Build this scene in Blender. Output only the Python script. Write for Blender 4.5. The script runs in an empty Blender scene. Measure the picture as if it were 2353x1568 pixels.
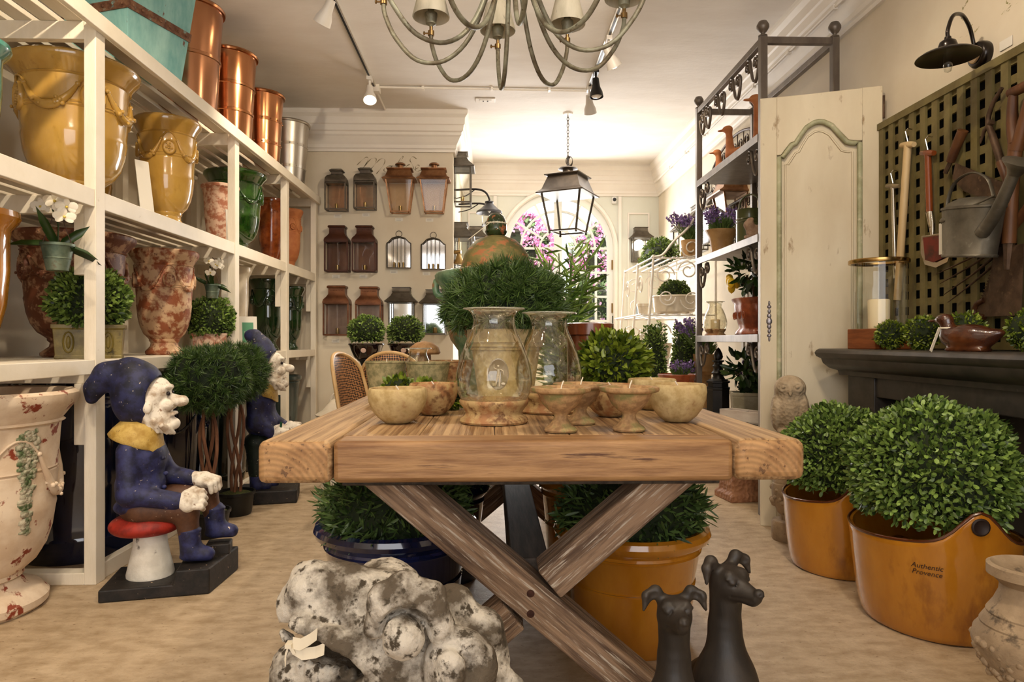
import bpy, math, random
import numpy as np
from mathutils import Vector, Matrix, Euler
random.seed(7)
rng = np.random.default_rng(11)
SC = bpy.context.scene
COL = SC.collection
R = math.radians
PI = math.pi
# ---------------------------------------------------------------- camera, world, sun, exposure
CH = 1.03
FPX = 1569.0
YAW = math.atan(46 / FPX)
cam = bpy.data.cameras.new('camera'); cam.sensor_width = 36; cam.lens = FPX / 2353 * 36
camo = bpy.data.objects.new('camera', cam); COL.objects.link(camo)
camo.location = (0, 0, CH); camo.rotation_euler = (PI / 2, 0, -YAW)
cam.clip_start = .05; cam.clip_end = 200
SC.camera = camo
SC.view_settings.view_transform = 'Standard'
SC.view_settings.look = 'None'
SC.view_settings.gamma = 1
SC.view_settings.exposure = 0.0
SC.view_settings.use_curve_mapping = False
W = bpy.data.worlds.new('world'); SC.world = W; W.use_nodes = True
bg = W.node_tree.nodes['Background']; bg.inputs[0].default_value = (.93, .95, 1, 1); bg.inputs[1].default_value = 3.0

def light(kind, name, loc, energy, color=(1, 1, 1), target=None, size=.1, size_y=None, spot=None, blend=.6):
    l = bpy.data.lights.new(name, kind); l.energy = energy; l.color = color
    if kind == 'AREA':
        l.size = size
        if size_y: l.shape = 'RECTANGLE'; l.size_y = size_y
    elif kind == 'SUN': l.angle = R(size)
    else: l.shadow_soft_size = size
    if spot: l.spot_size = R(spot); l.spot_blend = blend
    o = bpy.data.objects.new(name, l); COL.objects.link(o); o.location = loc
    if target is not None:
        o.rotation_euler = (Vector(target) - Vector(loc)).to_track_quat('-Z', 'Y').to_euler()
    return o
WARM = (1, .84, .64)
light('SUN', 'sun', (0, 0, 10), 5.5, (1, .96, .9), (2.2, 9, 1.2), size=.6)
# unseen fill lamp added behind the camera; daylight through the arched garden door
light('AREA', 'front_fill_light', (-.2, -2.35, 1.9), 42, (1, .93, .86), (0.1, 3, 1.6), size=3.4, size_y=2.2)
light('AREA', 'garden_door_daylight', (.84, 8.45, 1.75), 105, (1, .97, .95), (.7, 2, 1.2), size=1.3, size_y=2.0)
light('AREA', 'alcove_fill_light', (.9, 7.0, 3.12), 22, (1, .95, .9), (.9, 7.0, 0), size=1.4, size_y=1.6)  # unseen fill lamp added to brighten the alcove

# ---------------------------------------------------------------- pixel helpers (used to read true positions off the photograph)
def ray(px, py):
    xc = (px - 1176.5) / FPX
    return (xc * math.cos(YAW) + math.sin(YAW), math.cos(YAW) - xc * math.sin(YAW), -(py - 784) / FPX)
def atY(px, py, Y):
    d = ray(px, py); s = Y / d[1]; return Vector((d[0] * s, Y, CH + d[2] * s))
def atX(px, py, X):
    d = ray(px, py); s = X / d[0]; return Vector((X, d[1] * s, CH + d[2] * s))
def atZ(px, py, Z):
    d = ray(px, py); s = (Z - CH) / d[2]; return Vector((d[0] * s, d[1] * s, Z))

# ---------------------------------------------------------------- materials
MATS = {}
def M(key, c, c2=None, sc=6, rough=.5, metal=0, bump=0, bsc=None, coat=0, thr=(.4, .6), c3=None, sc3=None, thr3=(.6, .68),
      stretch=None, trans=0, ior=1.45, alpha=1, emit=None, es=0, island=False, spec=.5, det=6, bdist=.01, vor=0, sss=0, keep=False):
    if key in MATS: return MATS[key]
    if not keep: g_ = lambda q: tuple(x ** 1.22 for x in q) if q else q; c, c2, c3 = g_(c), g_(c2), g_(c3)
    m = bpy.data.materials.new(key); m.use_nodes = True; MATS[key] = m
    n = m.node_tree.nodes; l = m.node_tree.links; b = n['Principled BSDF']
    b.inputs['Roughness'].default_value = rough; b.inputs['Metallic'].default_value = metal
    b.inputs['Coat Weight'].default_value = coat; b.inputs['Coat Roughness'].default_value = .04
    b.inputs['Transmission Weight'].default_value = trans; b.inputs['IOR'].default_value = ior
    b.inputs['Specular IOR Level'].default_value = spec
    if sss: b.inputs['Subsurface Weight'].default_value = sss; b.inputs['Subsurface Radius'].default_value = (.02, .015, .01)
    b.inputs['Base Color'].default_value = (*c, 1)
    if emit: b.inputs['Emission Color'].default_value = (*emit, 1); b.inputs['Emission Strength'].default_value = es
    tc = n.new('ShaderNodeTexCoord'); mp = n.new('ShaderNodeMapping'); l.new(tc.outputs['Object'], mp.inputs[0])
    if stretch: mp.inputs['Scale'].default_value = stretch
    def noise(s, d=det):
        t = n.new('ShaderNodeTexNoise'); t.inputs['Scale'].default_value = s; t.inputs['Detail'].default_value = d
        t.inputs['Roughness'].default_value = .62
        l.new(mp.outputs[0], t.inputs[0]); return t
    col = None
    def ramp(fac, ca, cb, th):
        r = n.new('ShaderNodeValToRGB'); e = r.color_ramp.elements
        e[0].position = th[0]; e[1].position = th[1]; e[0].color = (*ca, 1); e[1].color = (*cb, 1)
        l.new(fac, r.inputs[0]); return r
    if island:
        g = n.new('ShaderNodeNewGeometry'); r = ramp(g.outputs['Random Per Island'], c, c2, (.0, 1)); col = r.outputs[0]
    elif c2 is not None:
        t = noise(sc); r = ramp(t.outputs[0], c, c2, thr); col = r.outputs[0]
    if c3 is not None:
        t = noise(sc3 or sc * 3); r = ramp(t.outputs[0], (0, 0, 0), (1, 1, 1), thr3)
        mx = n.new('ShaderNodeMix'); mx.data_type = 'RGBA'; l.new(r.outputs[0], mx.inputs[0])
        if col: l.new(col, mx.inputs[6])
        else: mx.inputs[6].default_value = (*c, 1)
        mx.inputs[7].default_value = (*c3, 1); col = mx.outputs[2]
    if col: l.new(col, b.inputs['Base Color'])
    if bump:
        if vor:
            t = n.new('ShaderNodeTexVoronoi'); t.inputs['Scale'].default_value = vor; l.new(mp.outputs[0], t.inputs[0])
        else: t = noise(bsc or sc * 2)
        bp = n.new('ShaderNodeBump'); bp.inputs['Strength'].default_value = bump; bp.inputs['Distance'].default_value = bdist
        l.new(t.outputs[0], bp.inputs['Height']); l.new(bp.outputs[0], b.inputs['Normal'])
    return m
def glass(key='clear_glass', c=(.97, .98, .96), rough=.01):
    """thin sheet glass: mostly see-through with a fresnel reflection"""
    if key in MATS: return MATS[key]
    m = bpy.data.materials.new(key); m.use_nodes = True; MATS[key] = m
    n = m.node_tree.nodes; l = m.node_tree.links; n.remove(n['Principled BSDF'])
    t = n.new('ShaderNodeBsdfTransparent'); t.inputs[0].default_value = (*c, 1)
    g = n.new('ShaderNodeBsdfGlossy'); g.inputs['Roughness'].default_value = rough
    lw = n.new('ShaderNodeLayerWeight'); lw.inputs[0].default_value = .35
    mu = n.new('ShaderNodeMath'); mu.operation = 'MULTIPLY_ADD'; mu.inputs[1].default_value = .55; mu.inputs[2].default_value = .04
    l.new(lw.outputs['Facing'], mu.inputs[0])
    mx = n.new('ShaderNodeMixShader'); l.new(mu.outputs[0], mx.inputs[0]); l.new(t.outputs[0], mx.inputs[1]); l.new(g.outputs[0], mx.inputs[2])
    l.new(mx.outputs[0], n['Material Output'].inputs[0]); return m

# ---------------------------------------------------------------- mesh builder
def smoothpath(pts, n=6):
    P = [Vector(p) for p in pts]
    if len(P) < 3: return P
    out = []
    for i in range(len(P) - 1):
        p0 = P[max(i - 1, 0)]; p1 = P[i]; p2 = P[i + 1]; p3 = P[min(i + 2, len(P) - 1)]
        for k in range(n):
            t = k / n
            out.append(.5 * ((2 * p1) + (-p0 + p2) * t + (2 * p0 - 5 * p1 + 4 * p2 - p3) * t * t + (-p0 + 3 * p1 - 3 * p2 + p3) * t ** 3))
    out.append(P[-1]); return out
class MB:
    def __init__(s): s.v = []; s.f = []; s.mi = []
    def add(s, vs, fs, m=0, T=None):
        n = len(s.v)
        s.v += [tuple(T @ Vector(v)) if T is not None else tuple(v) for v in vs]
        s.f += [tuple(i + n for i in f) for f in fs]; s.mi += [m] * len(fs); return s
    def box(s, x0, x1, y0, y1, z0, z1, m=0, T=None):
        return s.add([(x0, y0, z0), (x1, y0, z0), (x1, y1, z0), (x0, y1, z0), (x0, y0, z1), (x1, y0, z1), (x1, y1, z1), (x0, y1, z1)],
              [(0, 3, 2, 1), (4, 5, 6, 7), (0, 1, 5, 4), (1, 2, 6, 5), (2, 3, 7, 6), (3, 0, 4, 7)], m, T)
    def bar(s, a, b, w, h, up=(0, 0, 1), m=0):
        a = Vector(a); b = Vector(b); d = b - a; L = d.length; d.normalize(); u = Vector(up)
        x = u.cross(d)
        if x.length < 1e-4: x = Vector((1, 0, 0)).cross(d)
        x.normalize(); u = d.cross(x)
        T = Matrix.Translation(a) @ Matrix((x, u, d)).transposed().to_4x4()
        return s.box(-w / 2, w / 2, -h / 2, h / 2, 0, L, m, T)
    def loft(s, rings, m=0, caps=True, closed=True):
        n = len(rings[0]); vs = [p for r in rings for p in r]; fs = []
        for i in range(len(rings) - 1):
            for j in range(n if closed else n - 1):
                k = (j + 1) % n; fs.append((i * n + j, i * n + k, (i + 1) * n + k, (i + 1) * n + j))
        if caps: fs.append(tuple(range(n))[::-1]); fs.append(tuple((len(rings) - 1) * n + j for j in range(n)))
        return s.add(vs, fs, m)
    def lathe(s, prof, seg=40, c=(0, 0, 0), m=0, sx=1, sy=1, fn=None, T=None):
        vs = []; idx = []
        for r, z in prof:
            if r < 1e-5: idx.append([len(vs)]); vs.append((c[0], c[1], c[2] + z))
            else:
                st = len(vs)
                for j in range(seg):
                    a = 2 * PI * j / seg; rr = r * (fn(a, z) if fn else 1)
                    vs.append((c[0] + rr * math.cos(a) * sx, c[1] + rr * math.sin(a) * sy, c[2] + z))
                idx.append(list(range(st, st + seg)))
        fs = []
        for A, B in zip(idx, idx[1:]):
            if len(A) == 1 and len(B) == 1: continue
            for j in range(seg):
                k = (j + 1) % seg
                if len(A) == 1: fs.append((A[0], B[k], B[j]))
                elif len(B) == 1: fs.append((A[j], A[k], B[0]))
                else: fs.append((A[j], A[k], B[k], B[j]))
        return s.add(vs, fs, m, T)
    def sq(s, prof, m=0, c=(0, 0, 0), wall=False, caps=True):
        """square sections: (half width x, half depth y, z); wall=True keeps the back at y=0"""
        rings = []
        for wx, wy, z in prof:
            y0, y1 = ((-2 * wy, 0) if wall else (-wy, wy))
            rings.append([(c[0] - wx, c[1] + y0, c[2] + z), (c[0] + wx, c[1] + y0, c[2] + z), (c[0] + wx, c[1] + y1, c[2] + z), (c[0] - wx, c[1] + y1, c[2] + z)])
        return s.loft(rings, m, caps)
    def tube(s, pts, r, seg=8, m=0, smooth=0, flat=None):
        P = smoothpath(pts, smooth) if smooth else [Vector(p) for p in pts]
        n = len(P)
        rr = [r(i / (n - 1)) if callable(r) else r for i in range(n)]
        rings = []; prev = None
        for i in range(n):
            d = (P[min(i + 1, n - 1)] - P[max(i - 1, 0)])
            if d.length < 1e-9: d = Vector((0, 0, 1))
            d.normalize()
            if prev is None:
                x = d.cross(Vector((0, 0, 1)));  x = x if x.length > 1e-3 else d.cross(Vector((0, 1, 0)))
            else: x = prev - d * prev.dot(d)
            if x.length < 1e-6: x = d.orthogonal()
            x.normalize(); y = d.cross(x); prev = x
            f = flat or 1
            rings.append([tuple(P[i] + (x * math.cos(2 * PI * j / seg) + y * math.sin(2 * PI * j / seg) * f) * rr[i]) for j in range(seg)])
        return s.loft(rings, m)
    def ball(s, c, r, seg=12, m=0, T=None):
        rx, ry, rz = r if hasattr(r, '__len__') else (r, r, r)
        vs = [(c[0], c[1], c[2] - rz)]; nr = seg // 2
        for i in range(1, nr):
            t = -PI / 2 + PI * i / nr
            for j in range(seg):
                a = 2 * PI * j / seg; vs.append((c[0] + rx * math.cos(t) * math.cos(a), c[1] + ry * math.cos(t) * math.sin(a), c[2] + rz * math.sin(t)))
        vs.append((c[0], c[1], c[2] + rz)); fs = []
        for j in range(seg):
            k = (j + 1) % seg; fs.append((0, 1 + k, 1 + j))
            for i in range(nr - 2):
                a = 1 + i * seg; fs.append((a + j, a + k, a + seg + k, a + seg + j))
            a = 1 + (nr - 2) * seg; fs.append((a + j, a + k, len(vs) - 1))
        return s.add(vs, fs, m, T)
    def prism(s, outline, t, m=0, T=None):
        """outline in x,z ; thickness along y from 0 to t"""
        n = len(outline)
        vs = [(x, 0, z) for x, z in outline] + [(x, t, z) for x, z in outline]
        fs = [tuple(range(n)), tuple(range(2 * n - 1, n - 1, -1))] + [(i, i + n, (i + 1) % n + n, (i + 1) % n) for i in range(n)]
        return s.add(vs, fs, m, T)
    def obj(s, name, mats, parent=None, smooth=None, bevel=0, loc=None, rot=None, solid=0):
        me = bpy.data.meshes.new(name); me.from_pydata(s.v, [], s.f); me.validate()
        if not isinstance(mats, (list, tuple)): mats = [mats]
        for m in mats: me.materials.append(m)
        if len(mats) > 1: me.polygons.foreach_set('material_index', s.mi[:len(me.polygons)])
        if smooth: me.shade_smooth(); me.set_sharp_from_angle(angle=R(smooth))
        o = bpy.data.objects.new(name, me); COL.objects.link(o)
        if parent: o.parent = parent
        if loc is not None: o.location = loc
        if rot is not None: o.rotation_euler = rot
        if solid: md = o.modifiers.new('s', 'SOLIDIFY'); md.thickness = solid; md.offset = -1
        if bevel: md = o.modifiers.new('b', 'BEVEL'); md.width = bevel; md.segments = 2; md.limit_method = 'ANGLE'
        return o
def tag(o, label=None, cat=None, group=None, kind=None):
    if label: o['label'] = label
    if cat: o['category'] = cat
    if group: o['group'] = group
    if kind: o['kind'] = kind
    return o
def thing(name, label, cat, loc=(0, 0, 0), rz=0, group=None, kind=None):
    o = bpy.data.objects.new(name, None); COL.objects.link(o); o.empty_display_size = .05
    o.location = loc; o.rotation_euler = (0, 0, rz); return tag(o, label, cat, group, kind)
def children(o): return [c for c in bpy.data.objects if c.parent == o]
def dup(o, loc, rz=None, label=None, scale=None, group=None, rot=None):
    def cp(a, par):
        c = a.copy(); COL.objects.link(c); c.parent = par
        for ch in children(a): cp(ch, c)
        return c
    kids = children(o); c = o.copy(); COL.objects.link(c)
    for ch in kids: cp(ch, c)
    c.location = loc
    if rz is not None: c.rotation_euler = (0, 0, rz)
    if rot is not None: c.rotation_euler = rot
    if label: c['label'] = label
    if scale: c.scale = (scale,) * 3 if not hasattr(scale, '__len__') else scale
    if group: c['group'] = group
    return c

# ---------------------------------------------------------------- foliage
def np_mesh(name, V, Fq, mat, parent, smooth=True):
    me = bpy.data.meshes.new(name); nv = len(V); nf, k = Fq.shape
    me.vertices.add(nv); me.vertices.foreach_set('co', V.astype(np.float32).ravel())
    me.loops.add(nf * k); me.loops.foreach_set('vertex_index', Fq.astype(np.int32).ravel())
    me.polygons.add(nf); me.polygons.foreach_set('loop_start', (np.arange(nf) * k).astype(np.int32))
    me.update(calc_edges=True); me.materials.append(mat)
    if smooth: me.shade_smooth()
    o = bpy.data.objects.new(name, me); COL.objects.link(o)
    if parent: o.parent = parent
    return o
def leaf_geo(P, D, L, Wd, fold=.25, curl=0):
    """P base points, D directions (unit)"""
    n = len(P); D = D / np.linalg.norm(D, axis=1, keepdims=True)
    S = np.cross(D, rng.normal(size=(n, 3))); S /= np.linalg.norm(S, axis=1, keepdims=True)
    N = np.cross(S, D); L = L * (.75 + .5 * rng.random((n, 1))); Wd = Wd * (.8 + .4 * rng.random((n, 1)))
    b = P; t = P + D * L + N * curl * L
    def mid(f, sg, w): return P + D * L * f + S * Wd * sg * w + N * (fold * Wd * w + curl * L * f * f)
    V = np.stack([b, mid(.35, 1, .42), mid(.75, 1, .4), t, mid(.75, -1, .4), mid(.35, -1, .42)], 1).reshape(-1, 3)
    i = np.arange(n)[:, None] * 6
    return V, np.concatenate([i + np.array([[0, 1, 2, 3]]), i + np.array([[0, 3, 4, 5]])], 0)
def sph_dirs(n, zmin=-1):
    d = rng.normal(size=(int(n * 3) + 20, 3)); d /= np.linalg.norm(d, axis=1, keepdims=True)
    return d[d[:, 2] > zmin][:n]
def leafball(name, parent, mat, c, r, n, L, Wd, depth=.12, zmin=-1, spread=.9, lump=.05, core=None, curl=0, pn=2):
    d = sph_dirs(n, zmin); n = len(d); r = np.array(r if hasattr(r, '__len__') else (r, r, r), float)
    ph = rng.random(6) * 6
    lumpf = 1 + lump * (np.sin(d[:, 0] * 7 + ph[0]) * np.sin(d[:, 1] * 6 + ph[1]) + np.sin(d[:, 2] * 8 + ph[2]) * np.sin(d[:, 0] * 5 + ph[3]))
    rad = (1 - depth * rng.random(n) ** 1.2) * lumpf
    if pn > 2: lumpf = lumpf / ((np.hypot(d[:, 0], d[:, 1]) ** pn + np.abs(d[:, 2]) ** pn) ** (1 / pn)); rad = (1 - depth * rng.random(n) ** 1.2) * lumpf
    P = np.array(c) + d * r * rad[:, None] - d * L * .5
    D = d + rng.normal(size=d.shape) * spread * .5
    V, Fq = leaf_geo(P, D, L, Wd, curl=curl)
    o = np_mesh(name, V, Fq, mat, parent)
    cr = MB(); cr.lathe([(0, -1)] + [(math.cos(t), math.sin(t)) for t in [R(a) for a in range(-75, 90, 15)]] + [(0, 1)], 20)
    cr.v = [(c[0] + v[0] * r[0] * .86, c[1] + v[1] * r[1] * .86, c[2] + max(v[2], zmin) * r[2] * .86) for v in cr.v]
    # solid core coloured dark so gaps between leaves read as shade, a second part
    cr.obj('dark_core', M('dark_core', (.02, .032, .01), (.035, .05, .015), 30, .9), o, 60)
    return o
def needleball(name, parent, mat, c, r, n, L, per=16, zmin=-1, w=.0016, spread=.75, lump=.06):
    d = sph_dirs(n, zmin); n = len(d); r = np.array(r if hasattr(r, '__len__') else (r, r, r), float)
    ph = rng.random(4) * 6
    lf = 1 + lump * (np.sin(d[:, 0] * 6 + ph[0]) * np.sin(d[:, 1] * 7 + ph[1]) + np.sin(d[:, 2] * 9 + ph[2]))
    P = np.array(c) + d * r * ((.86 + .1 * rng.random(n)) * lf)[:, None]
    P = np.repeat(P, per, 0); dd = np.repeat(d + rng.normal(size=d.shape) * .3, per, 0)
    D = dd * .55 + rng.normal(size=dd.shape) * spread; D /= np.linalg.norm(D, axis=1, keepdims=True)
    S = np.cross(D, rng.normal(size=D.shape)); S /= np.linalg.norm(S, axis=1, keepdims=True)
    LL = L * (.7 + .5 * rng.random((len(P), 1)))
    V = np.stack([P - S * w, P + S * w, P + D * LL + S * w * .25 + dd * .08 * L, P + D * LL - S * w * .25 + dd * .08 * L], 1).reshape(-1, 3)
    i = np.arange(len(P))[:, None] * 4
    o = np_mesh(name, V, i + np.array([[0, 1, 2, 3]]), mat, parent, False)
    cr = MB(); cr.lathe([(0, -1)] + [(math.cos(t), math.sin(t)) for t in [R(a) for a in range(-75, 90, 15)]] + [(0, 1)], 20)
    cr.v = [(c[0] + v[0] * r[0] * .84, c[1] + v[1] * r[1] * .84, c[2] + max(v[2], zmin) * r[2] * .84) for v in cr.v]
    cr.obj('dark_core', M('needle_gap_shade', (.012, .022, .008), (.02, .035, .012), 30, .9), o, 60)  # core coloured dark so gaps between needles look shaded
    return o

# ---------------------------------------------------------------- sculpted forms (smooth blends of shapes, meshed by surface nets)
def surf_nets(f, lo, hi, h):
    ax = [np.arange(lo[i] - 2 * h, hi[i] + 2.5 * h, h) for i in range(3)]
    X, Y, Z = np.meshgrid(*ax, indexing='ij'); v = f(X, Y, Z); s = v < 0
    n = np.array(v.shape); acc = np.zeros((*(n - 1), 3)); cnt = np.zeros(n - 1)
    G = np.stack([X, Y, Z], -1); faces = []
    idx_id = -np.ones(n - 1, int); edges = []
    for a in range(3):
        sl0 = [slice(None)] * 3; sl1 = [slice(None)] * 3; sl0[a] = slice(0, -1); sl1[a] = slice(1, None)
        cr = np.argwhere(s[tuple(sl0)] != s[tuple(sl1)])
        o = [x for x in range(3) if x != a]
        cr = cr[(cr[:, o[0]] > 0) & (cr[:, o[1]] > 0) & (cr[:, o[0]] < n[o[0]] - 1) & (cr[:, o[1]] < n[o[1]] - 1)]
        e = np.zeros(3, int); e[a] = 1; c2 = cr + e
        v0 = v[tuple(cr.T)]; v1 = v[tuple(c2.T)]; t = (v0 / (v0 - v1))[:, None]
        p = G[tuple(cr.T)] * (1 - t) + G[tuple(c2.T)] * t
        cells = []
        for da, db in ((0, 0), (-1, 0), (-1, -1), (0, -1)):
            c = cr.copy(); c[:, o[0]] += da; c[:, o[1]] += db
            np.add.at(acc, tuple(c.T), p); np.add.at(cnt, tuple(c.T), 1); cells.append(c)
        edges.append((a, cells, v0 < 0))
    act = np.argwhere(cnt > 0); idx_id[tuple(act.T)] = np.arange(len(act))
    V = acc[tuple(act.T)] / cnt[tuple(act.T)][:, None]
    for a, cells, neg in edges:
        q = np.stack([idx_id[tuple(c.T)] for c in cells], 1)
        flip = neg if a != 1 else ~neg
        q[~flip] = q[~flip][:, ::-1]; faces.append(q)
    return V, np.concatenate(faces, 0)
def sculpt(name, prims, mat, parent, h=.006, k=.02, rough=0, rf=60):
    """prims: ('e', centre, radii[, euler]) ellipsoid | ('c', a, b, ra, rb) tapered capsule | ('b', centre, half, round) box ; 4th key '-': cut; optional dict last {'k':..,'op':'-'}"""
    lo = np.full(3, 1e9); hi = np.full(3, -1e9); P = []
    for p in prims:
        opt = p[-1] if isinstance(p[-1], dict) else {}
        P.append((p, opt))
        if opt.get('op') == '-': continue
        if p[0] == 'e': c = np.array(p[1]); r = max(p[2]); lo = np.minimum(lo, c - r); hi = np.maximum(hi, c + r)
        elif p[0] == 'c':
            for q, rr in ((p[1], p[3]), (p[2], p[4])): lo = np.minimum(lo, np.array(q) - rr); hi = np.maximum(hi, np.array(q) + rr)
        else: c = np.array(p[1]); r = np.array(p[2]); lo = np.minimum(lo, c - r); hi = np.maximum(hi, c + r)
    def sd(p, X, Y, Z):
        if p[0] == 'e':
            c = p[1]; r = p[2]; x, y, z = X - c[0], Y - c[1], Z - c[2]
            if len(p) > 3 and not isinstance(p[3], dict):
                m = np.array(Euler([R(a) for a in p[3]]).to_matrix()).T
                x, y, z = (m[i, 0] * x + m[i, 1] * y + m[i, 2] * z for i in range(3))
            k0 = np.sqrt((x / r[0]) ** 2 + (y / r[1]) ** 2 + (z / r[2]) ** 2); k1 = np.sqrt((x / r[0] ** 2) ** 2 + (y / r[1] ** 2) ** 2 + (z / r[2] ** 2) ** 2) + 1e-9
            return k0 * (k0 - 1) / k1
        if p[0] == 'c':
            a = np.array(p[1], float); b = np.array(p[2], float); d = b - a; L2 = d @ d + 1e-12
            t = np.clip(((X - a[0]) * d[0] + (Y - a[1]) * d[1] + (Z - a[2]) * d[2]) / L2, 0, 1)
            return np.sqrt((X - a[0] - t * d[0]) ** 2 + (Y - a[1] - t * d[1]) ** 2 + (Z - a[2] - t * d[2]) ** 2) - (p[3] + (p[4] - p[3]) * t)
        c = p[1]; r = p[2]; rd = p[3]
        qx, qy, qz = np.abs(X - c[0]) - r[0] + rd, np.abs(Y - c[1]) - r[1] + rd, np.abs(Z - c[2]) - r[2] + rd
        return np.sqrt(np.maximum(qx, 0) ** 2 + np.maximum(qy, 0) ** 2 + np.maximum(qz, 0) ** 2) + np.minimum(np.maximum(qx, np.maximum(qy, qz)), 0) - rd
    def f(X, Y, Z):
        D = None
        for p, opt in P:
            d = sd(p, X, Y, Z); kk = opt.get('k', k)
            if D is None: D = d
            elif opt.get('op') == '-':
                hh = np.clip(.5 - .5 * (D + d) / kk, 0, 1); D = D * (1 - hh) - d * hh + kk * hh * (1 - hh)
            else:
                hh = np.clip(.5 + .5 * (d - D) / kk, 0, 1); D = d * (1 - hh) + D * hh - kk * hh * (1 - hh)
        if rough:
            wx, wy, wz = X + .012 * np.sin(Z * 37 + 1), Y + .012 * np.sin(X * 41), Z + .012 * np.sin(Y * 33 + X * 19)
            D = D + rough * (np.sin(wx * rf) * np.sin(wy * rf + 2) * np.sin(wz * rf) + .5 * np.sin(wx * rf * 2.3 + 1) * np.sin(wy * rf * 2.1) * np.sin(wz * rf * 2.6) + .3 * np.sin(wx * rf * 5 + wy * 90) * np.sin(wz * rf * 5))
        return D
    V, Fq = surf_nets(f, lo, hi, h)
    return np_mesh(name, V, Fq, mat, parent)
# ---------------------------------------------------------------- shared materials
wallm = M('cream_plaster', keep=True, c=(.66, .57, .43), c2=(.72, .64, .50), sc=1.2, rough=.75, bump=.15, bsc=25, bdist=.004)
walllt = M('pale_green_paint', keep=True, c=(.66, .66, .56), c2=(.7, .7, .61), sc=1.2, rough=.6)
ceilm = M('ceiling_plaster', keep=True, c=(.76, .71, .65), c2=(.84, .80, .75), sc=1.6, rough=.8, thr=(.35, .7), bump=.3, bsc=14, stretch=(1, 2.5, 1), bdist=.006)
trimm = M('trim_paint', keep=True, c=(.78, .72, .64), c2=(.82, .77, .69), sc=2, rough=.5)
floorm = M('travertine', (.38, .28, .17), (.60, .48, .34), 11, .5, thr=(.3, .68), c3=(.22, .13, .06), sc3=42, thr3=(.62, .70), bump=.6, bsc=70, stretch=(1, 1.7, 1), bdist=.004, det=12)
whitep = M('white_shelf_paint', keep=True, c=(.72, .64, .50), c2=(.78, .70, .57), sc=5, rough=.45, c3=(.6, .51, .38), sc3=25, thr3=(.68, .75), bump=.25, bsc=40, stretch=(3, .7, .7), bdist=.003)
GL = glass()
# ---------------------------------------------------------------- room
XW, XL, YB, YLW, YF, ZC = 2.12, -2.5, 8.63, 6.67, -2.6, 3.24
XA = -.38
def struct(o): o['kind'] = 'structure'; return o
struct(MB().box(XL - .1, XW + .1, YF - .1, YB + .1, -.1, 0).obj('floor', floorm))
struct(MB().box(XL - .1, XW + .1, YF - .1, YB + .1, ZC, ZC + .1).obj('ceiling', ceilm))
struct(MB().box(XL - .1, XL, YF, YLW + .1, 0, ZC).obj('wall_left', wallm))
struct(MB().box(XL, XA, YLW, YLW + .12, 0, ZC).box(XA - .12, XA, YLW + .12, YB, 0, ZC).obj('wall_lanterns', wallm))
struct(MB().box(XW, XW + .1, YF, YB + .1, 0, ZC).obj('wall_right', wallm))
b = MB()   # wall behind the camera, its window opening added to let in sky light
b.box(XL, -1.9, YF - .1, YF, 0, ZC); b.box(1.6, XW, YF - .1, YF, 0, ZC); b.box(-1.9, 1.6, YF - .1, YF, 0, .7); b.box(-1.9, 1.6, YF - .1, YF, 3.0, ZC)
struct(b.obj('wall_front', wallm))
# window wall with an arched opening
AX, AR, AZ = .84, .70, 2.21
def arch_ring(r, n=24, x=AX, z=AZ): return [(x + r * math.cos(PI - PI * i / n), z + r * math.sin(PI - PI * i / n)) for i in range(n + 1)]
b = MB()
b.box(XA - .12, AX - AR, YB, YB + .12, 0, ZC); b.box(AX + AR, XW, YB, YB + .12, 0, ZC)
ar = arch_ring(AR)
for (x0, z0), (x1, z1) in zip(ar, ar[1:]):
    b.add([(x0, YB, z0), (x1, YB, z1), (x1, YB, ZC), (x0, YB, ZC), (x0, YB + .12, z0), (x1, YB + .12, z1), (x1, YB + .12, ZC), (x0, YB + .12, ZC)],
          [(0, 1, 2, 3), (4, 7, 6, 5), (0, 4, 5, 1)])
struct(b.obj('wall_back', walllt))
# raised panels beside the door
b = MB()
def molding_rect(b, x0, x1, z0, z1, y, w=.02, t=.015):
    b.box(x0, x1, y - t, y, z0, z0 + w); b.box(x0, x1, y - t, y, z1 - w, z1); b.box(x0, x0 + w, y - t, y, z0 + w, z1 - w); b.box(x1 - w, x1, y - t, y, z0 + w, z1 - w)
molding_rect(b, 1.72, 2.0, 1.1, 2.66, YB); molding_rect(b, 1.72, 2.0, .25, 1.0, YB)
molding_rect(b, -.3, -.02, 1.1, 2.66, YB)
b.box(1.6, 1.64, YB - .03, YB, 0, 2.86); b.box(.02, .06, YB - .03, YB, 0, 2.86)
struct(b.obj('trim_1', trimm))
# arch casing
b = MB()
pth = [(AX - AR - .03, YB - .02, .0)] + [(x, YB - .02, z) for x, z in arch_ring(AR + .03, 28)] + [(AX + AR + .03, YB - .02, .0)]
b.tube(pth, .03, 6); struct(b.obj('trim_2', trimm, smooth=50))
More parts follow.
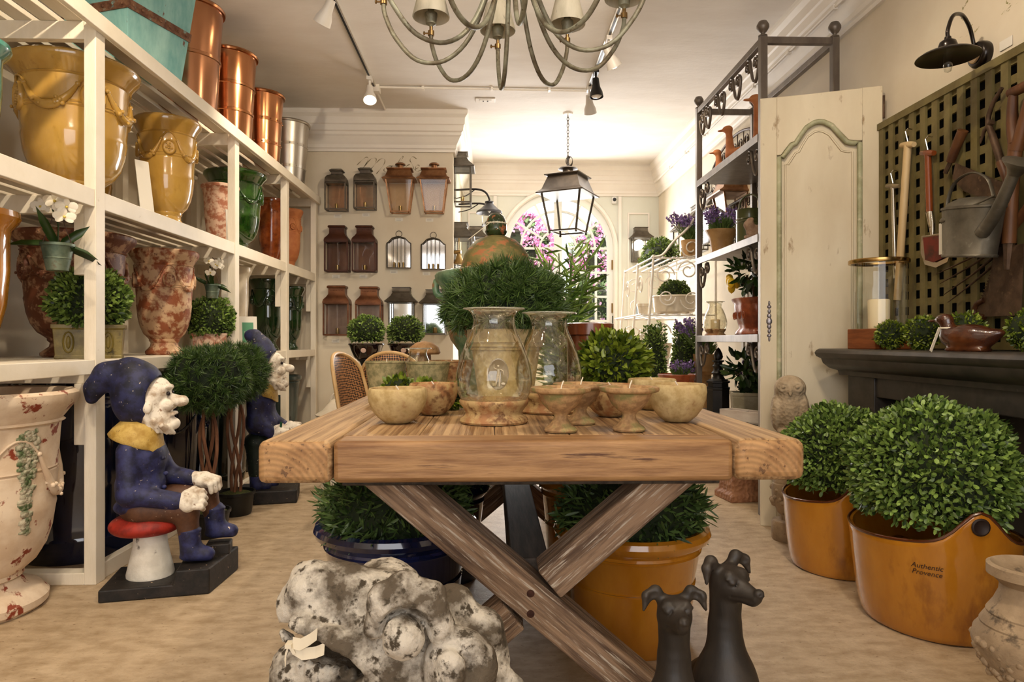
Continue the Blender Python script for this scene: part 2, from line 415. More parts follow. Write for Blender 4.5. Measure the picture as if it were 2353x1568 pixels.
# crown mouldings
crown = [(0, ZC), (.0, 2.865), (.022, 2.865), (.024, 2.89), (.034, 2.90), (.036, 2.93), (.05, 2.955), (.072, 3.0), (.085, 3.015), (.087, 3.04), (.10, 3.05), (.108, 3.10), (.118, 3.11), (.122, 3.17), (.145, 3.2), (.15, 3.215), (.15, ZC)]
def crown_path(name, path, left=True):
    """path: list of (x,y) ; offset to the given side"""
    P = [Vector(p) for p in path]; rings = []
    for i, p in enumerate(P):
        d0 = (P[i] - P[i - 1]).normalized() if i else None; d1 = (P[i + 1] - P[i]).normalized() if i < len(P) - 1 else None
        d0 = d0 or d1; d1 = d1 or d0
        n0 = Vector((-d0.y, d0.x)); n1 = Vector((-d1.y, d1.x))
        if not left: n0 = -n0; n1 = -n1
        m = (n0 + n1).normalized(); m /= max(m.dot(n0), .3)
        rings.append([(p.x + m.x * o, p.y + m.y * o, z) for o, z in crown])
    b = MB(); b.loft(rings); return struct(b.obj(name, trimm))
crown_path('trim_3', [(XL, YF), (XL, YLW), (XA, YLW), (XA, YB), (XW, YB), (XW, YF)], left=False)
# skirting
b = MB(); b.box(XA, AX - AR - .03, YB - .02, YB, 0, .14); b.box(AX + AR + .03, XW, YB - .02, YB, 0, .14); b.box(XL, XA, YLW - .02, YLW, 0, .14); struct(b.obj('baseboard_back', trimm))
b = MB(); b.box(XW - .02, XW, 3.7, YB - .02, 0, .14); struct(b.obj('baseboard_right', trimm))
# ---- the arched garden door (double leaf) with fan light
dm = M('door_white', keep=True, c=(.8, .79, .75), rough=.4)
wf = MB(); Y0, Y1 = YB + .03, YB + .07
rg = lambda r0, r1, b, y0=Y0, y1=Y1: [b.add([(x0, y0, z0), (x1, y0, z1), (X1, y0, Z1), (X0, y0, Z0), (x0, y1, z0), (x1, y1, z1), (X1, y1, Z1), (X0, y1, Z0)], [(0, 1, 2, 3), (4, 7, 6, 5), (0, 4, 5, 1), (3, 2, 6, 7)])
      for (x0, z0), (x1, z1), (X0, Z0), (X1, Z1) in zip(arch_ring(r0), arch_ring(r0)[1:], arch_ring(r1), arch_ring(r1)[1:])]
rg(AR - .075, AR, wf); rg(.46, .485, wf); rg(.22, .245, wf)
for a in (32, 62, 118, 148):
    c, s = math.cos(R(a)), math.sin(R(a)); wf.bar((AX + c * .23, (Y0 + Y1) / 2, AZ + s * .23), (AX + c * (AR - .03), (Y0 + Y1) / 2, AZ + s * (AR - .03)), .024, .036, (0, 1, 0))
wf.box(AX - AR, AX - AR + .075, Y0, Y1, 0, AZ); wf.box(AX + AR - .075, AX + AR, Y0, Y1, 0, AZ)
wf.box(AX - .05, AX + .05, Y0 - .01, Y1, 0, AZ + .24)
wf.box(AX - .048, AX + .048, Y0 - .007, Y1 + .002, AZ, AZ + AR - .02)
for i in range(5):
    z = AZ - i * .308; wf.box(AX - AR + .05, AX + AR - .05, Y0 + .004, Y1 - .004, z - .014, z + .014)
for x in (-.485, -.245, .245, .485):
    wf.box(AX + x - .013 if abs(x) > .3 else AX + x - .013, AX + x + .013, Y0, Y1, .95, AZ)
wf.box(AX - AR + .05, AX + AR - .05, Y0 + .002, Y1 - .002, 0.0, .98)
d1 = struct(wf.obj('door_1', dm))
gm = MB(); gp = [(x, z) for x, z in arch_ring(AR - .07)] + [(AX + AR - .07, .98), (AX - AR + .07, .98)]
gm.prism([(x, z) for x, z in gp], .004, T=Matrix.Translation((0, YB + .048, 0))); gm.obj('glass_pane', GL, d1)
hm = M('brass_old', (.35, .24, .12), rough=.4, metal=1)
for z in (2.0, 1.45): MB().box(AX + AR - .02, AX + AR + .015, Y0 - .02, Y0, z - .06, z + .06).obj('hinge', hm, d1)
h = MB(); h.tube([(AX + AR - .01, YB - .01, 1.35), (AX + AR - .01, YB - .02, .9)], .006); h.box(AX + AR - .03, AX + AR + .01, YB - .04, YB, 1.08, 1.14); h.obj('door_bolt', M('blackened_iron', (.03, .03, .03), rough=.5, metal=.6), d1)
# ---------------------------------------------------------------- garden beyond the door
struct(MB().box(-4, 6, YB + .12, 14, -.15, -.02).obj('ground_outside', M('garden_soil', (.35, .3, .22), (.5, .45, .36), 3, .9)))
pinkm = M('bougainvillea_pink', (.9, .30, .62), (1, .75, .9), island=True, rough=.6)
greenm = M('garden_leaf', (.14, .26, .08), (.55, .65, .38), island=True, rough=.5)
def bush(name, label, c, r, n, fl, L=.09):
    t = thing(name, label, 'bush', (c[0], c[1], 0), group='bushes in the garden')
    leafball('foliage', t, greenm, (0, 0, c[2]), r, n, L, L * .5, depth=.35, lump=.2, spread=1.6)
    if fl:
        d = sph_dirs(fl * 2); dn = d[(d[:, 1] < .6)][:fl]; k = np.sin(dn[:, 0] * 9 + c[0] * 5) * np.sin(dn[:, 2] * 8 + c[2]); dn = dn[k > -.15]
        V, Fq = leaf_geo(np.array((0, 0, c[2])) + dn * np.array(r) * 1.02, dn + rng.normal(size=dn.shape) * .8, .055, .05); np_mesh('blossom', V, Fq, pinkm, t)
    st = MB(); st.tube([(0, 0, 0), (.05, .02, c[2] * .5), (0, 0, c[2])], .05, 7); st.obj('stem', M('bark', (.16, .1, .06), (.25, .17, .1), 20, .9), t)
bush('flowering_bush', 'tall bush of pink blossom seen through the left leaf of the arched door', (.40, 10.9, 2.45), (.60, .45, .62), 2200, 7000)
bush('flowering_bush', 'pink blossoming bush seen through the right leaf of the arched door', (1.86, 10.9, 2.3), (.58, .45, .62), 2200, 4200)
bush('garden_bush', 'grey-green shrub low behind the right leaf of the arched door', (1.38, 9.75, 1.42), (.42, .35, .55), 3000, 160, .05)
bush('garden_bush', 'pale green shrub low behind the left leaf of the arched door', (.38, 9.75, 1.35), (.42, .35, .55), 2400, 400, .05)

# ---------------------------------------------------------------- ceiling fittings
trk = M('track_metal', (.7, .66, .58), rough=.3, metal=.6)
whiteh = M('lamp_white', (.78, .74, .68), rough=.35)
blackh = M('lamp_black', (.012, .012, .012), rough=.35)
glow = M('lamp_glow', (1, .9, .7), emit=(1, .82, .55), es=28)
def track(name, x, y0, y1, label):
    t = thing(name, label, 'light track', (x, y0, ZC))
    MB().box(-.018, .018, 0, y1 - y0, -.02, 0).obj('rail', trk, t)
    MB().box(-.008, .008, .02, y1 - y0, -.022, -.0195).obj('conductor', blackh, t)
    return t
track('light_track', -1.015, .3, 5.9, 'metal ceiling light track above the left shelving')
track('light_track', .84, .3, 5.95, 'metal ceiling light track above the right hand side of the table')
c = MB(); c.tube([(-.99, 5.94, ZC - .012), (.85, 5.98, ZC - .012)], .010); c.box(-1.03, -.97, 5.9, 5.98, ZC - .06, ZC); c.tube([(-1.015, 5.98, ZC - .012), (-1.015, 6.5, ZC - .012)], .011)
for x in (-.6, 0, .5): c.box(x - .01, x + .01, 5.93, 5.99, ZC - .024, ZC)
tag(c.obj('conduit', trimm, smooth=50), 'thin white conduit crossing the ceiling between the two light tracks', 'conduit')
def head(loc, target, mat, label, lit, energy=25, name='track_spotlight'):
    t = thing(name, label, 'spotlight', (loc[0], loc[1], ZC - .02))
    b = MB(); b.box(-.02, .02, -.04, .04, -.03, 0); b.tube([(0, 0, -.03), (0, 0, -.09)], .009, 8); b.obj('adapter', mat, t)
    d = (Vector(target) - Vector((loc[0], loc[1], ZC - .12))).normalized(); q = d.to_track_quat('Z', 'X').to_matrix().to_4x4()
    T = Matrix.Translation((0, 0, -.11)) @ q
    b = MB(); b.lathe([(0, -.05), (.026, -.045), (.03, 0), (.034, .03), (.05, .07), (.056, .11), (.052, .112), (.045, .09), (0.0, .085)], 24, T=T); b.obj('shade', mat, t, 50)
    b = MB(); b.lathe([(0, .087), (.040, .09), (.044, .1), (.03, .112), (0, .118)], 20, T=T); b.obj('bulb', glow if lit else M('bulb_off', (.75, .72, .68), rough=.2), t, 50)
    if lit:
        p = Vector((loc[0], loc[1], ZC - .13)) + d * .17
        light('SPOT', 'spot', p, energy, WARM, target, .03, spot=95, blend=.7)
head((-1.015, 4.28), (-2.2, 5.2, 1.2), whiteh, 'white track spotlight on the left track, nearer of the two in view', True, 60)
head((-1.015, 5.7), (-.75, 4.5, .8), whiteh, 'brightly lit white track spotlight at the far end of the left track', True, 85)
head((.84, 4.9), (1.9, 5.6, 1.2), whiteh, 'lit white track spotlight on the right track above the chandelier arm', True, 45)
head((.84, 5.5), (.95, 5.2, 0), blackh, 'black track spotlight with a coiled cable on the right track', False)
head((.84, 5.88), (1.3, 7.4, .9), whiteh, 'white track spotlight at the far end of the right track', True, 45)
# unseen heads added to the tracks out of view, to light the room
head((-1.015, 2.0), (-2.1, 3.2, 1.0), whiteh, 'unseen white track spotlight lighting the left shelves from above the gnome', True, 85)
head((-1.015, 1.0), (-1.5, 3.0, .5), whiteh, 'unseen white track spotlight lighting the seated gnome', True, 75)
head((.84, .9), (.1, 2.6, .75), whiteh, 'unseen white track spotlight lighting the table front', True, 95)
head((.84, 3.1), (-.95, 6.6, 1.9), whiteh, 'unseen white track spotlight added to brighten the wall of lanterns', True, 110)
head((.84, 2.2), (2.0, 3.2, 1.2), whiteh, 'unseen white track spotlight lighting the trellis and mantel', True, 55)
head((-1.015, .5), (-.2, 1.8, .3), whiteh, 'unseen white track spotlight lighting the stone head', True, 60)
v = thing('ceiling_vent', 'small white rectangular vent plate on the ceiling', 'vent', (-.06, 6.25, ZC))
MB().box(-.09, .09, -.05, .05, -.012, 0).obj('plate', trimm, v, bevel=.003)
b = MB(); b.box(-.055, .055, -.025, .025, -.016, -.012)
b.obj('cover', M('vent_cover', (.8, .77, .72), rough=.5), v); b = MB()
for x in (-.02, .02):
    for y in (-.008, .008): b.box(x - .006, x + .006, y - .003, y + .003, -.018, -.016)
b.obj('slot', blackh, v)
# conduit with clips under the right crown
b = MB(); b.tube([(XW - .10, YF + .1, 3.0), (XW - .10, YB - .2, 3.0)], .009)
y = -1
while y < 8.3: b.box(XW - .112, XW - .085, y, y + .025, 2.985, 3.015); y += .62
tag(b.obj('picture_rail_pipe', trimm, smooth=50), 'thin white pipe clipped along the crown moulding of the right wall', 'pipe')

# ---------------------------------------------------------------- chandelier
verd = M('verdigris_metal', (.20, .17, .12), (.36, .36, .28), 14, .5, metal=.35, c3=(.12, .09, .05), sc3=40, bump=.2)
shadem = M('painted_tin_shade', (.55, .52, .42), (.66, .62, .52), 20, .55, c3=(.25, .24, .2), sc3=60, thr3=(.62, .75), stretch=(1, 1, .2))
CX, CY = .062, 2.22
ch = thing('chandelier', 'grey-green painted metal chandelier with curved arms and small tin shades', 'chandelier', (CX, CY, 1.9)); ch.scale = (1.07, 1.07, 1.0)
b = MB(); b.lathe([(0, .36), (.008, .365), (.012, .39), (.008, .41), (.02, .44), (.014, .5), (.03, .56), (.02, .62), (.012, .7), (.01, 1.34)], 20); b.lathe([(0, 1.34), (.06, 1.34), (.055, 1.31), (.01, 1.28)], 20); b.obj('stem', verd, ch, 50)
NARM = 10
for i in range(NARM):
    a = PI / 2 + .09 + i * 2 * PI / NARM; ca, sa = math.cos(a), math.sin(a)
    pts = [(.018, .62), (.035, .45), (.07, .28), (.13, .13), (.21, .06), (.30, .07), (.37, .15), (.405, .23), (.41, .27)]
    arm = MB(); arm.tube([(r * ca, r * sa, z) for r, z in pts], .0075, 8, smooth=5); ao = arm.obj('arm', verd, ch, 60)
    b = MB(); x, y = .41 * ca, .41 * sa
    b.lathe([(.0, .265), (.011, .267), (.011, .285), (.006, .288), (.006, .3)], 12, (x, y, 0)); b.tube([(x, y, .276), (x - .022, y, .276)], .003, 6); b.ball((x - .024, y, .276), (.004, .006, .008), 8)
    b.obj('thumb_screw', hm, ao, 50)
    b = MB(); b.lathe([(.006, .3), (.008, .305), (.018, .31), (.02, .335), (.022, .34), (.022, .35), (.0, .352)], 16, (x, y, 0)); b.lathe([(.012, .35), (.012, .42), (0, .425)], 12, (x, y, 0)); b.obj('candle_cup', verd, ao, 50)
    b = MB(); b.lathe([(.063, .335), (.064, .335), (.065, .337), (.042, .435), (.041, .437), (.039, .436), (.061, .337), (.063, .335)], 28, (x, y, 0)); b.obj('lamp_shade', shadem, ao, 40)
# ---------------------------------------------------------------- left shelving
YP = [1.15, 2.965, 4.53, 5.64, 6.56]
XF, XB = -1.67, -2.44
LV = [(2.41, .07), (1.67, .075), (.95, .06)]
sh = thing('shelving_unit', 'tall white-painted wooden slatted shelving unit along the left wall', 'shelves', (0, 0, 0))
for i, y in enumerate(YP):
    MB().box(XF - .05, XF, y - .035, y + .035, 0, 2.405 - .0).obj('post', whitep, sh, bevel=.003)
    MB().box(XB, XB + .05, y - .035, y + .035, 0, 2.34).obj('post', whitep, sh, bevel=.003)
    for z, h in LV:
        MB().box(XB + .05, XF - .05, y - .02, y + .02, z - .10, z - .022).obj('cross_rail', whitep, sh, bevel=.003)
        if z < 2.4: MB().box(XF - .095, XF - .05, y - .03, y + .012, z - .36, z - .10).obj('cleat', whitep, sh, bevel=.003)
    MB().box(XB + .05, XF - .05, y - .035, y + .035, 0, .05).obj('foot_rail', whitep, sh, bevel=.003)
for z, h in LV:
    b = MB(); ys = [YP[0] - .04] + YP[1:-1] + [YP[-1] + .04]
    nx = 7; w = (XF - .03 - XB) / nx
    for k in range(nx): b.box(XB + k * w + .003, XB + k * w + w * .70, YP[0] - .04, YP[-1] + .04, z - .022, z)
    b.obj('slatted_shelf', whitep, sh, bevel=.002)
    if z == 2.41:
        MB().box(XF, XF + .025, YP[0] - .04, YP[-1] + .04, z - h, z).obj('front_beam', whitep, sh, bevel=.003)
    else:
        for a, c in zip(YP, YP[1:]): MB().box(XF - .03, XF - .004, a + .035, c - .035, z - h, z + .001).obj('front_beam', whitep, sh, bevel=.003)
for a, c in zip(YP[1:], YP[2:]): MB().box(XF - .05, XF - .01, a + .035, c - .035, .0, .07).obj('foot_rail', whitep, sh, bevel=.003)

# ---------------------------------------------------------------- pots and urns
yel = M('yellow_glaze', (.46, .27, .06), (.60, .40, .12), 5, .16, coat=.8, thr=(.3, .7), c3=(.28, .14, .03), sc3=9, thr3=(.62, .8), bump=.05, bsc=12, stretch=(1, 1, .5))
amber = M('amber_glaze', (.38, .15, .012), (.58, .28, .035), 4, .14, coat=.8, thr=(.3, .7), c3=(.22, .07, .008), sc3=6, thr3=(.62, .78), bump=.05, bsc=9, stretch=(1, 1, .4))
greeng = M('green_glaze', (.012, .05, .006), (.05, .13, .02), 7, .10, coat=.9, bump=.05, bsc=20)
dgreen = M('bottle_green_glaze', (.01, .035, .012), (.03, .075, .02), 7, .09, coat=.9)
navy = M('navy_glaze', (.006, .008, .02), (.012, .02, .06), 5, .10, coat=.9)
blackg = M('black_glaze', (.006, .008, .007), (.012, .02, .015), 5, .12, coat=.8)
bluep = M('cobalt_glaze', (.012, .016, .05), (.025, .035, .12), 6, .12, coat=.9, c3=(.012, .012, .02), sc3=9, thr3=(.55, .7))
greyb = M('blue_grey_glaze', (.05, .075, .07), (.09, .12, .11), 7, .25, coat=.5, c3=(.02, .03, .03), sc3=15, stretch=(1, 1, .3))
mottl = M('mottled_terracotta', (.36, .13, .055), (.66, .46, .29), 16, .6, thr=(.44, .54), c3=(.22, .08, .04), sc3=34, thr3=(.6, .68), bump=.3, bsc=30, bdist=.004)
mottd = M('mottled_terracotta_dark', (.20, .075, .035), (.50, .32, .20), 18, .55, thr=(.5, .6), c3=(.10, .035, .02), sc3=34, thr3=(.6, .7), bump=.3, bsc=30, bdist=.004)
pinkm2 = M('pale_mottled_terracotta', (.42, .18, .10), (.66, .48, .36), 26, .6, thr=(.42, .54), c3=(.25, .18, .12), sc3=20, thr3=(.6, .7), bump=.25, bsc=30, bdist=.003)
terra = M('terracotta', (.45, .17, .06), (.56, .25, .10), 8, .7, bump=.2, bsc=40, bdist=.003)
rust = M('rust_glaze', (.22, .05, .01), (.42, .13, .03), 8, .15, coat=.7, c3=(.08, .02, .008), sc3=12, thr3=(.6, .7))
cream = M('cream_glaze', (.62, .54, .42), (.70, .63, .52), 6, .2, coat=.6)
distress = M('distressed_cream', (.66, .52, .38), (.76, .64, .50), 9, .55, c3=(.30, .07, .03), sc3=14, thr3=(.59, .63), bump=.3, bsc=20, bdist=.005)
tealg = M('teal_glaze', (.03, .16, .13), (.10, .30, .24), 8, .2, coat=.7)
PROF = {
 'anduze': [(0, 0), (.50, 0), (.54, .015), (.54, .035), (.47, .06), (.40, .085), (.385, .115), (.43, .135), (.43, .15), (.47, .165), (.58, .20), (.68, .27), (.745, .36), (.775, .45), (.785, .47), (.775, .49), (.80, .62), (.80, .63), (.79, .635), (.81, .645), (.80, .655), (.82, .665), (.80, .675), (.81, .80), (.82, .845), (.85, .855), (.82, .865), (.84, .875), (.90, .91), (.97, .94), (1.0, .96), (1.0, .985), (.96, 1), (.88, .995), (.82, .95), (.77, .8), (.74, .6), (0, .5)],
 'wide': [(0, 0), (.66, 0), (.71, .02), (.715, .05), (.64, .085), (.50, .11), (.44, .14), (.48, .15), (.48, .17), (.52, .185), (.60, .215), (.69, .28), (.745, .36), (.775, .45), (.785, .47), (.775, .49), (.80, .62), (.80, .63), (.79, .635), (.81, .645), (.80, .655), (.82, .80), (.83, .845), (.87, .855), (.84, .865), (.86, .875), (.92, .91), (.98, .94), (1.0, .96), (1.0, .985), (.96, 1), (.88, .995), (.82, .95), (.77, .8), (.74, .6), (0, .5)],
 'vase': [(0, 0), (.55, 0), (.58, .02), (.56, .05), (.60, .08), (.72, .25), (.80, .5), (.86, .8), (.90, .9), (.93, .91), (.90, .92), (1.0, .95), (1, .985), (.94, 1), (.85, .99), (.8, .8), (0, .6)],
 'tall': [(0, 0), (.50, 0), (.52, .02), (.45, .05), (.40, .08), (.46, .12), (.62, .22), (.74, .38), (.80, .6), (.80, .8), (.82, .88), (.95, .93), (1, .96), (.98, 1), (.88, 1), (.8, .94), (.74, .6), (0, .45)],
 'planter': [(0, 0), (.70, 0), (.72, .02), (.72, .04), (.75, .2), (.80, .5), (.805, .52), (.79, .53), (.81, .54), (.795, .55), (.86, .78), (.88, .80), (.86, .81), (.885, .82), (.87, .84), (.90, .86), (.98, .90), (1.0, .94), (.98, .98), (.93, 1), (.86, .99), (.84, .9), (.0, .86)],
 'bigjar': [(0, 0), (.80, 0), (.83, .03), (.86, .1), (.88, .13), (.86, .15), (.93, .4), (.97, .7), (.98, .85), (1, .88), (.97, .9), (1.0, .94), (1.0, .98), (.95, 1), (.85, .99), (.85, .9), (0, .8)],
}
def prof(kind, Rr, H): return [(r * Rr, z * H) for r, z in PROF[kind]]
def rad_at(kind, zf):
    P = PROF[kind]; best = None
    top = max(range(len(P)), key=lambda i: P[i][1])
    for (r0, z0), (r1, z1) in zip(P[1:top + 1], P[2:top + 1]):
        if z0 <= zf <= z1 and z1 > z0: return r0 + (r1 - r0) * (zf - z0) / (z1 - z0)
    return .8
def garlands(t, kind, Rr, H, mat, n=4, zt=.78, sag=.16, rot=0.0, medal=True, thick=.022):
    for i in range(n):
        a0 = rot + i * 2 * PI / n; a1 = a0 + 2 * PI / n; b = MB(); pts = []
        N = 15
        for k in range(N):
            u = k / (N - 1); a = a0 + (.17 + .66 * u) * (a1 - a0); z = zt - sag * 4 * u * (1 - u); r = rad_at(kind, z) * Rr + thick * .3
            pts.append(Vector((r * math.cos(a), r * math.sin(a), z * H)))
        b.tube(pts, lambda u: thick * (.35 + .65 * math.sin(PI * u)), 7)
        rr = random.Random(i)
        for k in range(3, N - 3):
            for q in range(3): p = pts[k]; o = thick * .9; b.ball((p.x + rr.uniform(-o, o), p.y + rr.uniform(-o, o), p.z + rr.uniform(-o, o)), thick * rr.uniform(.35, .6), 7)
        for e, s in ((pts[0], -1), (pts[-1], 1)): b.ball(e, thick * .55, 8)
        # the cord rising over the medallion
        b2 = []
        for k in range(9):
            u = k / 8; a = a0 + (-.17 + .34 * u) * (a1 - a0); z = zt + .07 * 4 * u * (1 - u) * 1.0; r = rad_at(kind, z) * Rr + .003
            b2.append((r * math.cos(a), r * math.sin(a), z * H))
        b.tube(b2, thick * .28, 6)
        b.obj('garland', mat, t, 60)
        if medal:
            z = zt - .07; r = rad_at(kind, z) * Rr; m = Matrix.Rotation(a0, 4, 'Z') @ Matrix.Translation((r, 0, z * H)) @ Matrix.Rotation(PI / 2, 4, 'Y')
            g = MB(); s = Rr * .19
            g.lathe([(0, .006), (s * .75, .008), (s * .8, .014), (s * .92, .016), (s, .010), (s * 1.02, 0), (s, -.02)], 24, sx=1.25, T=m)
            for q in range(14): g.ball((rr.uniform(-.55, .55) * s * 1.1, rr.uniform(-.5, .5) * s, .008), s * .16, 7, T=m)
            g.obj('medallion', mat, t, 60)
def urn(name, label, kind, x, y, z, Rr, H, mat, cat='urn', group=None, rot=0, garl=False, soil=None, **kw):
    t = thing(name, label, cat, (x, y, z), rot, group)
    b = MB(); b.lathe(prof(kind, Rr, H), 56); b.obj('body', mat, t, 35)
    if garl: garlands(t, kind, Rr, H, mat, **kw)
    return t
# second shelf
urn('glazed_urn', 'large yellow glazed garlanded urn on the second shelf behind the nearest white post', 'anduze', -1.965, 3.28, 1.67, .275, .645, yel, rot=.85, garl=True)
urn('glazed_urn', 'smaller yellow glazed garlanded urn on the second shelf beside the largest yellow urn', 'anduze', -1.86, 3.97, 1.67, .18, .615, yel, rot=.5, garl=True, thick=.016)
urn('glazed_urn', 'yellow glazed urn mostly hidden behind the two yellow urns', 'anduze', -2.22, 3.82, 1.67, .15, .45, yel)
urn('terracotta_urn', 'pale mottled terracotta pot on the second shelf in front of the green urn', 'vase', -1.87, 4.76, 1.67, .125, .43, pinkm2)
urn('glazed_urn', 'green glazed urn with a medallion on the second shelf', 'anduze', -1.93, 5.2, 1.67, .225, .62, greeng, rot=.2, garl=True, thick=.012)
urn('glazed_urn', 'rust-red glazed urn on the second shelf right of the green urn', 'tall', -1.91, 5.98, 1.67, .14, .58, rust)
urn('terracotta_urn', 'plain orange terracotta urn at the far end of the second shelf', 'anduze', -1.86, 6.32, 1.67, .125, .56, terra, rot=.6, garl=True, thick=.006)
# third shelf
urn('glazed_urn', 'amber glazed urn cut by the left edge of the frame on the third shelf', 'tall', -1.93, 2.55, .95, .175, .56, amber)
urn('terracotta_urn', 'large brown mottled urn on the third shelf behind the square olive planter', 'anduze', -2.11, 3.52, .95, .275, .615, mottd, rot=.9, garl=True, thick=.02)
urn('terracotta_urn', 'mottled terracotta garlanded urn on the third shelf right of the nearest post', 'anduze', -1.9, 4.02, .95, .185, .60, mottl, rot=.6, garl=True, thick=.014)
urn('glazed_urn', 'creamy white glazed urn on the third shelf', 'tall', -1.9, 5.08, .95, .13, .62, cream)
urn('glazed_urn', 'dark green glazed garlanded urn on the third shelf beside the white urn', 'anduze', -1.9, 5.86, .95, .16, .6, dgreen, rot=.5, garl=True, thick=.012)
urn('glazed_urn', 'dark green glazed garlanded urn at the far end of the third shelf', 'anduze', -1.86, 6.36, .95, .13, .58, dgreen, rot=.3, garl=True, thick=.011)
urn('glazed_urn', 'teal glazed pot cut by the top left edge of the frame', 'tall', -1.94, 2.55, 1.67, .155, .46, tealg)
# floor level
u = urn('distressed_urn', 'big cream and red distressed garlanded urn on the floor at the left edge', 'wide', -1.985, 2.66, 0, .35, .84, distress, rot=1.15, garl=True, thick=.019, zt=.72, sag=.2, medal=False)
mossm = M('moss_relief', (.12, .17, .07), (.55, .50, .38), 30, .7, thr=(.4, .6), bump=.8, bsc=50)
b = MB(); rr = random.Random(3)
for k in range(150):
    z = .38 + .46 * rr.random(); a = -1.45 + .22 * rr.uniform(-1, 1) * (z - .2) + 1.15 * 0 ; r = rad_at('wide', z) * .35
    b.ball((r * math.cos(a), r * math.sin(a), z * .84), (.008 + .012 * rr.random(), .008, .006 + .01 * rr.random()), 6)
b.obj('relief', mossm, u, 60).rotation_euler = (0, 0, -.0)
urn('glazed_jar', 'huge navy glazed jar on the floor behind the nearest white post', 'bigjar', -2.02, 3.44, .0, .33, .84, navy, 'jar')
urn('glazed_jar', 'navy glazed jar on the floor behind the seated gnome', 'bigjar', -2.03, 4.18, .0, .30, .80, navy, 'jar', garl=True, thick=.008)
urn('glazed_jar', 'black-green glazed jar on the floor behind the topiary trunks', 'bigjar', -2.03, 4.93, .0, .30, .84, blackg, 'jar')
urn('glazed_jar', 'black glazed jar on the floor behind the standing gnome', 'bigjar', -2.0, 5.6, .0, .24, .72, blackg, 'jar')
urn('glazed_pot', 'blue-grey glazed wide-rimmed pot on the floor at the far end of the shelving', 'vase', -1.93, 6.28, .0, .19, .72, greyb, 'pot')
# ---- top of the shelving
copper = M('copper', (.46, .24, .14), (.58, .32, .19), 3, .22, metal=1, bump=.02, bsc=6, stretch=(1, 1, .2))
copper2 = M('copper_warm', (.66, .35, .18), (.54, .27, .14), 3, .18, metal=1, c3=(.45, .16, .06), sc3=5, thr3=(.6, .8), stretch=(1, 1, .3))
silver = M('brushed_zinc', (.42, .39, .33), (.58, .54, .47), 3, .32, metal=1, stretch=(3, 3, .4), c3=(.2, .17, .13), sc3=10, thr3=(.64, .8))
def bucket(label, x, y, r0, r1, H, mat, bands, rivets):
    t = thing('metal_pot', label, 'pot', (x, y, 2.41))
    p = [(0, 0), (r0, 0)]
    for f in bands:
        rr = r0 + (r1 - r0) * f
        p += [(rr, f * H - .012), (rr + .006, f * H - .008), (rr + .006, f * H + .008), (rr, f * H + .012)] if not rivets else [(rr, f * H - .014), (rr + .003, f * H - .013), (rr + .003, f * H + .013), (rr, f * H + .014)]
    p += [(r1, H - .02), (r1 + .012, H - .018), (r1 + .016, H - .006), (r1 + .010, H + .004), (r1 - .002, H + .002), (r1 - .01, H - .03), (r0 - .005, .05), (0, .05)]
    MB().lathe(p, 64).obj('body', mat, t, 30)
    if rivets:
        for f in bands:
            rr = r0 + (r1 - r0) * f + .003; b = MB()
            for k in range(16): a = k * PI / 8; b.ball((rr * math.cos(a), rr * math.sin(a), f * H), .007, 8)
            b.obj('rivet_band', mat, t, 60)
    return t
bucket('tall smooth copper pot on top of the shelving, nearest of the copper pots', -1.83, 4.17, .16, .195, .62, copper, (.5,), False)
bucket('tall copper pot with two raised bands on top of the shelving', -1.83, 4.80, .15, .182, .60, copper2, (.32, .62), False)
bucket('copper pot with riveted bands on top of the shelving', -1.83, 5.46, .14, .172, .56, copper2, (.3, .62), True)
bucket('silvery zinc pot with riveted bands at the far end on top of the shelving', -1.84, 6.2, .145, .188, .57, silver, (.3, .64), True)
tealw = M('teal_painted_wood', (.14, .38, .37), (.42, .66, .60), 9, .55, thr=(.3, .7), c3=(.20, .09, .05), sc3=22, thr3=(.64, .68), stretch=(1, 1, .35), bump=.25, bsc=30, bdist=.003)
rustb = M('rusty_strap', (.17, .08, .045), (.30, .17, .10), 25, .7, metal=.3, c3=(.25, .45, .42), sc3=30, thr3=(.6, .7))
t = thing('planter_tub', 'turquoise painted square wooden tub with rusty riveted straps on top of the shelving', 'planter', (-1.87, 3.57, 2.41), R(-18))
MB().sq([(.175, .175, 0), (.25, .25, .7), (.235, .235, .7), (.16, .16, .03)]).obj('tub_body', tealw, t, bevel=.003)
for f in (.34, .78):
    w = .175 + .075 * f + .004; dz = .022; w2 = w + .075 * dz * 2 / .7
    MB().loft([[(-a, -a, z), (a, -a, z), (a, a, z), (-a, a, z)] for a, z in ((w - .004, .7 * f - dz), (w, .7 * f - dz), (w2, .7 * f + dz), (w2 - .006, .7 * f + dz))], caps=False).obj('strap', rustb, t)
    b = MB()
    for k in range(7):
        u = -.85 + k * .283
        for s in (1, -1): b.ball((u * w, s * (w + .003), .7 * f), .008, 8); b.ball((s * (w + .003), u * w, .7 * f), .008, 8)
    b.obj('stud_row', rustb, t, 60)
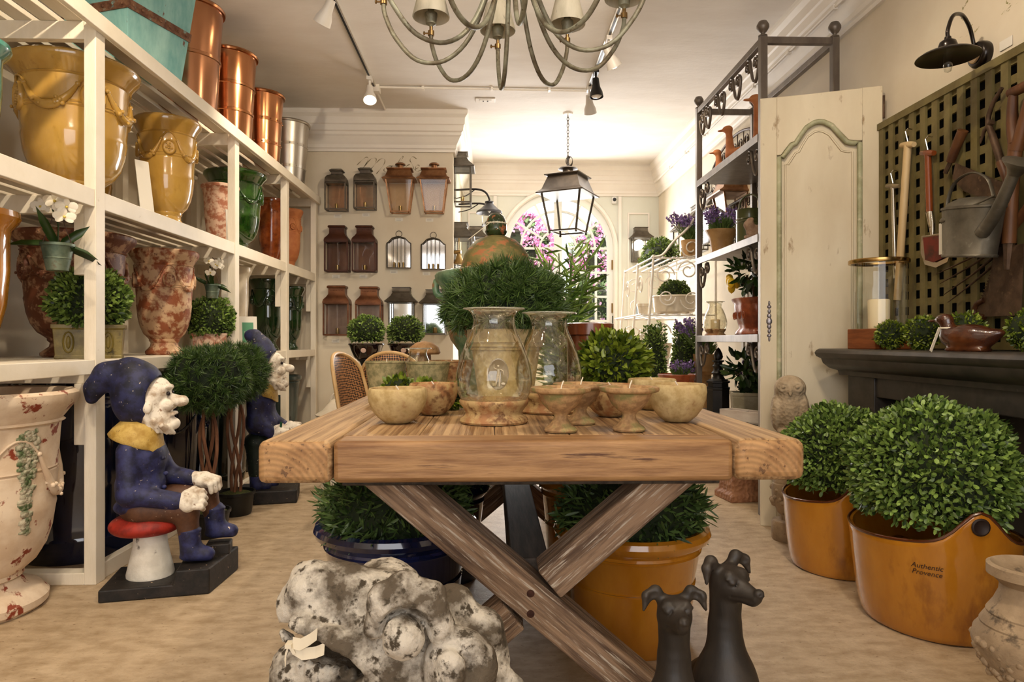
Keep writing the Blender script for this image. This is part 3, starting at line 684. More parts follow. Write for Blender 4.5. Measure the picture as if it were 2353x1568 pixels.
# ---------------------------------------------------------------- shelf plants and signs
boxl = M('boxwood_leaf', (.035, .075, .014), (.33, .45, .12), island=True, rough=.38, spec=.5)
boxd = M('dark_boxwood_leaf', (.04, .08, .015), (.24, .33, .08), island=True, rough=.35)
boxy = M('preserved_boxwood_leaf', (.04, .08, .008), (.30, .36, .05), island=True, rough=.35)
olive = M('olive_glaze', (.20, .15, .03), (.34, .27, .08), 9, .4, c3=(.12, .09, .02), sc3=15, bump=.15)
soilm = M('moss_soil', (.06, .07, .015), (.14, .15, .04), 60, .95, bump=1, bsc=60)
def planter_box(name, label, cat, x, y, z, rz, w, d, h, mat, ball, leafmat, n, L, foliage_z=None, group=None):
    t = thing(name, label, cat, (x, y, z), rz, group)
    b = MB(); b.sq([(w * .94, d * .94, 0), (w * .94, d * .94, h * .08), (w * .92, d * .92, h * .1), (w * .98, d * .98, h * .86), (w * 1.03, d * 1.03, h * .88), (w * 1.03, d * 1.03, h), (w * .9, d * .9, h), (w * .85, d * .85, h * .7)]); po = b.obj('planter', mat, t, bevel=.003)
    for sx in (-.55, .55):
        b = MB(); b.tube([(w * sx + math.cos(a) * h * .13, -d * .97, h * .48 + math.sin(a) * h * .3) for a in [k * PI / 6 for k in range(13)]], .004, 6); b.ball((w * sx, -d * .96, h * .48), (.01, .006, h * .2), 8); b.obj('oval_relief', mat, po, 60)
    leafball('foliage', t, leafmat, (0, 0, h + ball[2] * .62), ball, n, L, L * .6, depth=.25, lump=.09, zmin=-.75)
    return t
planter_box('potted_boxwood', 'fluffy boxwood in a square olive planter on the third shelf behind the nearest post', 'potted plant', -1.85, 3.2, .95, R(24), .14, .065, .155, olive, (.17, .13, .165), boxl, 3600, .026)
planter_box('potted_boxwood', 'small round boxwood in a pale planter on the third shelf', 'potted plant', -1.8, 4.42, .95, R(15), .10, .055, .13, pinkm2, (.155, .12, .145), boxl, 2800, .024)
# hanging orchids
petal = M('orchid_petal', (.78, .72, .6), (.86, .82, .72), 8, .5, sss=.1)
orchl = M('orchid_leaf', (.02, .05, .01), (.05, .09, .02), island=True, rough=.35)
patina = M('patina_zinc', (.10, .14, .10), (.22, .26, .19), 10, .5, metal=.4, c3=(.18, .10, .05), sc3=14, thr3=(.6, .7))
def orchid(label, x, y, zp, s, ztop):
    t = thing('hanging_orchid', label, 'orchid', (x, y, zp))
    b = MB(); b.lathe([(0, 0), (.034 * s, 0), (.050 * s, .085 * s), (.054 * s, .086 * s), (.054 * s, .095 * s), (.05 * s, .096 * s), (.045 * s, .08 * s), (0, .075 * s)], 28)
    b.lathe([(.0415 * s, .04 * s), (.0435 * s, .042 * s), (.0425 * s, .046 * s)], 28); b.obj('pot', patina, t, 40)
    b = MB(); zt = ztop - zp
    for k in range(3):
        a = k * 2.09; p = [(.05 * s * math.cos(a), .05 * s * math.sin(a), .09 * s), (.0, 0, zt - .02)]; b.tube(p, .0018, 5)
    b.tube([(0, 0, zt - .03), (.012, 0, zt - .015), (0, 0, zt)], .003, 6); b.obj('chain', M('rusty_chain', (.10, .05, .03), rough=.7), t)
    rr = np.random.default_rng(int(s * 10))
    V, Fq = leaf_geo(np.zeros((7, 3)) + (0, 0, .085 * s), np.stack([np.cos(np.arange(7)), np.sin(np.arange(7)), np.full(7, .4)], 1), .10 * s, .032 * s, curl=-.9); np_mesh('leaves', V, Fq, orchl, t)
    b = MB(); b.tube([(0, 0, .08 * s), (.01, -.01, .16 * s), (-.01, -.02, .22 * s)], .003, 6); b.obj('flower_stem', orchl, t)
    for k in range(6):
        c = Vector((rr.uniform(-.05, .06) * s, rr.uniform(-.05, -.01) * s, (.17 + rr.uniform(0, .085)) * s)); b = MB()
        dr = Vector((rr.uniform(.0, .8), -1, rr.uniform(-.4, .2))).normalized(); q = Matrix.Translation(c) @ dr.to_track_quat('Z', 'Y').to_matrix().to_4x4()
        for j, (an, rl) in enumerate(((90, 1), (210, 1), (330, 1), (10, 1.15), (170, 1.15))):
            T = q @ Matrix.Rotation(R(an), 4, 'Z') @ Matrix.Translation((.016 * s * rl, 0, .002 * (j % 2))) @ Matrix.Rotation(R(-18), 4, 'Y')
            b.ball((0, 0, 0), (.017 * s * rl, (.010 if j < 3 else .016) * s, .0022), 10, T=T)
        b.ball((0, 0, .006), (.005 * s, .005 * s, .008), 8, m=1, T=q)
        b.obj('flower', [petal, M('orchid_lip', (.75, .6, .15), rough=.5)], t, 60)
    return t
orchid('white orchid in a patinated pot hanging under the second shelf at the far left', -1.76, 2.82, 1.315, 1.15, 1.60)
orchid('smaller white orchid in a patinated pot hanging under the second shelf past the mottled urn', -1.77, 4.38, 1.30, .92, 1.56)
card = M('white_card', (.78, .74, .66), rough=.5)
ink = M('ink', (.08, .07, .06), rough=.6)
t = thing('sign_card', 'white card leaning on the second shelf between the two yellow urns', 'sign', (-1.76, 3.55, 1.67), R(55)); MB().box(-.035, .035, 0, .004, 0, .30).obj('card', card, t).rotation_euler = (R(-12), 0, 0)
t = thing('sign_card', 'narrow white card with an oval emblem leaning on the pale mottled pot', 'sign', (-1.735, 4.60, 1.67), R(35))
c_ = MB().box(-.03, .03, 0, .004, 0, .24).obj('card', card, t); c_.rotation_euler = (R(-6), 0, 0)
b = MB(); b.tube([(.012 * math.cos(a), -.0005, .10 + .045 * math.sin(a)) for a in [k * PI / 10 for k in range(21)]], .0012, 4); b.tube([(.007 * math.cos(a), -.0005, .10 + .035 * math.sin(a)) for a in [k * PI / 10 for k in range(21)]], .0008, 4); b.box(-.002, .002, -.001, 0, .09, .12); b.obj('emblem', ink, c_)
t = thing('sign_card', 'white price sign with a green label standing on the third shelf by the white urn', 'sign', (-1.76, 4.88, .95), R(28))
c_ = MB().box(-.10, .10, 0, .004, 0, .26).obj('card', card, t); c_.rotation_euler = (R(-10), 0, 0)
MB().box(.0, .075, -.002, 0, .07, .215).obj('green_label', M('label_green', (.12, .33, .2), rough=.5), c_)
def text_mesh(name, s, size, mat, parent, loc=(0, 0, 0), rot=(PI / 2, 0, 0), ext=.0004, shear=0, off=0, deform=None, align='CENTER'):
    cu = bpy.data.curves.new(name, 'FONT'); cu.body = s; cu.size = size; cu.extrude = ext; cu.align_x = align; cu.shear = shear; cu.offset = off; cu.resolution_u = 3
    tmp = bpy.data.objects.new(name, cu); COL.objects.link(tmp); bpy.context.view_layer.update()
    me = bpy.data.meshes.new_from_object(tmp.evaluated_get(bpy.context.evaluated_depsgraph_get())); bpy.data.objects.remove(tmp)
    if deform:
        for v in me.vertices: v.co = deform(v.co)
    me.materials.clear(); me.materials.append(mat); o = bpy.data.objects.new(name, me); COL.objects.link(o); o.parent = parent
    o.location = loc; o.rotation_euler = (0, 0, 0) if deform else rot; return o
text_mesh('lettering', 'OA', .035, ink, c_, (-.05, -.001, .225))
text_mesh('lettering', 'Provence', .014, card, c_, (.0375, -.0025, .14))
b = MB(); b.box(-.085, -.055, -.002, 0, .015, .055); b.box(-.03, -.005, -.002, 0, .015, .055); b.box(.02, .05, -.002, 0, .015, .05); b.obj('picture', M('sign_picture', (.15, .06, .05), rough=.5), c_)
# ---------------------------------------------------------------- the table
woodt = M('oak_top', (.26, .15, .07), (.56, .39, .22), 5.0, .55, thr=(.38, .60), stretch=(13, .3, 13), c3=(.13, .06, .025), sc3=7, thr3=(.58, .70), bump=.7, bsc=9, bdist=.004, det=10)
woodx = M('oak_rail', (.24, .125, .052), (.44, .27, .13), 4.0, .5, thr=(.36, .62), stretch=(1, 12, 12), c3=(.12, .05, .02), sc3=4, thr3=(.6, .70), bump=.5, bsc=8, bdist=.003, det=10)
woode = M('oak_end_grain', (.38, .22, .10), (.50, .31, .15), 30, .6, c3=(.20, .11, .05), sc3=70, thr3=(.60, .66), bump=.35, bsc=60, bdist=.003)
_n = woode.node_tree.nodes; _l = woode.node_tree.links; _w = _n.new('ShaderNodeTexWave'); _w.wave_type = 'RINGS'; _w.rings_direction = 'Y'; _w.inputs['Scale'].default_value = 22; _w.inputs['Distortion'].default_value = 1.5; _w.inputs['Detail'].default_value = 3
_m = _n.new('ShaderNodeMapping'); _m.inputs['Location'].default_value = (.06, 0, .09); _l.new(_n['Texture Coordinate'].outputs['Object'], _m.inputs[0]); _l.new(_m.outputs[0], _w.inputs[0])
_x = _n.new('ShaderNodeMix'); _x.data_type = 'RGBA'; _x.blend_type = 'MULTIPLY'; _x.inputs[0].default_value = .28; _s = _n['Principled BSDF'].inputs['Base Color'].links[0].from_socket; _l.new(_s, _x.inputs[6]); _l.new(_w.outputs['Color'], _x.inputs[7]); _l.new(_x.outputs[2], _n['Principled BSDF'].inputs['Base Color'])
woodl = M('weathered_oak', (.13, .08, .05), (.36, .245, .16), 3.5, .75, thr=(.38, .6), stretch=(1, 16, 16), c3=(.55, .47, .38), sc3=9, thr3=(.56, .66), bump=.6, bsc=10, bdist=.005)
woodd = M('dark_oak', (.055, .042, .032), (.11, .085, .065), 4, .75, stretch=(12, 1, 12), bump=.4, bsc=12, bdist=.003)
TX0, TX1, TY0, TY1, TZ = -.573, .785, 1.68, 3.58, .785
tb = thing('farm_table', 'heavy bleached oak farm table with crossed X legs in the middle of the shop', 'table', ((TX0 + TX1) / 2, 2.6, 0))
cx = (TX0 + TX1) / 2
def tpart(name, b, mat, bevel=0, sm=None): 
    T = Matrix.Translation((-cx, -2.6, 0)); b.v = [tuple(T @ Vector(v)) for v in b.v]; return b.obj(name, mat, tb, sm, bevel=bevel)
def rbox(x0, x1, y0, y1, z0, z1, mat, name, bev):
    """plank with its origin at its centre so that the grain is its own"""
    c = Vector(((x0 + x1) / 2, (y0 + y1) / 2, (z0 + z1) / 2)); b = MB(); b.box(x0 - c.x, x1 - c.x, y0 - c.y, y1 - c.y, z0 - c.z, z1 - c.z)
    o = b.obj(name, mat, tb, None); o.location = (c.x - cx, c.y - 2.6, c.z); m = o.modifiers.new('b', 'BEVEL'); m.width = bev; m.segments = 3; o.data.shade_smooth(); o.data.set_sharp_from_angle(angle=R(50)); return o
bw = .19
for po in (rbox(TX0, TX0 + .18, TY0, TY1, TZ - .105, TZ, woodt, 'end_plank', .018), rbox(TX1 - .18, TX1, TY0, TY1, TZ - .105, TZ, woodt, 'end_plank', .024)):
    po.data.materials.append(woode)
    for f_ in po.data.polygons:
        if abs(f_.normal.y) > .9: f_.material_index = 1
rbox(TX0 + .183, TX1 - .183, TY0 + .002, TY0 + .115, TZ - .105, TZ - .001, woodx, 'front_rail', .014)
rbox(TX0 + .183, TX1 - .183, TY1 - .115, TY1, TZ - .105, TZ - .001, woodx, 'back_rail', .014)
n = 5; w = (TX1 - TX0 - .366) / n
for k in range(n): rbox(TX0 + .183 + k * w + .001, TX0 + .183 + (k + 1) * w - .001, TY0 + .117, TY1 - .117, TZ - .08, TZ - .002, woodt, 'top_plank', .004)
ZU = TZ - .105
def xleg(y, th=.10):
    for s, yy in ((1, y), (-1, y + .0)):
        a = Vector((cx - s * .40, yy, ZU)); c = Vector((cx + s * .40, yy, 0))
        L = (c - a).length; q = (c - a).to_track_quat('X', 'Y'); wdt = .115
        if s == 1: segs = [(-.03, L + .04, 0)]
        else: segs = [(-.03, L / 2 - wdt / 2 - .005, 0), (L / 2 + wdt / 2 + .005, L + .04, 0)]
        for x0, x1, dy in segs:
            b = MB(); b.box(x0 - L / 2, x1 - L / 2, -th / 2 + (.006 if s < 0 else 0), th / 2, -wdt / 2, wdt / 2); o = b.obj('leg', woodl, tb, bevel=.006)
            o.location = ((a + c) / 2) - Vector((cx, 2.6, 0)); o.rotation_mode = 'QUATERNION'; o.rotation_quaternion = q
    c = MB()
    for dz in (.022, -.032): c.lathe([(0, .009), (.014, .007), (.018, -.002)], 20, T=Matrix.Translation((cx - cx - .004, y - 2.6 - th / 2, ZU / 2 + dz)) @ Matrix.Rotation(PI / 2, 4, 'X'))
    c.obj('bolt_pair', M('rusty_bolt', (.07, .03, .02), (.12, .05, .03), 60, .6, metal=.5), tb, 40)
xleg(1.86); xleg(3.38)
o = rbox(cx - .055, cx + .055, 1.915, 3.325, .30, .42, woodd, 'stretcher', .005)
# trim the leg ends flush with floor and underside by boards
rbox(cx - .5, cx + .5, 1.80, 1.92, ZU - .03, ZU, woodd, 'cross_bearer', .004); rbox(cx - .5, cx + .5, 3.32, 3.44, ZU - .03, ZU, woodd, 'cross_bearer', .004)

# ---------------------------------------------------------------- pottery on the table
potA = M('sandy_pottery', (.42, .31, .14), (.60, .48, .27), 32, .7, thr=(.35, .62), c3=(.30, .17, .06), sc3=16, thr3=(.56, .72), bump=.3, bsc=45, bdist=.002)
potB = M('stained_pottery', (.38, .20, .09), (.52, .38, .19), 22, .65, thr=(.42, .58), c3=(.20, .10, .04), sc3=30, thr3=(.52, .64), bump=.3, bsc=45, bdist=.002)
potG = M('mossy_pottery', (.22, .20, .10), (.40, .34, .19), 40, .75, c3=(.42, .22, .10), sc3=9, thr3=(.62, .74), bump=.3, bsc=50, bdist=.002)
innerp = M('terracotta_inside', (.42, .16, .07), (.5, .22, .1), 8, .7)
waxm = M('candle_wax', (.86, .74, .52), rough=.45, sss=.2)
wick = M('wick', (.75, .7, .6), rough=.8)
def bowl(label, x, y, r, h, mat, grp='round pottery candle bowls'):
    t = thing('candle_bowl', label, 'candle', (x, y, TZ), group=grp)
    P = [(0, 0), (.38, 0), (.45, .02), (.66, .16), (.85, .36), (.97, .60), (1.0, .78), (.98, .93), (.95, .985), (.92, 1.0), (.89, .985), (.88, .93)]
    MB().lathe([(a * r, z * h) for a, z in P] + [(.86 * r, .86 * h), (.8 * r, .55 * h), (0, .5 * h)], 48).obj('bowl', mat, t, 50)
    MB().lathe([(.862 * r, .80 * h), (.862 * r, .84 * h), (.3 * r, .83 * h), (0, .83 * h)], 32).obj('wax', waxm if 'wax' in label else innerp, t, 50)
    b = MB(); b.tube([(0, 0, .82 * h), (.002, 0, .95 * h), (-.006, 0, 1.06 * h)], .0022, 6); b.obj('wick', wick, t)
    return t
bowl('round sandy pottery bowl at the left front of the table', -.283, 2.06, .089, .105, potA)
bowl('round stained pottery candle bowl behind the sandy bowl on the left of the table', -.196, 2.285, .082, .105, potB)
bowl('large round sandy pottery bowl at the right end of the table', .565, 2.07, .089, .115, potA)
bowl('round pottery candle bowl with a wick between the footed cups and the right bowl', .385, 2.22, .084, .105, potB)
bowl('round sandy pottery candle bowl in front of the leafy ball on the right', .575, 2.44, .088, .11, potA)
def cup(label, x, y, r=.082, h=.125):
    t = thing('footed_candle_cup', label, 'candle', (x, y, TZ), group='footed pottery candle cups')
    P = [(0, 0), (.52, 0), (.55, .04), (.50, .09), (.36, .16), (.24, .27), (.22, .34), (.27, .40), (.42, .47), (.60, .60), (.72, .76), (.76, .82), (.97, .86), (1.0, .90), (.99, .95), (.94, .965), (.80, .955), (.74, .90), (.70, .86)]
    MB().lathe([(a * r, z * h) for a, z in P] + [(.5 * r, .7 * h), (0, .65 * h)], 48).obj('cup', M('clay_cup', (.32, .20, .10), (.50, .33, .17), 45, .75, c3=(.26, .24, .10), sc3=20, thr3=(.5, .65), bump=.3, bsc=50, bdist=.002), t, 50)
    MB().lathe([(.73 * r, .86 * h), (.74 * r, .895 * h), (.3 * r, .89 * h), (0, .89 * h)], 32).obj('wax', waxm, t, 50)
    b = MB(); b.tube([(0, 0, .88 * h), (.003, 0, 1.0 * h), (.008, 0, 1.1 * h)], .0018, 6); b.obj('wick', wick, t)
cup('footed clay candle cup at the front of the table, left of the pair', .186, 1.845)
cup('footed clay candle cup at the front of the table, right of the pair', .375, 1.86)
cup('footed clay candle cup standing just behind the left front cup', .262, 2.02)
def hurricane(label, x, y, s=1.0, medal=False, dish=True, z=TZ, candle=False):
    t = thing('hurricane_lamp', label, 'hurricane lamp', (x, y, z), group=None)
    z0 = .045 * s
    dm_ = potB
    P = [(0, 0), (.100, 0), (.104, .006), (.101, .014), (.088, .024), (.086, .032), (.094, .045), (.103, .056), (.105, .066), (.102, .07), (.097, .066), (.085, .04), (0, .036)]
    MB().lathe([(a * s, b_ * s) for a, b_ in P], 56).obj('dish', dm_, t, 50)
    P = [(.075, .045), (.092, .06), (.108, .085), (.1145, .115), (.1145, .145), (.106, .185), (.089, .235), (.072, .27), (.064, .295), (.063, .31), (.067, .325), (.078, .337), (.0915, .342)]
    P = [(p.x, p.z) for p in smoothpath([(a * s, 0, b_ * s) for a, b_ in P], 3)]
    MB().lathe(P, 64).obj('glass_shade', M('seeded_glass', (1, 1, 1)) if False else glassT, t, 180)
    b = MB(); b.tube([(.0915 * s * math.cos(a), .0915 * s * math.sin(a), .342 * s) for a in [k * PI / 24 for k in range(49)]], .0025, 6); b.obj('glass_rim', M('glass_rim_bead', (.75, .74, .64), rough=.05, trans=.7), t, 60)
    if medal:
        T = Matrix.Translation((.012, -.1085 * s, .15 * s)) @ Matrix.Rotation(R(98), 4, 'X')
        b = MB(); b.lathe([(0, .002), (.026, .002), (.028, .004), (.0295, .0035), (.030, 0)], 36, sy=1.55, T=T)
        mo = b.obj('medallion', M('pewter_glass', (.34, .29, .20), (.42, .36, .26), 40, .3, spec=.6, trans=.3), t, 40)
        b = MB(); y = -.113 * s; X = .012; Z = .15 * s
        b.tube([(X, y, Z - .005), (X + .001, y - .002, Z + .015)], .0045, 8); b.ball((X, y - .002, Z + .023), .0038, 8)
        b.tube([(X - .001, y, Z), (X - .004, y, Z - .018), (X - .008, y + .002, Z - .033)], .0035, 7); b.tube([(X + .002, y, Z), (X + .004, y, Z - .018), (X + .003, y + .001, Z - .035)], .0035, 7)
        b.tube([(X - .004, y, Z + .014), (X - .013, y, Z + .018), (X - .012, y, Z + .030)], .002, 6); b.tube([(X + .004, y, Z + .014), (X + .013, y, Z + .010), (X + .016, y, Z - .002)], .002, 6)
        b.ball((X - .013, y, Z - .03), (.006, .002, .006), 7); b.ball((X + .014, y, Z - .028), (.007, .002, .005), 7); b.obj('figure_relief', M('pewter_glass'if 0 else 'pewter_pale', (.52, .46, .34), rough=.35), mo, 60)
    if candle: MB().lathe([(0, .04), (.035, .04), (.035, .12), (.03, .123), (0, .118)], 24).obj('candle', waxm, t, 40)
    return t
def _seeded():
    m = bpy.data.materials.new('seeded_glass'); m.use_nodes = True; n = m.node_tree.nodes; l = m.node_tree.links; n.remove(n['Principled BSDF'])
    tc = n.new('ShaderNodeTexCoord'); nz = n.new('ShaderNodeTexNoise'); nz.inputs['Scale'].default_value = 14; l.new(tc.outputs['Object'], nz.inputs[0])
    bp = n.new('ShaderNodeBump'); bp.inputs['Strength'].default_value = .35; bp.inputs['Distance'].default_value = .01; l.new(nz.outputs[0], bp.inputs['Height'])
    t = n.new('ShaderNodeBsdfTransparent'); t.inputs[0].default_value = (.93, .91, .80, 1)
    g = n.new('ShaderNodeBsdfGlossy'); g.inputs['Roughness'].default_value = .03; l.new(bp.outputs[0], g.inputs['Normal'])
    lw = n.new('ShaderNodeLayerWeight'); lw.inputs[0].default_value = .4; l.new(bp.outputs[0], lw.inputs['Normal'])
    mu = n.new('ShaderNodeMath'); mu.operation = 'MULTIPLY_ADD'; mu.inputs[1].default_value = .7; mu.inputs[2].default_value = .07; l.new(lw.outputs['Facing'], mu.inputs[0])
    mx = n.new('ShaderNodeMixShader'); l.new(mu.outputs[0], mx.inputs[0]); l.new(t.outputs[0], mx.inputs[1]); l.new(g.outputs[0], mx.inputs[2])
    # fine seeds and bubbles in the blown glass
    nz2 = n.new('ShaderNodeTexNoise'); nz2.inputs['Scale'].default_value = 55; nz2.inputs['Detail'].default_value = 8; l.new(tc.outputs['Object'], nz2.inputs[0])
    rp = n.new('ShaderNodeValToRGB'); rp.color_ramp.elements[0].position = .56; rp.color_ramp.elements[1].position = .8; rp.color_ramp.elements[1].color = (.35, .35, .35, 1); l.new(nz2.outputs[0], rp.inputs[0])
    df = n.new('ShaderNodeBsdfDiffuse'); df.inputs[0].default_value = (.7, .66, .5, 1)
    m2 = n.new('ShaderNodeMixShader'); l.new(rp.outputs[0], m2.inputs[0]); l.new(mx.outputs[0], m2.inputs[1]); l.new(df.outputs[0], m2.inputs[2])
    l.new(m2.outputs[0], n['Material Output'].inputs[0]); return m
glassT = _seeded()
hurricane('large bubbled glass hurricane lamp with an oval figure medallion on a clay dish', .006, 2.065, 1.0, True)
hurricane('glass hurricane lamp on a clay dish standing behind the one with the medallion', .196, 2.36, 1.0)
hurricane('glass hurricane shade with a candle standing left of the green stone urn', -.33, 3.06, .62, candle=True)
def tpot(label, x, y, r, h, mat, r0=.68):
    t = thing('tapered_pot', label, 'pot', (x, y, TZ), group='tapered mossy pots')
    MB().lathe([(0, 0), (r * r0, 0), (r * (r0 + .02), .01), (r * .97, h * .96), (r, h * .97), (r, h), (r * .92, h), (r * .88, h * .9), (0, h * .88)], 44).obj('pot', mat, t, 40)
    b = MB(); b.tube([(0, 0, h * .87), (.004, 0, h * 1.06)], .002, 6); b.obj('wick', wick, t)
tpot('tapered mossy green pot behind the bowls, left of the group', -.42, 2.72, .084, .165, potG)
tpot('tapered mossy green pot behind the bowls, in front of the group', -.245, 2.62, .086, .165, potG)
tpot('terracotta-brown tapered pot hidden behind the two mossy pots', -.17, 2.84, .095, .165, potB)
for k, (x, y, r) in enumerate(((-.335, 2.44, .062), (-.235, 2.46, .055), (-.14, 2.45, .045))):
    t = thing('leafy_ball', ['leafy green boxwood ball above the sandy bowl at the left of the row', 'leafy green ball in the middle of the row of three behind the bowls', 'small leafy green ball at the right end of the row behind the bowls'][k], 'greenery', (x, y, TZ), group='leafy balls behind the bowls')
    leafball('foliage', t, boxy, (0, 0, r), (r, r * .8, r), 420, .032, .015, depth=.3)
# pale pot with the pine dome
needm = M('pine_needle', (.022, .055, .012), (.15, .23, .065), island=True, rough=.42)
palep = M('pale_lichen_pottery', (.48, .38, .21), (.66, .56, .36), 24, .75, thr=(.4, .6), c3=(.34, .30, .13), sc3=45, thr3=(.58, .7), bump=.3, bsc=40, bdist=.003)
t = thing('pine_dome_plant', 'dark green pine needle dome in a pale clay pot behind the hurricane lamps', 'potted plant', (.055, 2.72, TZ))
MB().lathe([(0, 0), (.105, 0), (.115, .02), (.11, .03), (.135, .21), (.142, .212), (.138, .222), (.148, .224), (.146, .238), (.155, .24), (.155, .29), (.14, .292), (.13, .26), (0, .25)], 48).obj('pot', palep, t, 35)
needleball('foliage', t, needm, (-.005, -.02, .385), (.235, .20, .165), 330, .052, 36, zmin=-.5, w=.0020, spread=.85)
# large-leaf ball, glazed terracotta pot
t = thing('leafy_ball', 'large glossy broad-leaf green ball on the right of the table', 'greenery', (.50, 2.79, TZ)); leafball('foliage', t, boxy, (0, 0, .15), (.15, .15, .14), 2300, .044, .019, depth=.25, spread=.9)
rt = M('brown_red_glaze', (.16, .05, .02), (.27, .09, .035), 7, .25, coat=.5, stretch=(1, 1, .3), c3=(.08, .06, .03), sc3=8)
t = thing('glazed_pot', 'brown-red glazed straight pot with a price label behind the broad-leaf ball', 'pot', (.455, 3.19, TZ))
MB().lathe([(0, 0), (.10, 0), (.105, .27), (.115, .275), (.115, .325), (.10, .33), (.095, .3), (0, .25)], 44).obj('pot', rt, t, 35)
MB().box(-.028, .012, -.109, -.105, .19, .235).obj('price_label', card, t); 
# green stone urn with lid
gst = M('green_crackle_stone', (.05, .13, .07), (.22, .34, .21), 13, .4, coat=.3, thr=(.35, .65), c3=(.36, .16, .07), sc3=9, thr3=(.58, .64), bump=.5, bsc=18, bdist=.008)
gst2 = M('worn_green_terracotta', (.16, .15, .055), (.30, .25, .10), 9, .6, c3=(.45, .20, .09), sc3=18, thr3=(.52, .58), bump=.4, bsc=24, bdist=.004, stretch=(1, 1, 1.6))
t = thing('lidded_stone_urn', 'large green and rust stone urn with domed lid and acorn finial on the table', 'urn', (.02, 3.27, TZ))
MB().lathe([(0, 0), (.17, 0), (.175, .03), (.18, .2), (.215, .25), (.235, .30), (.245, .42), (.26, .50), (.285, .53), (.29, .555), (.28, .57), (.24, .575), (.2, .57), (0, .56)], 56, fn=lambda a, z: 1 + .012 * math.sin(5 * a + z * 20)).obj('body', gst, t, 60)
b = MB()
for a in (PI - .25, -.2):
    b.tube([(.262 * math.cos(a), .262 * math.sin(a), .545), (.30 * math.cos(a), .30 * math.sin(a), .535), (.30 * math.cos(a), .30 * math.sin(a), .48), (.262 * math.cos(a), .262 * math.sin(a), .455)], .018, 8, smooth=3)
b.obj('handles', gst, t, 60)
LZ = lambda z: .575 + (z - .575) * .74
MB().lathe([(r_, LZ(z_)) for r_, z_ in [(.0, .572), (.19, .575), (.195, .583), (.19, .592), (.168, .598), (.165, .62), (.155, .68), (.13, .735), (.095, .78), (.055, .80), (.05, .805), (0, .806)]], 48, fn=lambda a, z: 1 + .006 * math.sin(3 * a + 40 * z)).obj('lid', gst2, t, 50)
MB().lathe([(0, .80), (.03, .802), (.047, .815), (.054, .83), (.05, .838), (.05, .842), (.049, .87), (.04, .90), (.022, .918), (.0, .922)], 36, c=(0, 0, -.062)).obj('finial', M('dark_green_worn_glaze', (.025, .05, .015), (.06, .09, .03), 9, .2, coat=.6, c3=(.38, .15, .07), sc3=22, thr3=(.58, .62)), t, 50)
rb = M('cream_ribbon', (.72, .65, .52), rough=.7)
b = MB(); b.tube([(.045 * math.cos(a), .045 * math.sin(a), .806) for a in [k * PI / 10 for k in range(21)]], .006, 6); b.bar((-.03, -.03, .806), (-.13, -.075, .72), .012, .002); b.obj('ribbon', rb, t)
# mushroom behind the urn
t = thing('stone_mushroom', 'terracotta-topped stone mushroom left of the green urn', 'garden ornament', (-.335, 3.40, TZ)); t.scale = (.8, .8, .95)
MB().lathe([(0, .19), (.09, .188), (.10, .198), (.09, .225), (.05, .25), (0, .258)], 36).obj('cap', M('speckled_orange_stone', (.46, .27, .13), (.56, .36, .19), 20, .8, c3=(.25, .16, .08), sc3=50), t, 50)
MB().lathe([(0, 0), (.05, 0), (.045, .1), (.04, .19), (0, .19)], 28).obj('stem', M('pink_stone', (.42, .26, .17), (.5, .33, .22), 9, .8), t, 50)

# ---------------------------------------------------------------- under the table
ros = M('rosemary_leaf', (.03, .065, .015), (.17, .25, .08), island=True, rough=.45)
def underpot(label, x, y, r, h, mat, ball, n=2600, cat='potted plant', L=.05):
    t = thing('glazed_planter', label, cat, (x, y, 0))
    MB().lathe(prof('planter', r, h), 60).obj('pot', mat, t, 35)
    if ball: leafball('foliage', t, ros, (0, 0, h * .92 + ball[2] * .35), ball, n, L, .0095, depth=.25, zmin=-.45, spread=1.5, lump=.08)
    return t
underpot('cobalt blue glazed pot of needle-leaved greenery under the left of the table', -.335, 2.42, .285, .405, bluep, (.27, .26, .19), 4200)
underpot('amber glazed pot of dark needle-leaved greenery under the right of the table', .485, 2.37, .27, .40, amber, (.265, .25, .2), 4200)
underpot('amber glazed pot further back under the table', .40, 2.98, .21, .46, amber, (.2, .2, .15), 1500)
underpot('dark blue-green glazed pot further back under the table', -.2, 3.0, .19, .42, navy, (.2, .19, .16), 1500)
# ---------------------------------------------------------------- statues
K = .00188
def painted(key, c, chip=(.70, .60, .48), dirt=(.10, .07, .05), rough=.6, c2=None):
    m = M(key, c, c2 or tuple(x * 1.5 for x in c), 22, rough, c3=chip, sc3=50, thr3=(.665, .69), bump=.4, bsc=40, bdist=.003); return m
gblue = painted('chipped_blue_paint', (.018, .018, .055), c2=(.045, .05, .15))
ghat = painted('chipped_navy_paint', (.012, .013, .035), c2=(.035, .04, .115))
gbrown = painted('brown_paint', (.10, .045, .022), c2=(.15, .07, .035))
gred = painted('red_paint', (.24, .022, .012), c2=(.40, .04, .02))
gwhite = M('gnome_white', (.48, .38, .28), (.80, .74, .64), 18, .75, thr=(.36, .54), c3=(.32, .19, .12), sc3=60, thr3=(.60, .68), bump=.6, bsc=60, bdist=.003)
gyel = M('ochre_collar', (.42, .27, .06), (.58, .42, .14), 20, .65, c3=(.25, .15, .06), sc3=40, bump=.3)
gblack = painted('chipped_black_paint', (.012, .009, .007), c2=(.035, .026, .02), chip=(.55, .42, .28))
ggreen = painted('dark_green_paint', (.008, .016, .008), c2=(.015, .03, .014))
gstem = M('mushroom_white', (.66, .62, .54), (.78, .74, .66), 9, .8, c3=(.07, .05, .035), sc3=12, thr3=(.62, .68), bump=.5, bsc=20)
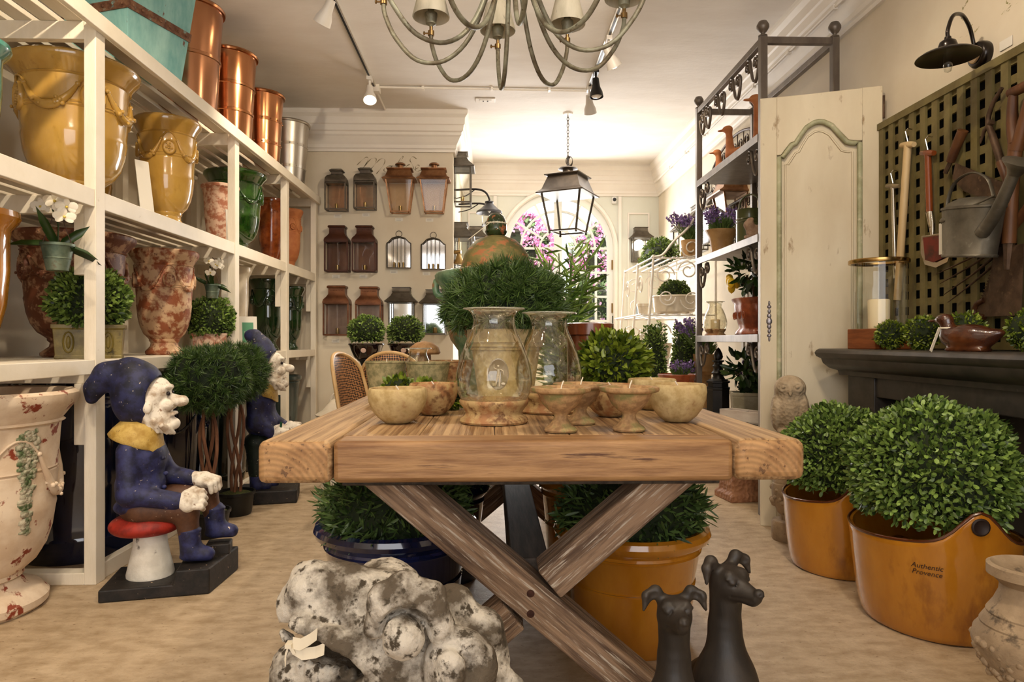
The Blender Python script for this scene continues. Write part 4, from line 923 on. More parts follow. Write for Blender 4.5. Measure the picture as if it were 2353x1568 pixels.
def hand(t, c, d, up, s, mat, name='hand'):
    """mitten back with four curled fingers and a thumb"""
    c = Vector(c); d = Vector(d).normalized(); up = Vector(up).normalized(); sd = d.cross(up).normalized(); P = []
    g = lambda a, b_, e: tuple(c + d * a * s + sd * b_ * s + up * e * s)
    P.append(('c', g(-.028, 0, 0), g(.012, 0, .0), .021 * s, .025 * s)); P.append(('c', g(0, -.014, 0), g(0, .014, 0), .022 * s, .022 * s))
    for k, (o, L) in enumerate(((-.025, .9), (-.009, 1.05), (.008, 1.0), (.023, .8))):
        a = g(.018, o, .006); m_ = g(.018 + .024 * L, o * 1.05, .004); e = g(.018 + .028 * L, o * 1.05, -.022)
        P += [('c', a, m_, .0095 * s, .0088 * s, {'k': .004}), ('c', m_, e, .0088 * s, .0078 * s, {'k': .004})]
    P += [('c', g(-.008, -.024, 0), g(.014, -.04, -.008), .010 * s, .0088 * s, {'k': .006}), ('c', g(.014, -.04, -.008), g(.034, -.032, -.014), .0088 * s, .0075 * s, {'k': .004})]
    return sculpt(name, P, mat, t, h=.0036 * s, k=.01)
def q(px, py, y=0, ox=390, oy=1348, k=K): return ((px - ox) * k, y, (oy - py) * k)
t = thing('garden_gnome', 'painted garden gnome in blue seated on a red and white toadstool', 'garden gnome', (-1.345, 2.93, 0), R(13))
b = MB(); b.prism([(q(262, 0)[0], 0), (q(455, 0)[0], 0), (q(517, 0)[0], 0), (q(517, 0)[0], .105), (q(410, 0)[0], .105), (q(403, 0)[0], .05), (q(262, 0)[0], .05)], .30, T=Matrix.Translation((0, -.16, 0)))
# chamfered near corner
b.v = [(v[0] - (.075 if v[0] > .2 and v[1] < 0 else 0), v[1], v[2]) for v in b.v]
b.obj('base', gblack, t, bevel=.006)
MB().lathe([(0, .045), (.090, .045), (.092, .06), (.078, .12), (.066, .18), (.062, .24), (0, .24)], 36, c=(q(342, 0)[0], 0, 0)).obj('toadstool_stem', gstem, t, 50)
sculpt('toadstool_cap', [('e', q(333, 1208), (.140, .13, .055)), ('e', q(333, 1240), (.13, .125, .028), {'op': '-', 'k': .02})], gred, t, h=.006)
# trousers and legs
sculpt('trousers', [('e', q(328, 1165), (.095, .11, .075)), ('c', q(335, 1172, -.05), q(420, 1172, -.055), .062, .05), ('c', q(420, 1172, -.055), q(428, 1240, -.055), .048, .040),
        ('c', q(335, 1165, .06), q(448, 1150, .07), .062, .048), ('c', q(448, 1150, .07), q(470, 1215, .075), .045, .038)], gbrown, t, h=.007, k=.03)
for nm, (x, y, dy, s) in {'a': (428, 1262, -.055, 1.0), 'b': (468, 1232, .075, .9)}.items():
    bt = sculpt('boot', [('c', q(x, y - 35, dy), q(x + 2, y, dy), .044, .040), ('c', q(x + 4, y + 5, dy), q(x + 38, y + 12, dy - .01), .036, .028), ('e', q(x + 12, y + 18, dy), (.062, .034, .012)), ('e', q(x, y - 42, dy), (.047, .045, .010), {'k': .005})], gblue, t, h=.005, k=.02)
MB().box(q(452, 0)[0], q(505, 0)[0], .03, .12, .1, .148).obj('foot_block', gblack, t, bevel=.006)
# jacket with sleeves
sculpt('jacket', [('e', q(328, 1060), (.088, .10, .105)), ('e', q(322, 1120), (.095, .11, .10)), ('e', q(318, 1165), (.092, .108, .04)),
        ('c', q(308, 1040, -.075), q(312, 1130, -.10), .046, .044), ('c', q(312, 1130, -.10), q(405, 1152, -.085), .044, .037),
        ('c', q(340, 1040, .07), q(365, 1105, .09), .045, .042), ('c', q(365, 1105, .09), q(425, 1118, .06), .040, .034)], gblue, t, h=.006, k=.022)
b = MB()
for px, py in ((388, 1058), (393, 1092), (390, 1122)): b.ball(q(px - 14, py, -.052), (.010, .009, .009), 8)
b.obj('buttons', gblue, t, 60)
def collar(t, c, s):
    b = MB(); b.lathe([(.04, .035), (.065, .042), (.085, .025), (.108, -.018), (.118, -.045), (.112, -.052), (.07, -.03), (.04, 0)], 40, sx=.95, sy=.95, T=Matrix.Translation(c) @ Matrix.Rotation(R(20), 4, 'Y') @ Matrix.Scale(s, 4)); n0 = len(b.v)
    b.v = [(v[0], v[1], v[2] - max(0, v[0] - c[0] - .05 * s) * .55) for v in b.v]; return b.obj('collar', gyel, t, 60)
collar(t, q(322, 1000), 1.0)
hand(t, q(428, 1152, -.088), (1, 0, .05), (0, -.9, .5), 1.35, gwhite)
hand(t, q(446, 1120, .045), (1, -.3, -.25), (0, -.2, 1), 1.35, gwhite)
def gnome_head(t, f, s, hatmat, tip, smile=True):
    """f maps photo-like head coordinates: x right, z up, centre of head 0,0"""
    g = lambda x, z, y=0: tuple(Vector(f) + Vector((x, y, z)) * s)
    P = [('e', g(.0, 0), (.075 * s, .078 * s, .095 * s)), ('e', g(.045, -.075), (.062 * s, .062 * s, .062 * s)), ('e', g(.05, .045), (.045 * s, .058 * s, .055 * s)),
         ('e', g(.085, -.015, -.03), (.028 * s, .026 * s, .026 * s), {'k': .01 * s}), ('e', g(.085, -.015, .03), (.028 * s, .026 * s, .026 * s), {'k': .01 * s}),
         ('c', g(.078, .02), g(.125, .000), .018 * s, .024 * s, {'k': .008 * s}), ('e', g(.138, .0), (.025 * s, .024 * s, .023 * s), {'k': .006 * s}),
         ('e', g(.098, -.095), (.032 * s, .04 * s, .028 * s), {'k': .012 * s}), ('c', g(.105, -.055, -.03), g(.105, -.055, .03), .012 * s, .012 * s, {'k': .006 * s}),
         ('e', g(.125, -.068), (.03 * s, .05 * s, .007 * s), (0, 15, 0), {'op': '-', 'k': .008 * s}),
         ('c', g(.088, .062, -.04), g(.095, .06, -.01), .008 * s, .009 * s, {'k': .01 * s}), ('c', g(.088, .062, .04), g(.095, .06, .01), .008 * s, .009 * s, {'k': .01 * s}),
         ('e', g(.095, .035, -.028), (.012 * s, .014 * s, .012 * s), {'op': '-', 'k': .006 * s}), ('e', g(.095, .035, .028), (.012 * s, .014 * s, .012 * s), {'op': '-', 'k': .006 * s}),
         ('e', g(.02, -.02, -.075), (.018 * s, .012 * s, .024 * s), {'k': .006 * s})]
    for k in range(9): P.append(('c', g(.012 + .01 * k, -.06 - .006 * k, -.055 + .012 * (k % 3) - .002 * k), g(.02 + .011 * k, -.118 - .002 * k, -.05 + .01 * (k % 3) + .002 * k), .012 * s, .008 * s, {'k': .005 * s}))
    hd = sculpt('head', P, gwhite, t, h=.0045 * s, k=.03 * s)
    b = MB()
    for y in (-.034, .034): b.ball(g(.091, .034, y), (.008 * s, .009 * s, .010 * s), 10)
    b.obj('eyes', M('eye_dark', (.03, .02, .02), rough=.3), hd, 60)
    sculpt('hat', [('e', g(-.035, .02), (.098 * s, .098 * s, .125 * s)), ('e', g(-.03, .07), (.095 * s, .095 * s, .10 * s))] + [('c', g(*a), g(*c_), ra * s, rb_ * s, {'k': .04 * s}) for a, c_, ra, rb_ in tip] + [('e', g(.075, -.01), (.075 * s, .12 * s, .12 * s), (0, -18, 0), {'op': '-', 'k': .01 * s})], hatmat, t, h=.006 * s, k=.03 * s)
    return hd
gnome_head(t, q(334, 935), 1.0, ghat, [((-.07, .13), (-.15, .115), .055, .045), ((-.15, .115), (-.195, .06), .042, .032), ((-.195, .06), (-.205, .015), .03, .021)])
# standing gnome
K2 = .00283
q2 = lambda px, py, y=0: q(px, py, y, 612, 1146, K2)
t = thing('garden_gnome', 'painted garden gnome in blue standing with outstretched hands beyond the topiary trees', 'garden gnome', (-1.455, 4.47, 0), R(12))
MB().box(q2(553, 0)[0], q2(680, 0)[0], -.14, .14, 0, .085).obj('base', gblack, t, bevel=.008)
sculpt('trousers', [('e', q2(592, 1010), (.085, .10, .06)), ('c', q2(588, 1015, -.045), q2(590, 1080, -.045), .062, .048), ('c', q2(600, 1015, .045), q2(606, 1080, .045), .06, .046)], ggreen, t, h=.009, k=.03)
for y, o in ((-.045, 0), (.045, 14)): sculpt('boot', [('c', q2(590 + o, 1078, y), q2(591 + o, 1108, y), .044, .042), ('c', q2(592 + o, 1108, y), q2(612 + o, 1110, y), .036, .03)], gblue, t, h=.008, k=.02)
sculpt('jacket', [('e', q2(600, 925), (.085, .105, .12)), ('e', q2(599, 968), (.10, .115, .10)), ('c', q2(588, 905, -.08), q2(590, 965, -.11), .052, .046), ('c', q2(590, 965, -.11), q2(625, 990, -.085), .045, .036),
        ('c', q2(605, 910, .08), q2(615, 960, .10), .05, .044), ('c', q2(615, 960, .10), q2(645, 978, .06), .04, .034)], gblue, t, h=.008, k=.025)
collar(t, q2(604, 886), 1.0)
hand(t, q2(636, 990, -.08), (1, 0, -.1), (0, -.9, .5), 1.5, gwhite)
hand(t, q2(658, 984, .05), (1, -.2, -.1), (0, -.5, .8), 1.5, gwhite)
b = MB(); b.tube([q2(641, 1000, -.085), q2(645, 965, -.085)], .008, 6); b.obj('green_peg', M('green_peg', (.01, .10, .04), rough=.4), t, 60)
gnome_head(t, q2(611, 845), 1.05, ghat, [((-.04, .15), (-.075, .195), .06, .04), ((-.075, .195), (-.10, .205), .04, .028)])
# ---- topiary trees
stemm = M('vine_stem', (.16, .07, .035), (.30, .15, .08), 30, .8, stretch=(1, 1, .2), bump=.4)
blackp = M('black_plastic', (.012, .011, .010), (.018, .017, .015), 9, .45)
def topiary(label, x, y, ztop, r, seed):
    t = thing('topiary_tree', label, 'topiary tree', (x, y, 0), group='needle ball topiary trees')
    MB().lathe([(0, 0), (.085, 0), (.09, .01), (.105, .12), (.112, .122), (.113, .138), (.104, .138), (.1, .12), (0, .12)], 40).obj('pot', blackp, t, 40)
    MB().lathe([(.1, .12), (.08, .128), (.04, .135), (0, .137)], 28).obj('moss', soilm, t, 50)
    rr = random.Random(seed)
    for k in range(4):
        a0 = k * 1.57; b = MB(); pts = []
        for i in range(9):
            u = i / 8; a = a0 + 2.6 * u * (1 if k % 2 else -1); rad = .016 + .03 * math.sin(PI * min(u * 1.1, 1)) + .01 * rr.random()
            pts.append((rad * math.cos(a), rad * math.sin(a), .12 + u * (ztop - r * 1.5 - .12)))
        b.tube(pts, .0095, 7, smooth=3); b.obj('stem', stemm, t, 60)
    needleball('foliage', t, needm, (0, 0, ztop - r), (r * .92, r * .92, r * .84), 360, .042, 32, w=.0019, lump=.05, spread=.85)
topiary('needle-leaved ball topiary with twisted stems, front one beside the seated gnome', -1.50, 3.66, 1.045, .215, 1)
topiary('needle-leaved ball topiary on twisted stems in a black pot, behind the front one', -1.525, 4.11, 1.045, .205, 2)

# ---- stone head in the foreground
stone = M('lichen_stone', (.15, .12, .085), (.64, .59, .51), 7, .85, thr=(.47, .58), c3=(.09, .07, .045), sc3=40, thr3=(.54, .62), bump=1, bsc=26, bdist=.012, det=12)
G = .00088
gx, gy = -.20, 1.40
def g(px, py, y=0): v = atY(px, py, gy + y); return (v.x - gx, y, v.z)
t = thing('stone_gargoyle', 'weathered stone gargoyle head with bulging eyes and gaping mouth before the table', 'statue', (gx, gy, 0))
P = [('e', g(895, 1485, 0), (.13, .14, .12)), ('e', g(960, 1465, .02), (.10, .13, .105)), ('e', g(1015, 1560), (.115, .14, .14)), ('e', g(930, 1660), (.18, .15, .19)),
     ('c', g(880, 1410, 0), g(760, 1382, 0), .085, .074), ('c', g(780, 1380, 0), g(705, 1385, 0), .074, .056), ('c', g(800, 1345, 0), g(700, 1325, 0), .035, .028), ('e', g(712, 1350, -.085), (.022, .03, .028), {'op': '-', 'k': .015}), ('e', g(760, 1385, -.085), (.03, .02, .016), (0, 25, 0), {'op': '-', 'k': .02}), ('e', g(712, 1360, -.03), (.045, .04, .052)), ('e', g(712, 1360, .05), (.045, .04, .052)),
     ('e', g(735, 1318, -.02), (.035, .03, .022)), ('c', g(675, 1400, -.02), g(668, 1450, -.02), .030, .022), ('c', g(668, 1450, -.02), g(680, 1475, -.02), .02, .016),
     # upper lip ridge sweeping back and down to the jaw corner
     ('c', g(690, 1430, -.07), g(760, 1470, -.10), .022, .022, {'k': .012}), ('c', g(760, 1470, -.10), g(840, 1530, -.115), .022, .024, {'k': .012}),
     # lower jaw
     ('c', g(690, 1545, 0), g(840, 1570, 0), .062, .085), ('c', g(672, 1540, -.03), g(800, 1548, -.08), .03, .03, {'k': .015}), ('e', g(735, 1630, 0), (.12, .10, .07)),
     # mouth cavity
     ('e', g(735, 1495, -.06), (.095, .12, .030), (0, 22, 0), {'op': '-', 'k': .02}), ('e', g(770, 1515, -.10), (.07, .06, .022), (0, 18, 0), {'op': '-', 'k': .015}),
     # brow ridge over the eye
     ('c', g(862, 1440, -.12), g(880, 1370, -.12), .022, .024, {'k': .015}), ('c', g(880, 1370, -.12), g(930, 1350, -.125), .024, .026, {'k': .015}), ('c', g(930, 1350, -.125), g(985, 1375, -.12), .026, .03, {'k': .018}),
     ('c', g(985, 1375, -.12), g(1010, 1440, -.13), .03, .028, {'k': .018}), ('e', g(930, 1395, -.13), (.065, .04, .04)),
     # eye socket and eyeball
     ('e', g(926, 1468, -.165), (.052, .045, .055), {'op': '-', 'k': .01}), ('e', g(926, 1466, -.150), (.038, .040, .040), {'k': .003}),
     # ear whorl
     ('e', g(1058, 1535, -.12), (.070, .05, .075)), ('e', g(1062, 1533, -.175), (.035, .035, .048), {'op': '-', 'k': .02}), ('e', g(1035, 1545, -.16), (.026, .02, .04), {'k': .012}),
     # crest, horn, fins
     ('e', g(900, 1340, .07), (.06, .06, .045)), ('e', g(880, 1322, .10), (.055, .05, .035)), ('c', g(1040, 1400, .02), g(1118, 1462, .0), .05, .018), ('c', g(1110, 1450, 0), g(1150, 1600, .02), .045, .03), ('c', g(1100, 1540, -.02), g(1185, 1580, -.03), .05, .02),
     ('e', g(1000, 1720, 0), (.22, .18, .12)), ('b', (0.02, 0, .09), (.26, .17, .09), .04)]
for k in range(7): P.append(('e', g(690 + 20 * k, 1532 + 3 * k, -.065 - .004 * k), (.009, .012, .014), {'k': .004}))
sculpt('head', P, stone, t, h=.0044, k=.015, rough=.0028, rf=62)
rib = rb
b = MB(); z = lambda px, py, y: g(px, py, y)
b.bar(z(668, 1478, -.10), z(680, 1498, -.10), .006, .022, (0, 1, 0)); b.box(*[v for pr in zip(z(654, 1492, -.115), z(676, 1472, -.095)) for v in pr])
for pts, w in (([(672, 1478), (690, 1482), (712, 1470), (728, 1458)], .010), ([(672, 1490), (695, 1504), (725, 1500), (745, 1492)], .010), ([(662, 1490), (654, 1510), (656, 1524)], .006)):
    Pq = [Vector(z(px, py, -.105 - .006 * i)) for i, (px, py) in enumerate(pts)]
    for a, c_ in zip(Pq, Pq[1:]):
        n0 = Vector((0, .3, 1)) * w; b.add([a - n0, c_ - n0, c_ + n0, a + n0], [(0, 1, 2, 3)])
b.obj('ribbon', rib, t, solid=.001)

# ---- two greyhound statues
dogm = M('dark_bronze_clay', (.030, .024, .019), (.07, .056, .045), 9, .5, thr=(.35, .65), bump=.5, bsc=60, bdist=.002, stretch=(1, 1, .4), c3=(.11, .085, .065), sc3=12, thr3=(.62, .8))
def dog(label, x, y, rz, H, turn, look):
    t = thing('greyhound_statue', label, 'statue', (x, y, 0), rz, 'pair of dark greyhound statues')
    s = H / .53; hz = .445 * s
    tx, ty = math.sin(R(turn)), -math.cos(R(turn))
    sx_, sy_ = ty, -tx     # sideways axis of the head
    sd = Vector((-ty, tx, 0)); fw = Vector((tx, ty, 0)); up = Vector((0, 0, 1)); hc = Vector((0, -.02 * s, hz))
    hp = lambda f, si, u: tuple(hc + fw * f * s + sd * si * s + up * (u + f * look) * s)
    P = [('e', (0, -.01 * s, .20 * s), (.072 * s, .078 * s, .10 * s)), ('e', (0, .05 * s, .13 * s), (.082 * s, .10 * s, .11 * s)), ('e', (0, .10 * s, .085 * s), (.10 * s, .10 * s, .085 * s)),
         ('c', (0, -.012 * s, .25 * s), (0, -.005 * s, .34 * s), .052 * s, .034 * s), ('c', (0, -.005 * s, .34 * s), tuple(hc + Vector((0, .008, -.02)) * s), .033 * s, .036 * s)]
    for e in (-1, 1):
        P += [('c', (e * .042 * s, -.06 * s, .19 * s), (e * .04 * s, -.075 * s, .10 * s), .030 * s, .019 * s), ('c', (e * .04 * s, -.075 * s, .10 * s), (e * .04 * s, -.08 * s, .02 * s), .018 * s, .016 * s), ('e', (e * .04 * s, -.095 * s, .014 * s), (.02 * s, .032 * s, .014 * s)),
              ('e', (e * .075 * s, .06 * s, .075 * s), (.035 * s, .075 * s, .065 * s)), ('e', (e * .085 * s, .0, .015 * s), (.02 * s, .05 * s, .015 * s)),
              ('e', hp(.022, e * .020, .018), (.012 * s, .012 * s, .010 * s), {'k': .012}), 
              # folded ears: a root rising outwards and a flap curling down
              ('c', hp(-.014, e * .022, .026), hp(-.012, e * .040, .046), .012 * s, .013 * s, {'k': .010}), ('c', hp(-.012, e * .040, .046), hp(-.004, e * .060, .036), .014 * s, .012 * s, {'k': .006}), ('c', hp(-.004, e * .060, .036), hp(.002, e * .069, .006), .012 * s, .0035 * s, {'k': .005}),
              ('e', hp(.012, e * .046, .034), (.014 * s, .014 * s, .014 * s), {'op': '-', 'k': .005}), ('e', hp(.014, e * .058, .020), (.010 * s, .010 * s, .012 * s), {'op': '-', 'k': .004})]
    late = []
    for e in (-1, 1): late += [('e', hp(.036, e * .024, .006), (.011 * s, .011 * s, .009 * s), {'op': '-', 'k': .004}), ('e', hp(.0305, e * .0215, .006), (.0095 * s, .0095 * s, .0080 * s), {'k': .001}), ('c', hp(.036, e * .012, .014), hp(.028, e * .034, .013), .0035 * s, .003 * s, {'k': .004})]
    P += [('e', tuple(hc), (.037 * s, .040 * s, .036 * s)), ('c', hp(.01, 0, -.005), hp(.075, 0, -.020), .027 * s, .014 * s), ('c', hp(.02, 0, -.016), hp(.066, 0, -.032), .020 * s, .010 * s), ('e', hp(.083, 0, -.012), (.012 * s, .012 * s, .010 * s), {'k': .003}), ('c', hp(.03, -.024, -.026), hp(.075, -.014, -.026), .0028 * s, .002 * s, {'op': '-', 'k': .004}), ('c', hp(.03, .024, -.026), hp(.075, .014, -.026), .0028 * s, .002 * s, {'op': '-', 'k': .004}), ('e', hp(.092, -.006, -.012), (.003 * s,) * 3, {'op': '-', 'k': .002}), ('e', hp(.092, .006, -.012), (.003 * s,) * 3, {'op': '-', 'k': .002})]
    sculpt('body', P + late, dogm, t, h=.0034, k=.015)
    MB().box(-.12 * s, .12 * s, -.135 * s, .18 * s, -.0, .012).obj('plinth', dogm, t, bevel=.004)
    return t
dog('dark greyhound statue facing forward, the shorter of the pair by the table leg', .402, 1.50, R(-10), .52, 8, .30)
dog('dark greyhound statue with its head turned right, the taller of the pair', .548, 1.60, R(6), .56, 24, .10)
# ---- owl on baluster
oak = M('carved_sandstone', (.33, .25, .16), (.50, .40, .28), 12, .85, thr=(.35, .6), bump=.8, vor=60, bdist=.006)
sst = M('sandstone', (.30, .22, .14), (.46, .35, .23), 10, .85, thr=(.35, .65), bump=.5, bsc=30, c3=(.16, .12, .08), sc3=14)
t = thing('stone_baluster', 'carved sandstone baluster on a round foot beside the cream panel', 'baluster', (1.545, 3.50, 0))
MB().lathe([(0, 0), (.085, 0), (.09, .01), (.09, .09), (.085, .10), (.05, .105), (.048, .13), (.06, .14), (.085, .20), (.09, .26), (.085, .29), (.08, .295), (.08, .305), (.07, .33), (.071, .335), (.062, .36), (.063, .365), (.055, .40), (.045, .46), (.05, .50), (.07, .515), (.075, .53), (.075, .55), (0, .55)], 40).obj('shaft', sst, t, 35)
b = MB(); rr = random.Random(4)
for k in range(60): a = rr.uniform(0, 2 * PI); z_ = rr.uniform(.18, .27); r_ = .086 if z_ > .2 else .078; b.ball((r_ * math.cos(a), r_ * math.sin(a), z_), rr.uniform(.010, .018), 8)
b.obj('fruit_band', sst, t, 60)
t = thing('stone_owl', 'carved sandstone owl perched on a baluster beside the cream panel', 'statue', (1.545, 3.50, .55), R(-22))
sculpt('body', [('e', (0, 0, .13), (.075, .075, .125)), ('e', (0, -.01, .235), (.078, .07, .068)), ('e', (-.065, 0, .11), (.03, .06, .095)), ('e', (.065, 0, .11), (.03, .06, .095)), ('e', (-.033, -.066, .245), (.030, .014, .030), {'k': .006}), ('e', (.033, -.066, .245), (.030, .014, .030), {'k': .006}),
        ('e', (-.033, -.082, .245), (.018, .012, .018), {'op': '-', 'k': .004}), ('e', (.033, -.082, .245), (.018, .012, .018), {'op': '-', 'k': .004}), ('e', (-.033, -.074, .245), (.010, .010, .010), {'k': .002}), ('e', (.033, -.074, .245), (.010, .010, .010), {'k': .002}),
        ('c', (0, -.075, .235), (0, -.085, .205), .012, .006, {'k': .006}), ('b', (0, 0, .012), (.06, .06, .012), .01)], oak, t, h=.0045, k=.018)
# ---------------------------------------------------------------- right side: mantel, trellis, tools
slate = M('slate_grey_stone', (.055, .045, .037), (.085, .07, .058), 14, .45, c3=(.14, .12, .10), sc3=60, thr3=(.68, .72))
MXF, MY1, MY0, MZ = 1.735, 3.57, 1.1, .99
t = thing('mantelpiece', 'dark slate fireplace surround with a moulded mantel shelf on the right wall', 'fireplace', (1.95, 2.4, 0))
T = (-1.95, -2.4, 0)
def mp(name, fn, mat=slate, bev=.004, sm=None):
    b = MB(); fn(b); b.v = [(v[0] + T[0], v[1] + T[1], v[2]) for v in b.v]; return b.obj(name, mat, t, sm, bevel=bev)
prf = [(0, 0), (-.012, -.008), (-.018, -.022), (-.012, -.040), (.0, -.048), (.006, -.052), (.012, -.075), (.035, -.10), (.065, -.112), (.07, -.135)]
def shelf(b):
    rings = []
    for dx, dz in prf: rings.append([(MXF + dx, MY0, MZ + dz), (MXF + dx, MY1 - dx, MZ + dz), (XW, MY1 - dx, MZ + dz), (XW, MY0, MZ + dz)])
    b.loft(rings[::-1])
mp('mantel_shelf', shelf, bev=0, sm=40)
mp('jamb', lambda b: b.box(1.83, XW, 3.22, 3.46, 0, MZ - .135)); mp('jamb', lambda b: b.box(1.83, XW, 1.2, 1.45, 0, MZ - .135))
mp('lintel', lambda b: b.box(1.84, XW, 1.45, 3.22, MZ - .23, MZ - .135))
mp('firebox', lambda b: b.box(2.06, XW, 1.45, 3.22, 0, MZ - .23), M('firebox_board', (.10, .075, .05), (.13, .10, .07), 4, .8))
# trellis
tro = M('olive_trellis_paint', (.17, .135, .055), (.23, .19, .08), 8, .5, bump=.15)
t = thing('trellis', 'olive green square lattice trellis panel on the right wall', 'trellis', (2.08, 3.62, .995))
b = MB(); HT = 1.19; Lw = 2.4
n = 0; y = -.045
while y > -Lw:
    b.box(-.022, -.010, y - .040, y, .02, HT - .02); y -= .087
b.box(-.026, .01, -.03, 0, 0, HT); b.box(-.028, .012, -Lw, 0, HT - .035, HT); b.box(-.026, .01, -Lw, 0, 0, .03)
b.obj('vertical_laths', tro, t)
b = MB(); z_ = .05
while z_ < HT - .05: b.box(-.010, .002, -Lw, -.01, z_, z_ + .036); z_ += .0775
b.obj('horizontal_laths', tro, t); MB().box(.025, .035, -Lw, 0, 0, HT).obj('backing', M('lattice_gap_dark', (.012, .009, .005), rough=.9), t)  # dark sheet added to stand for the darkness behind the lattice holes
TXX = 2.035   # plane just off the lattice
def W_(px, py, X=TXX): return atX(px, py, X)
def rel(o, pts): return [p - o for p in pts]
def tool(name, label, px, py, X=TXX, cat='garden tool'):
    o = W_(px, py, X); return thing(name, label, cat, o), o
ash = M('pale_ash_wood', (.58, .42, .22), (.68, .52, .30), 6, .45, stretch=(1, 1, .1))
mah = M('varnished_red_wood', (.18, .045, .012), (.28, .08, .02), 8, .22, coat=.6, stretch=(1, 1, .1))
oldw = M('old_tool_wood', (.10, .04, .015), (.19, .085, .03), 9, .5, stretch=(1, 1, .15), bump=.3)
chrome = M('polished_steel', (.72, .69, .63), rough=.12, metal=1)
oldm = M('old_iron', (.10, .06, .035), (.17, .11, .07), 12, .6, metal=.5, c3=(.22, .15, .09), sc3=20, bump=.3)
zinc = M('aged_zinc', (.15, .135, .105), (.25, .225, .18), 9, .5, metal=.65, thr=(.35, .65), c3=(.36, .33, .27), sc3=26, thr3=(.62, .75), bump=.25, bsc=25, bdist=.003)
def hook(b, p): b.tube([p + Vector((.03, 0, .06)), p + Vector((0, 0, .065)), p + Vector((-.012, 0, .05)), p + Vector((0, 0, .0))], .003, 6)
def thandle(name, label, top, bot, hw, mat, hmat, r=.016, rh=.018, extra=None):
    a = W_(*top); c = W_(*bot); o = a; t = thing(name, label, 'garden tool', o)
    b = MB(); b.tube(rel(o, [a, a * .5 + c * .5, c]), r, 12); b.obj('shaft', mat, t, 60)
    b = MB(); d = Vector((.0, hw, .012)); b.tube([-d, -d * .5, d * .0, d * .5, d], lambda u: rh * (.75 + .25 * math.sin(PI * u)), 12); b.obj('grip', hmat, t, 60)
    b = MB(); hook(b, Vector((0, 0, .015))); b.obj('hook', chrome, t)
    if extra: extra(t, o)
    return t
thandle('steel_dibber', 'thin polished steel rod tool with a T grip, leftmost on the trellis', (2052, 428), (2058, 640), .055, chrome, M('horn_grip', (.25, .19, .11), (.34, .27, .17), 10, .4), r=.011, rh=.012)
thandle('dibber', 'long pale wooden tool with a T grip hanging on the trellis', (2086, 333), (2062, 690), .05, ash, ash, r=.018, rh=.017)
def trowelhead(t, o):
    a = W_(2136, 488); c = W_(2143, 545)
    b = MB(); b.tube(rel(o, [a + Vector((0, .012, 0)), W_(2138, 520), c]), .008, 8); b.tube(rel(o, [a - Vector((0, .012, 0)), W_(2143, 515), c]), .008, 8); b.tube(rel(o, [a, a * .4 + c * .6]), lambda u: .017 - .006 * u, 10); b.obj('socket', chrome, t, 60)
    b = MB(); cc = W_(2150, 568) - o
    for k in range(9):
        pass
    out = [(-.07, .06), (.07, .06), (.075, -.02), (.055, -.075), (.0, -.095), (-.055, -.075), (-.075, -.02)]
    b.prism([(x, z) for x, z in out], .004, T=Matrix.Translation(cc) @ Matrix.Rotation(R(-70), 4, 'Z')); b.obj('blade', chrome, t, bevel=.001)
    MB().prism([(-.05, .05), (.06, .05), (.06, -.05), (.0, -.07), (-.04, -.055)], .006, T=Matrix.Translation(cc + Vector((-.012, 0, 0))) @ Matrix.Rotation(R(-70), 4, 'Z')).obj('sheath', M('leather', (.11, .05, .03), (.22, .05, .03), 20, .6), t)
thandle('bulb_spade', 'short red-brown varnished spade with a steel blade hanging on the trellis', (2132, 352), (2136, 488), .045, mah, mah, r=.015, rh=.016, extra=trowelhead)
t, o = tool('price_tag', 'white printed tag hanging behind the zinc watering can', 2168, 548, TXX - .02, 'tag'); tg = MB().box(-.001, 0, -.03, .03, -.07, .07).obj('card', card, t)
# saw behind can
t, o = tool('pruning_saw', 'old hand saw with a wooden grip and broad rusty blade behind the watering can', 2205, 330)
b = MB(); b.tube(rel(o, [W_(2213, 300), W_(2196, 340), W_(2184, 372)]), lambda u: .022 - .004 * u, 10); b.obj('grip', oldw, t, 60)
b = MB(); b.tube(rel(o, [W_(2184, 372), W_(2172, 398)]), .010, 8)
P4 = rel(o, [W_(2195, 375), W_(2330, 430), W_(2330, 480), W_(2215, 440), W_(2188, 410)]); th_ = Vector((.004, 0, 0)); b.add(P4 + [p + th_ for p in P4], [(0, 1, 2, 3, 4), (9, 8, 7, 6, 5)] + [(i, i + 5, (i + 1) % 5 + 5, (i + 1) % 5) for i in range(5)])
b.obj('blade', oldm, t)
# loppers
t, o = tool('long_pruner', 'old long-handled pruner with a hooked beak at the top right of the trellis', 2277, 330)
b = MB(); b.tube(rel(o, [W_(2303, 202), W_(2283, 235), W_(2271, 270), W_(2273, 290), W_(2280, 310)]), lambda u: .007 + .006 * u, 8, smooth=3); b.tube(rel(o, [W_(2280, 280), W_(2262, 300), W_(2252, 330)]), lambda u: .012 - .008 * u, 8); b.obj('blades', oldm, t, 60)
b = MB(); b.tube(rel(o, [W_(2280, 310), W_(2300, 372)]), .014, 10); b.obj('ferrule', oldm, t, 60)
b = MB(); b.tube(rel(o, [W_(2300, 372), W_(2325, 440)]), .018, 10); b.obj('handle', oldw, t, 60)
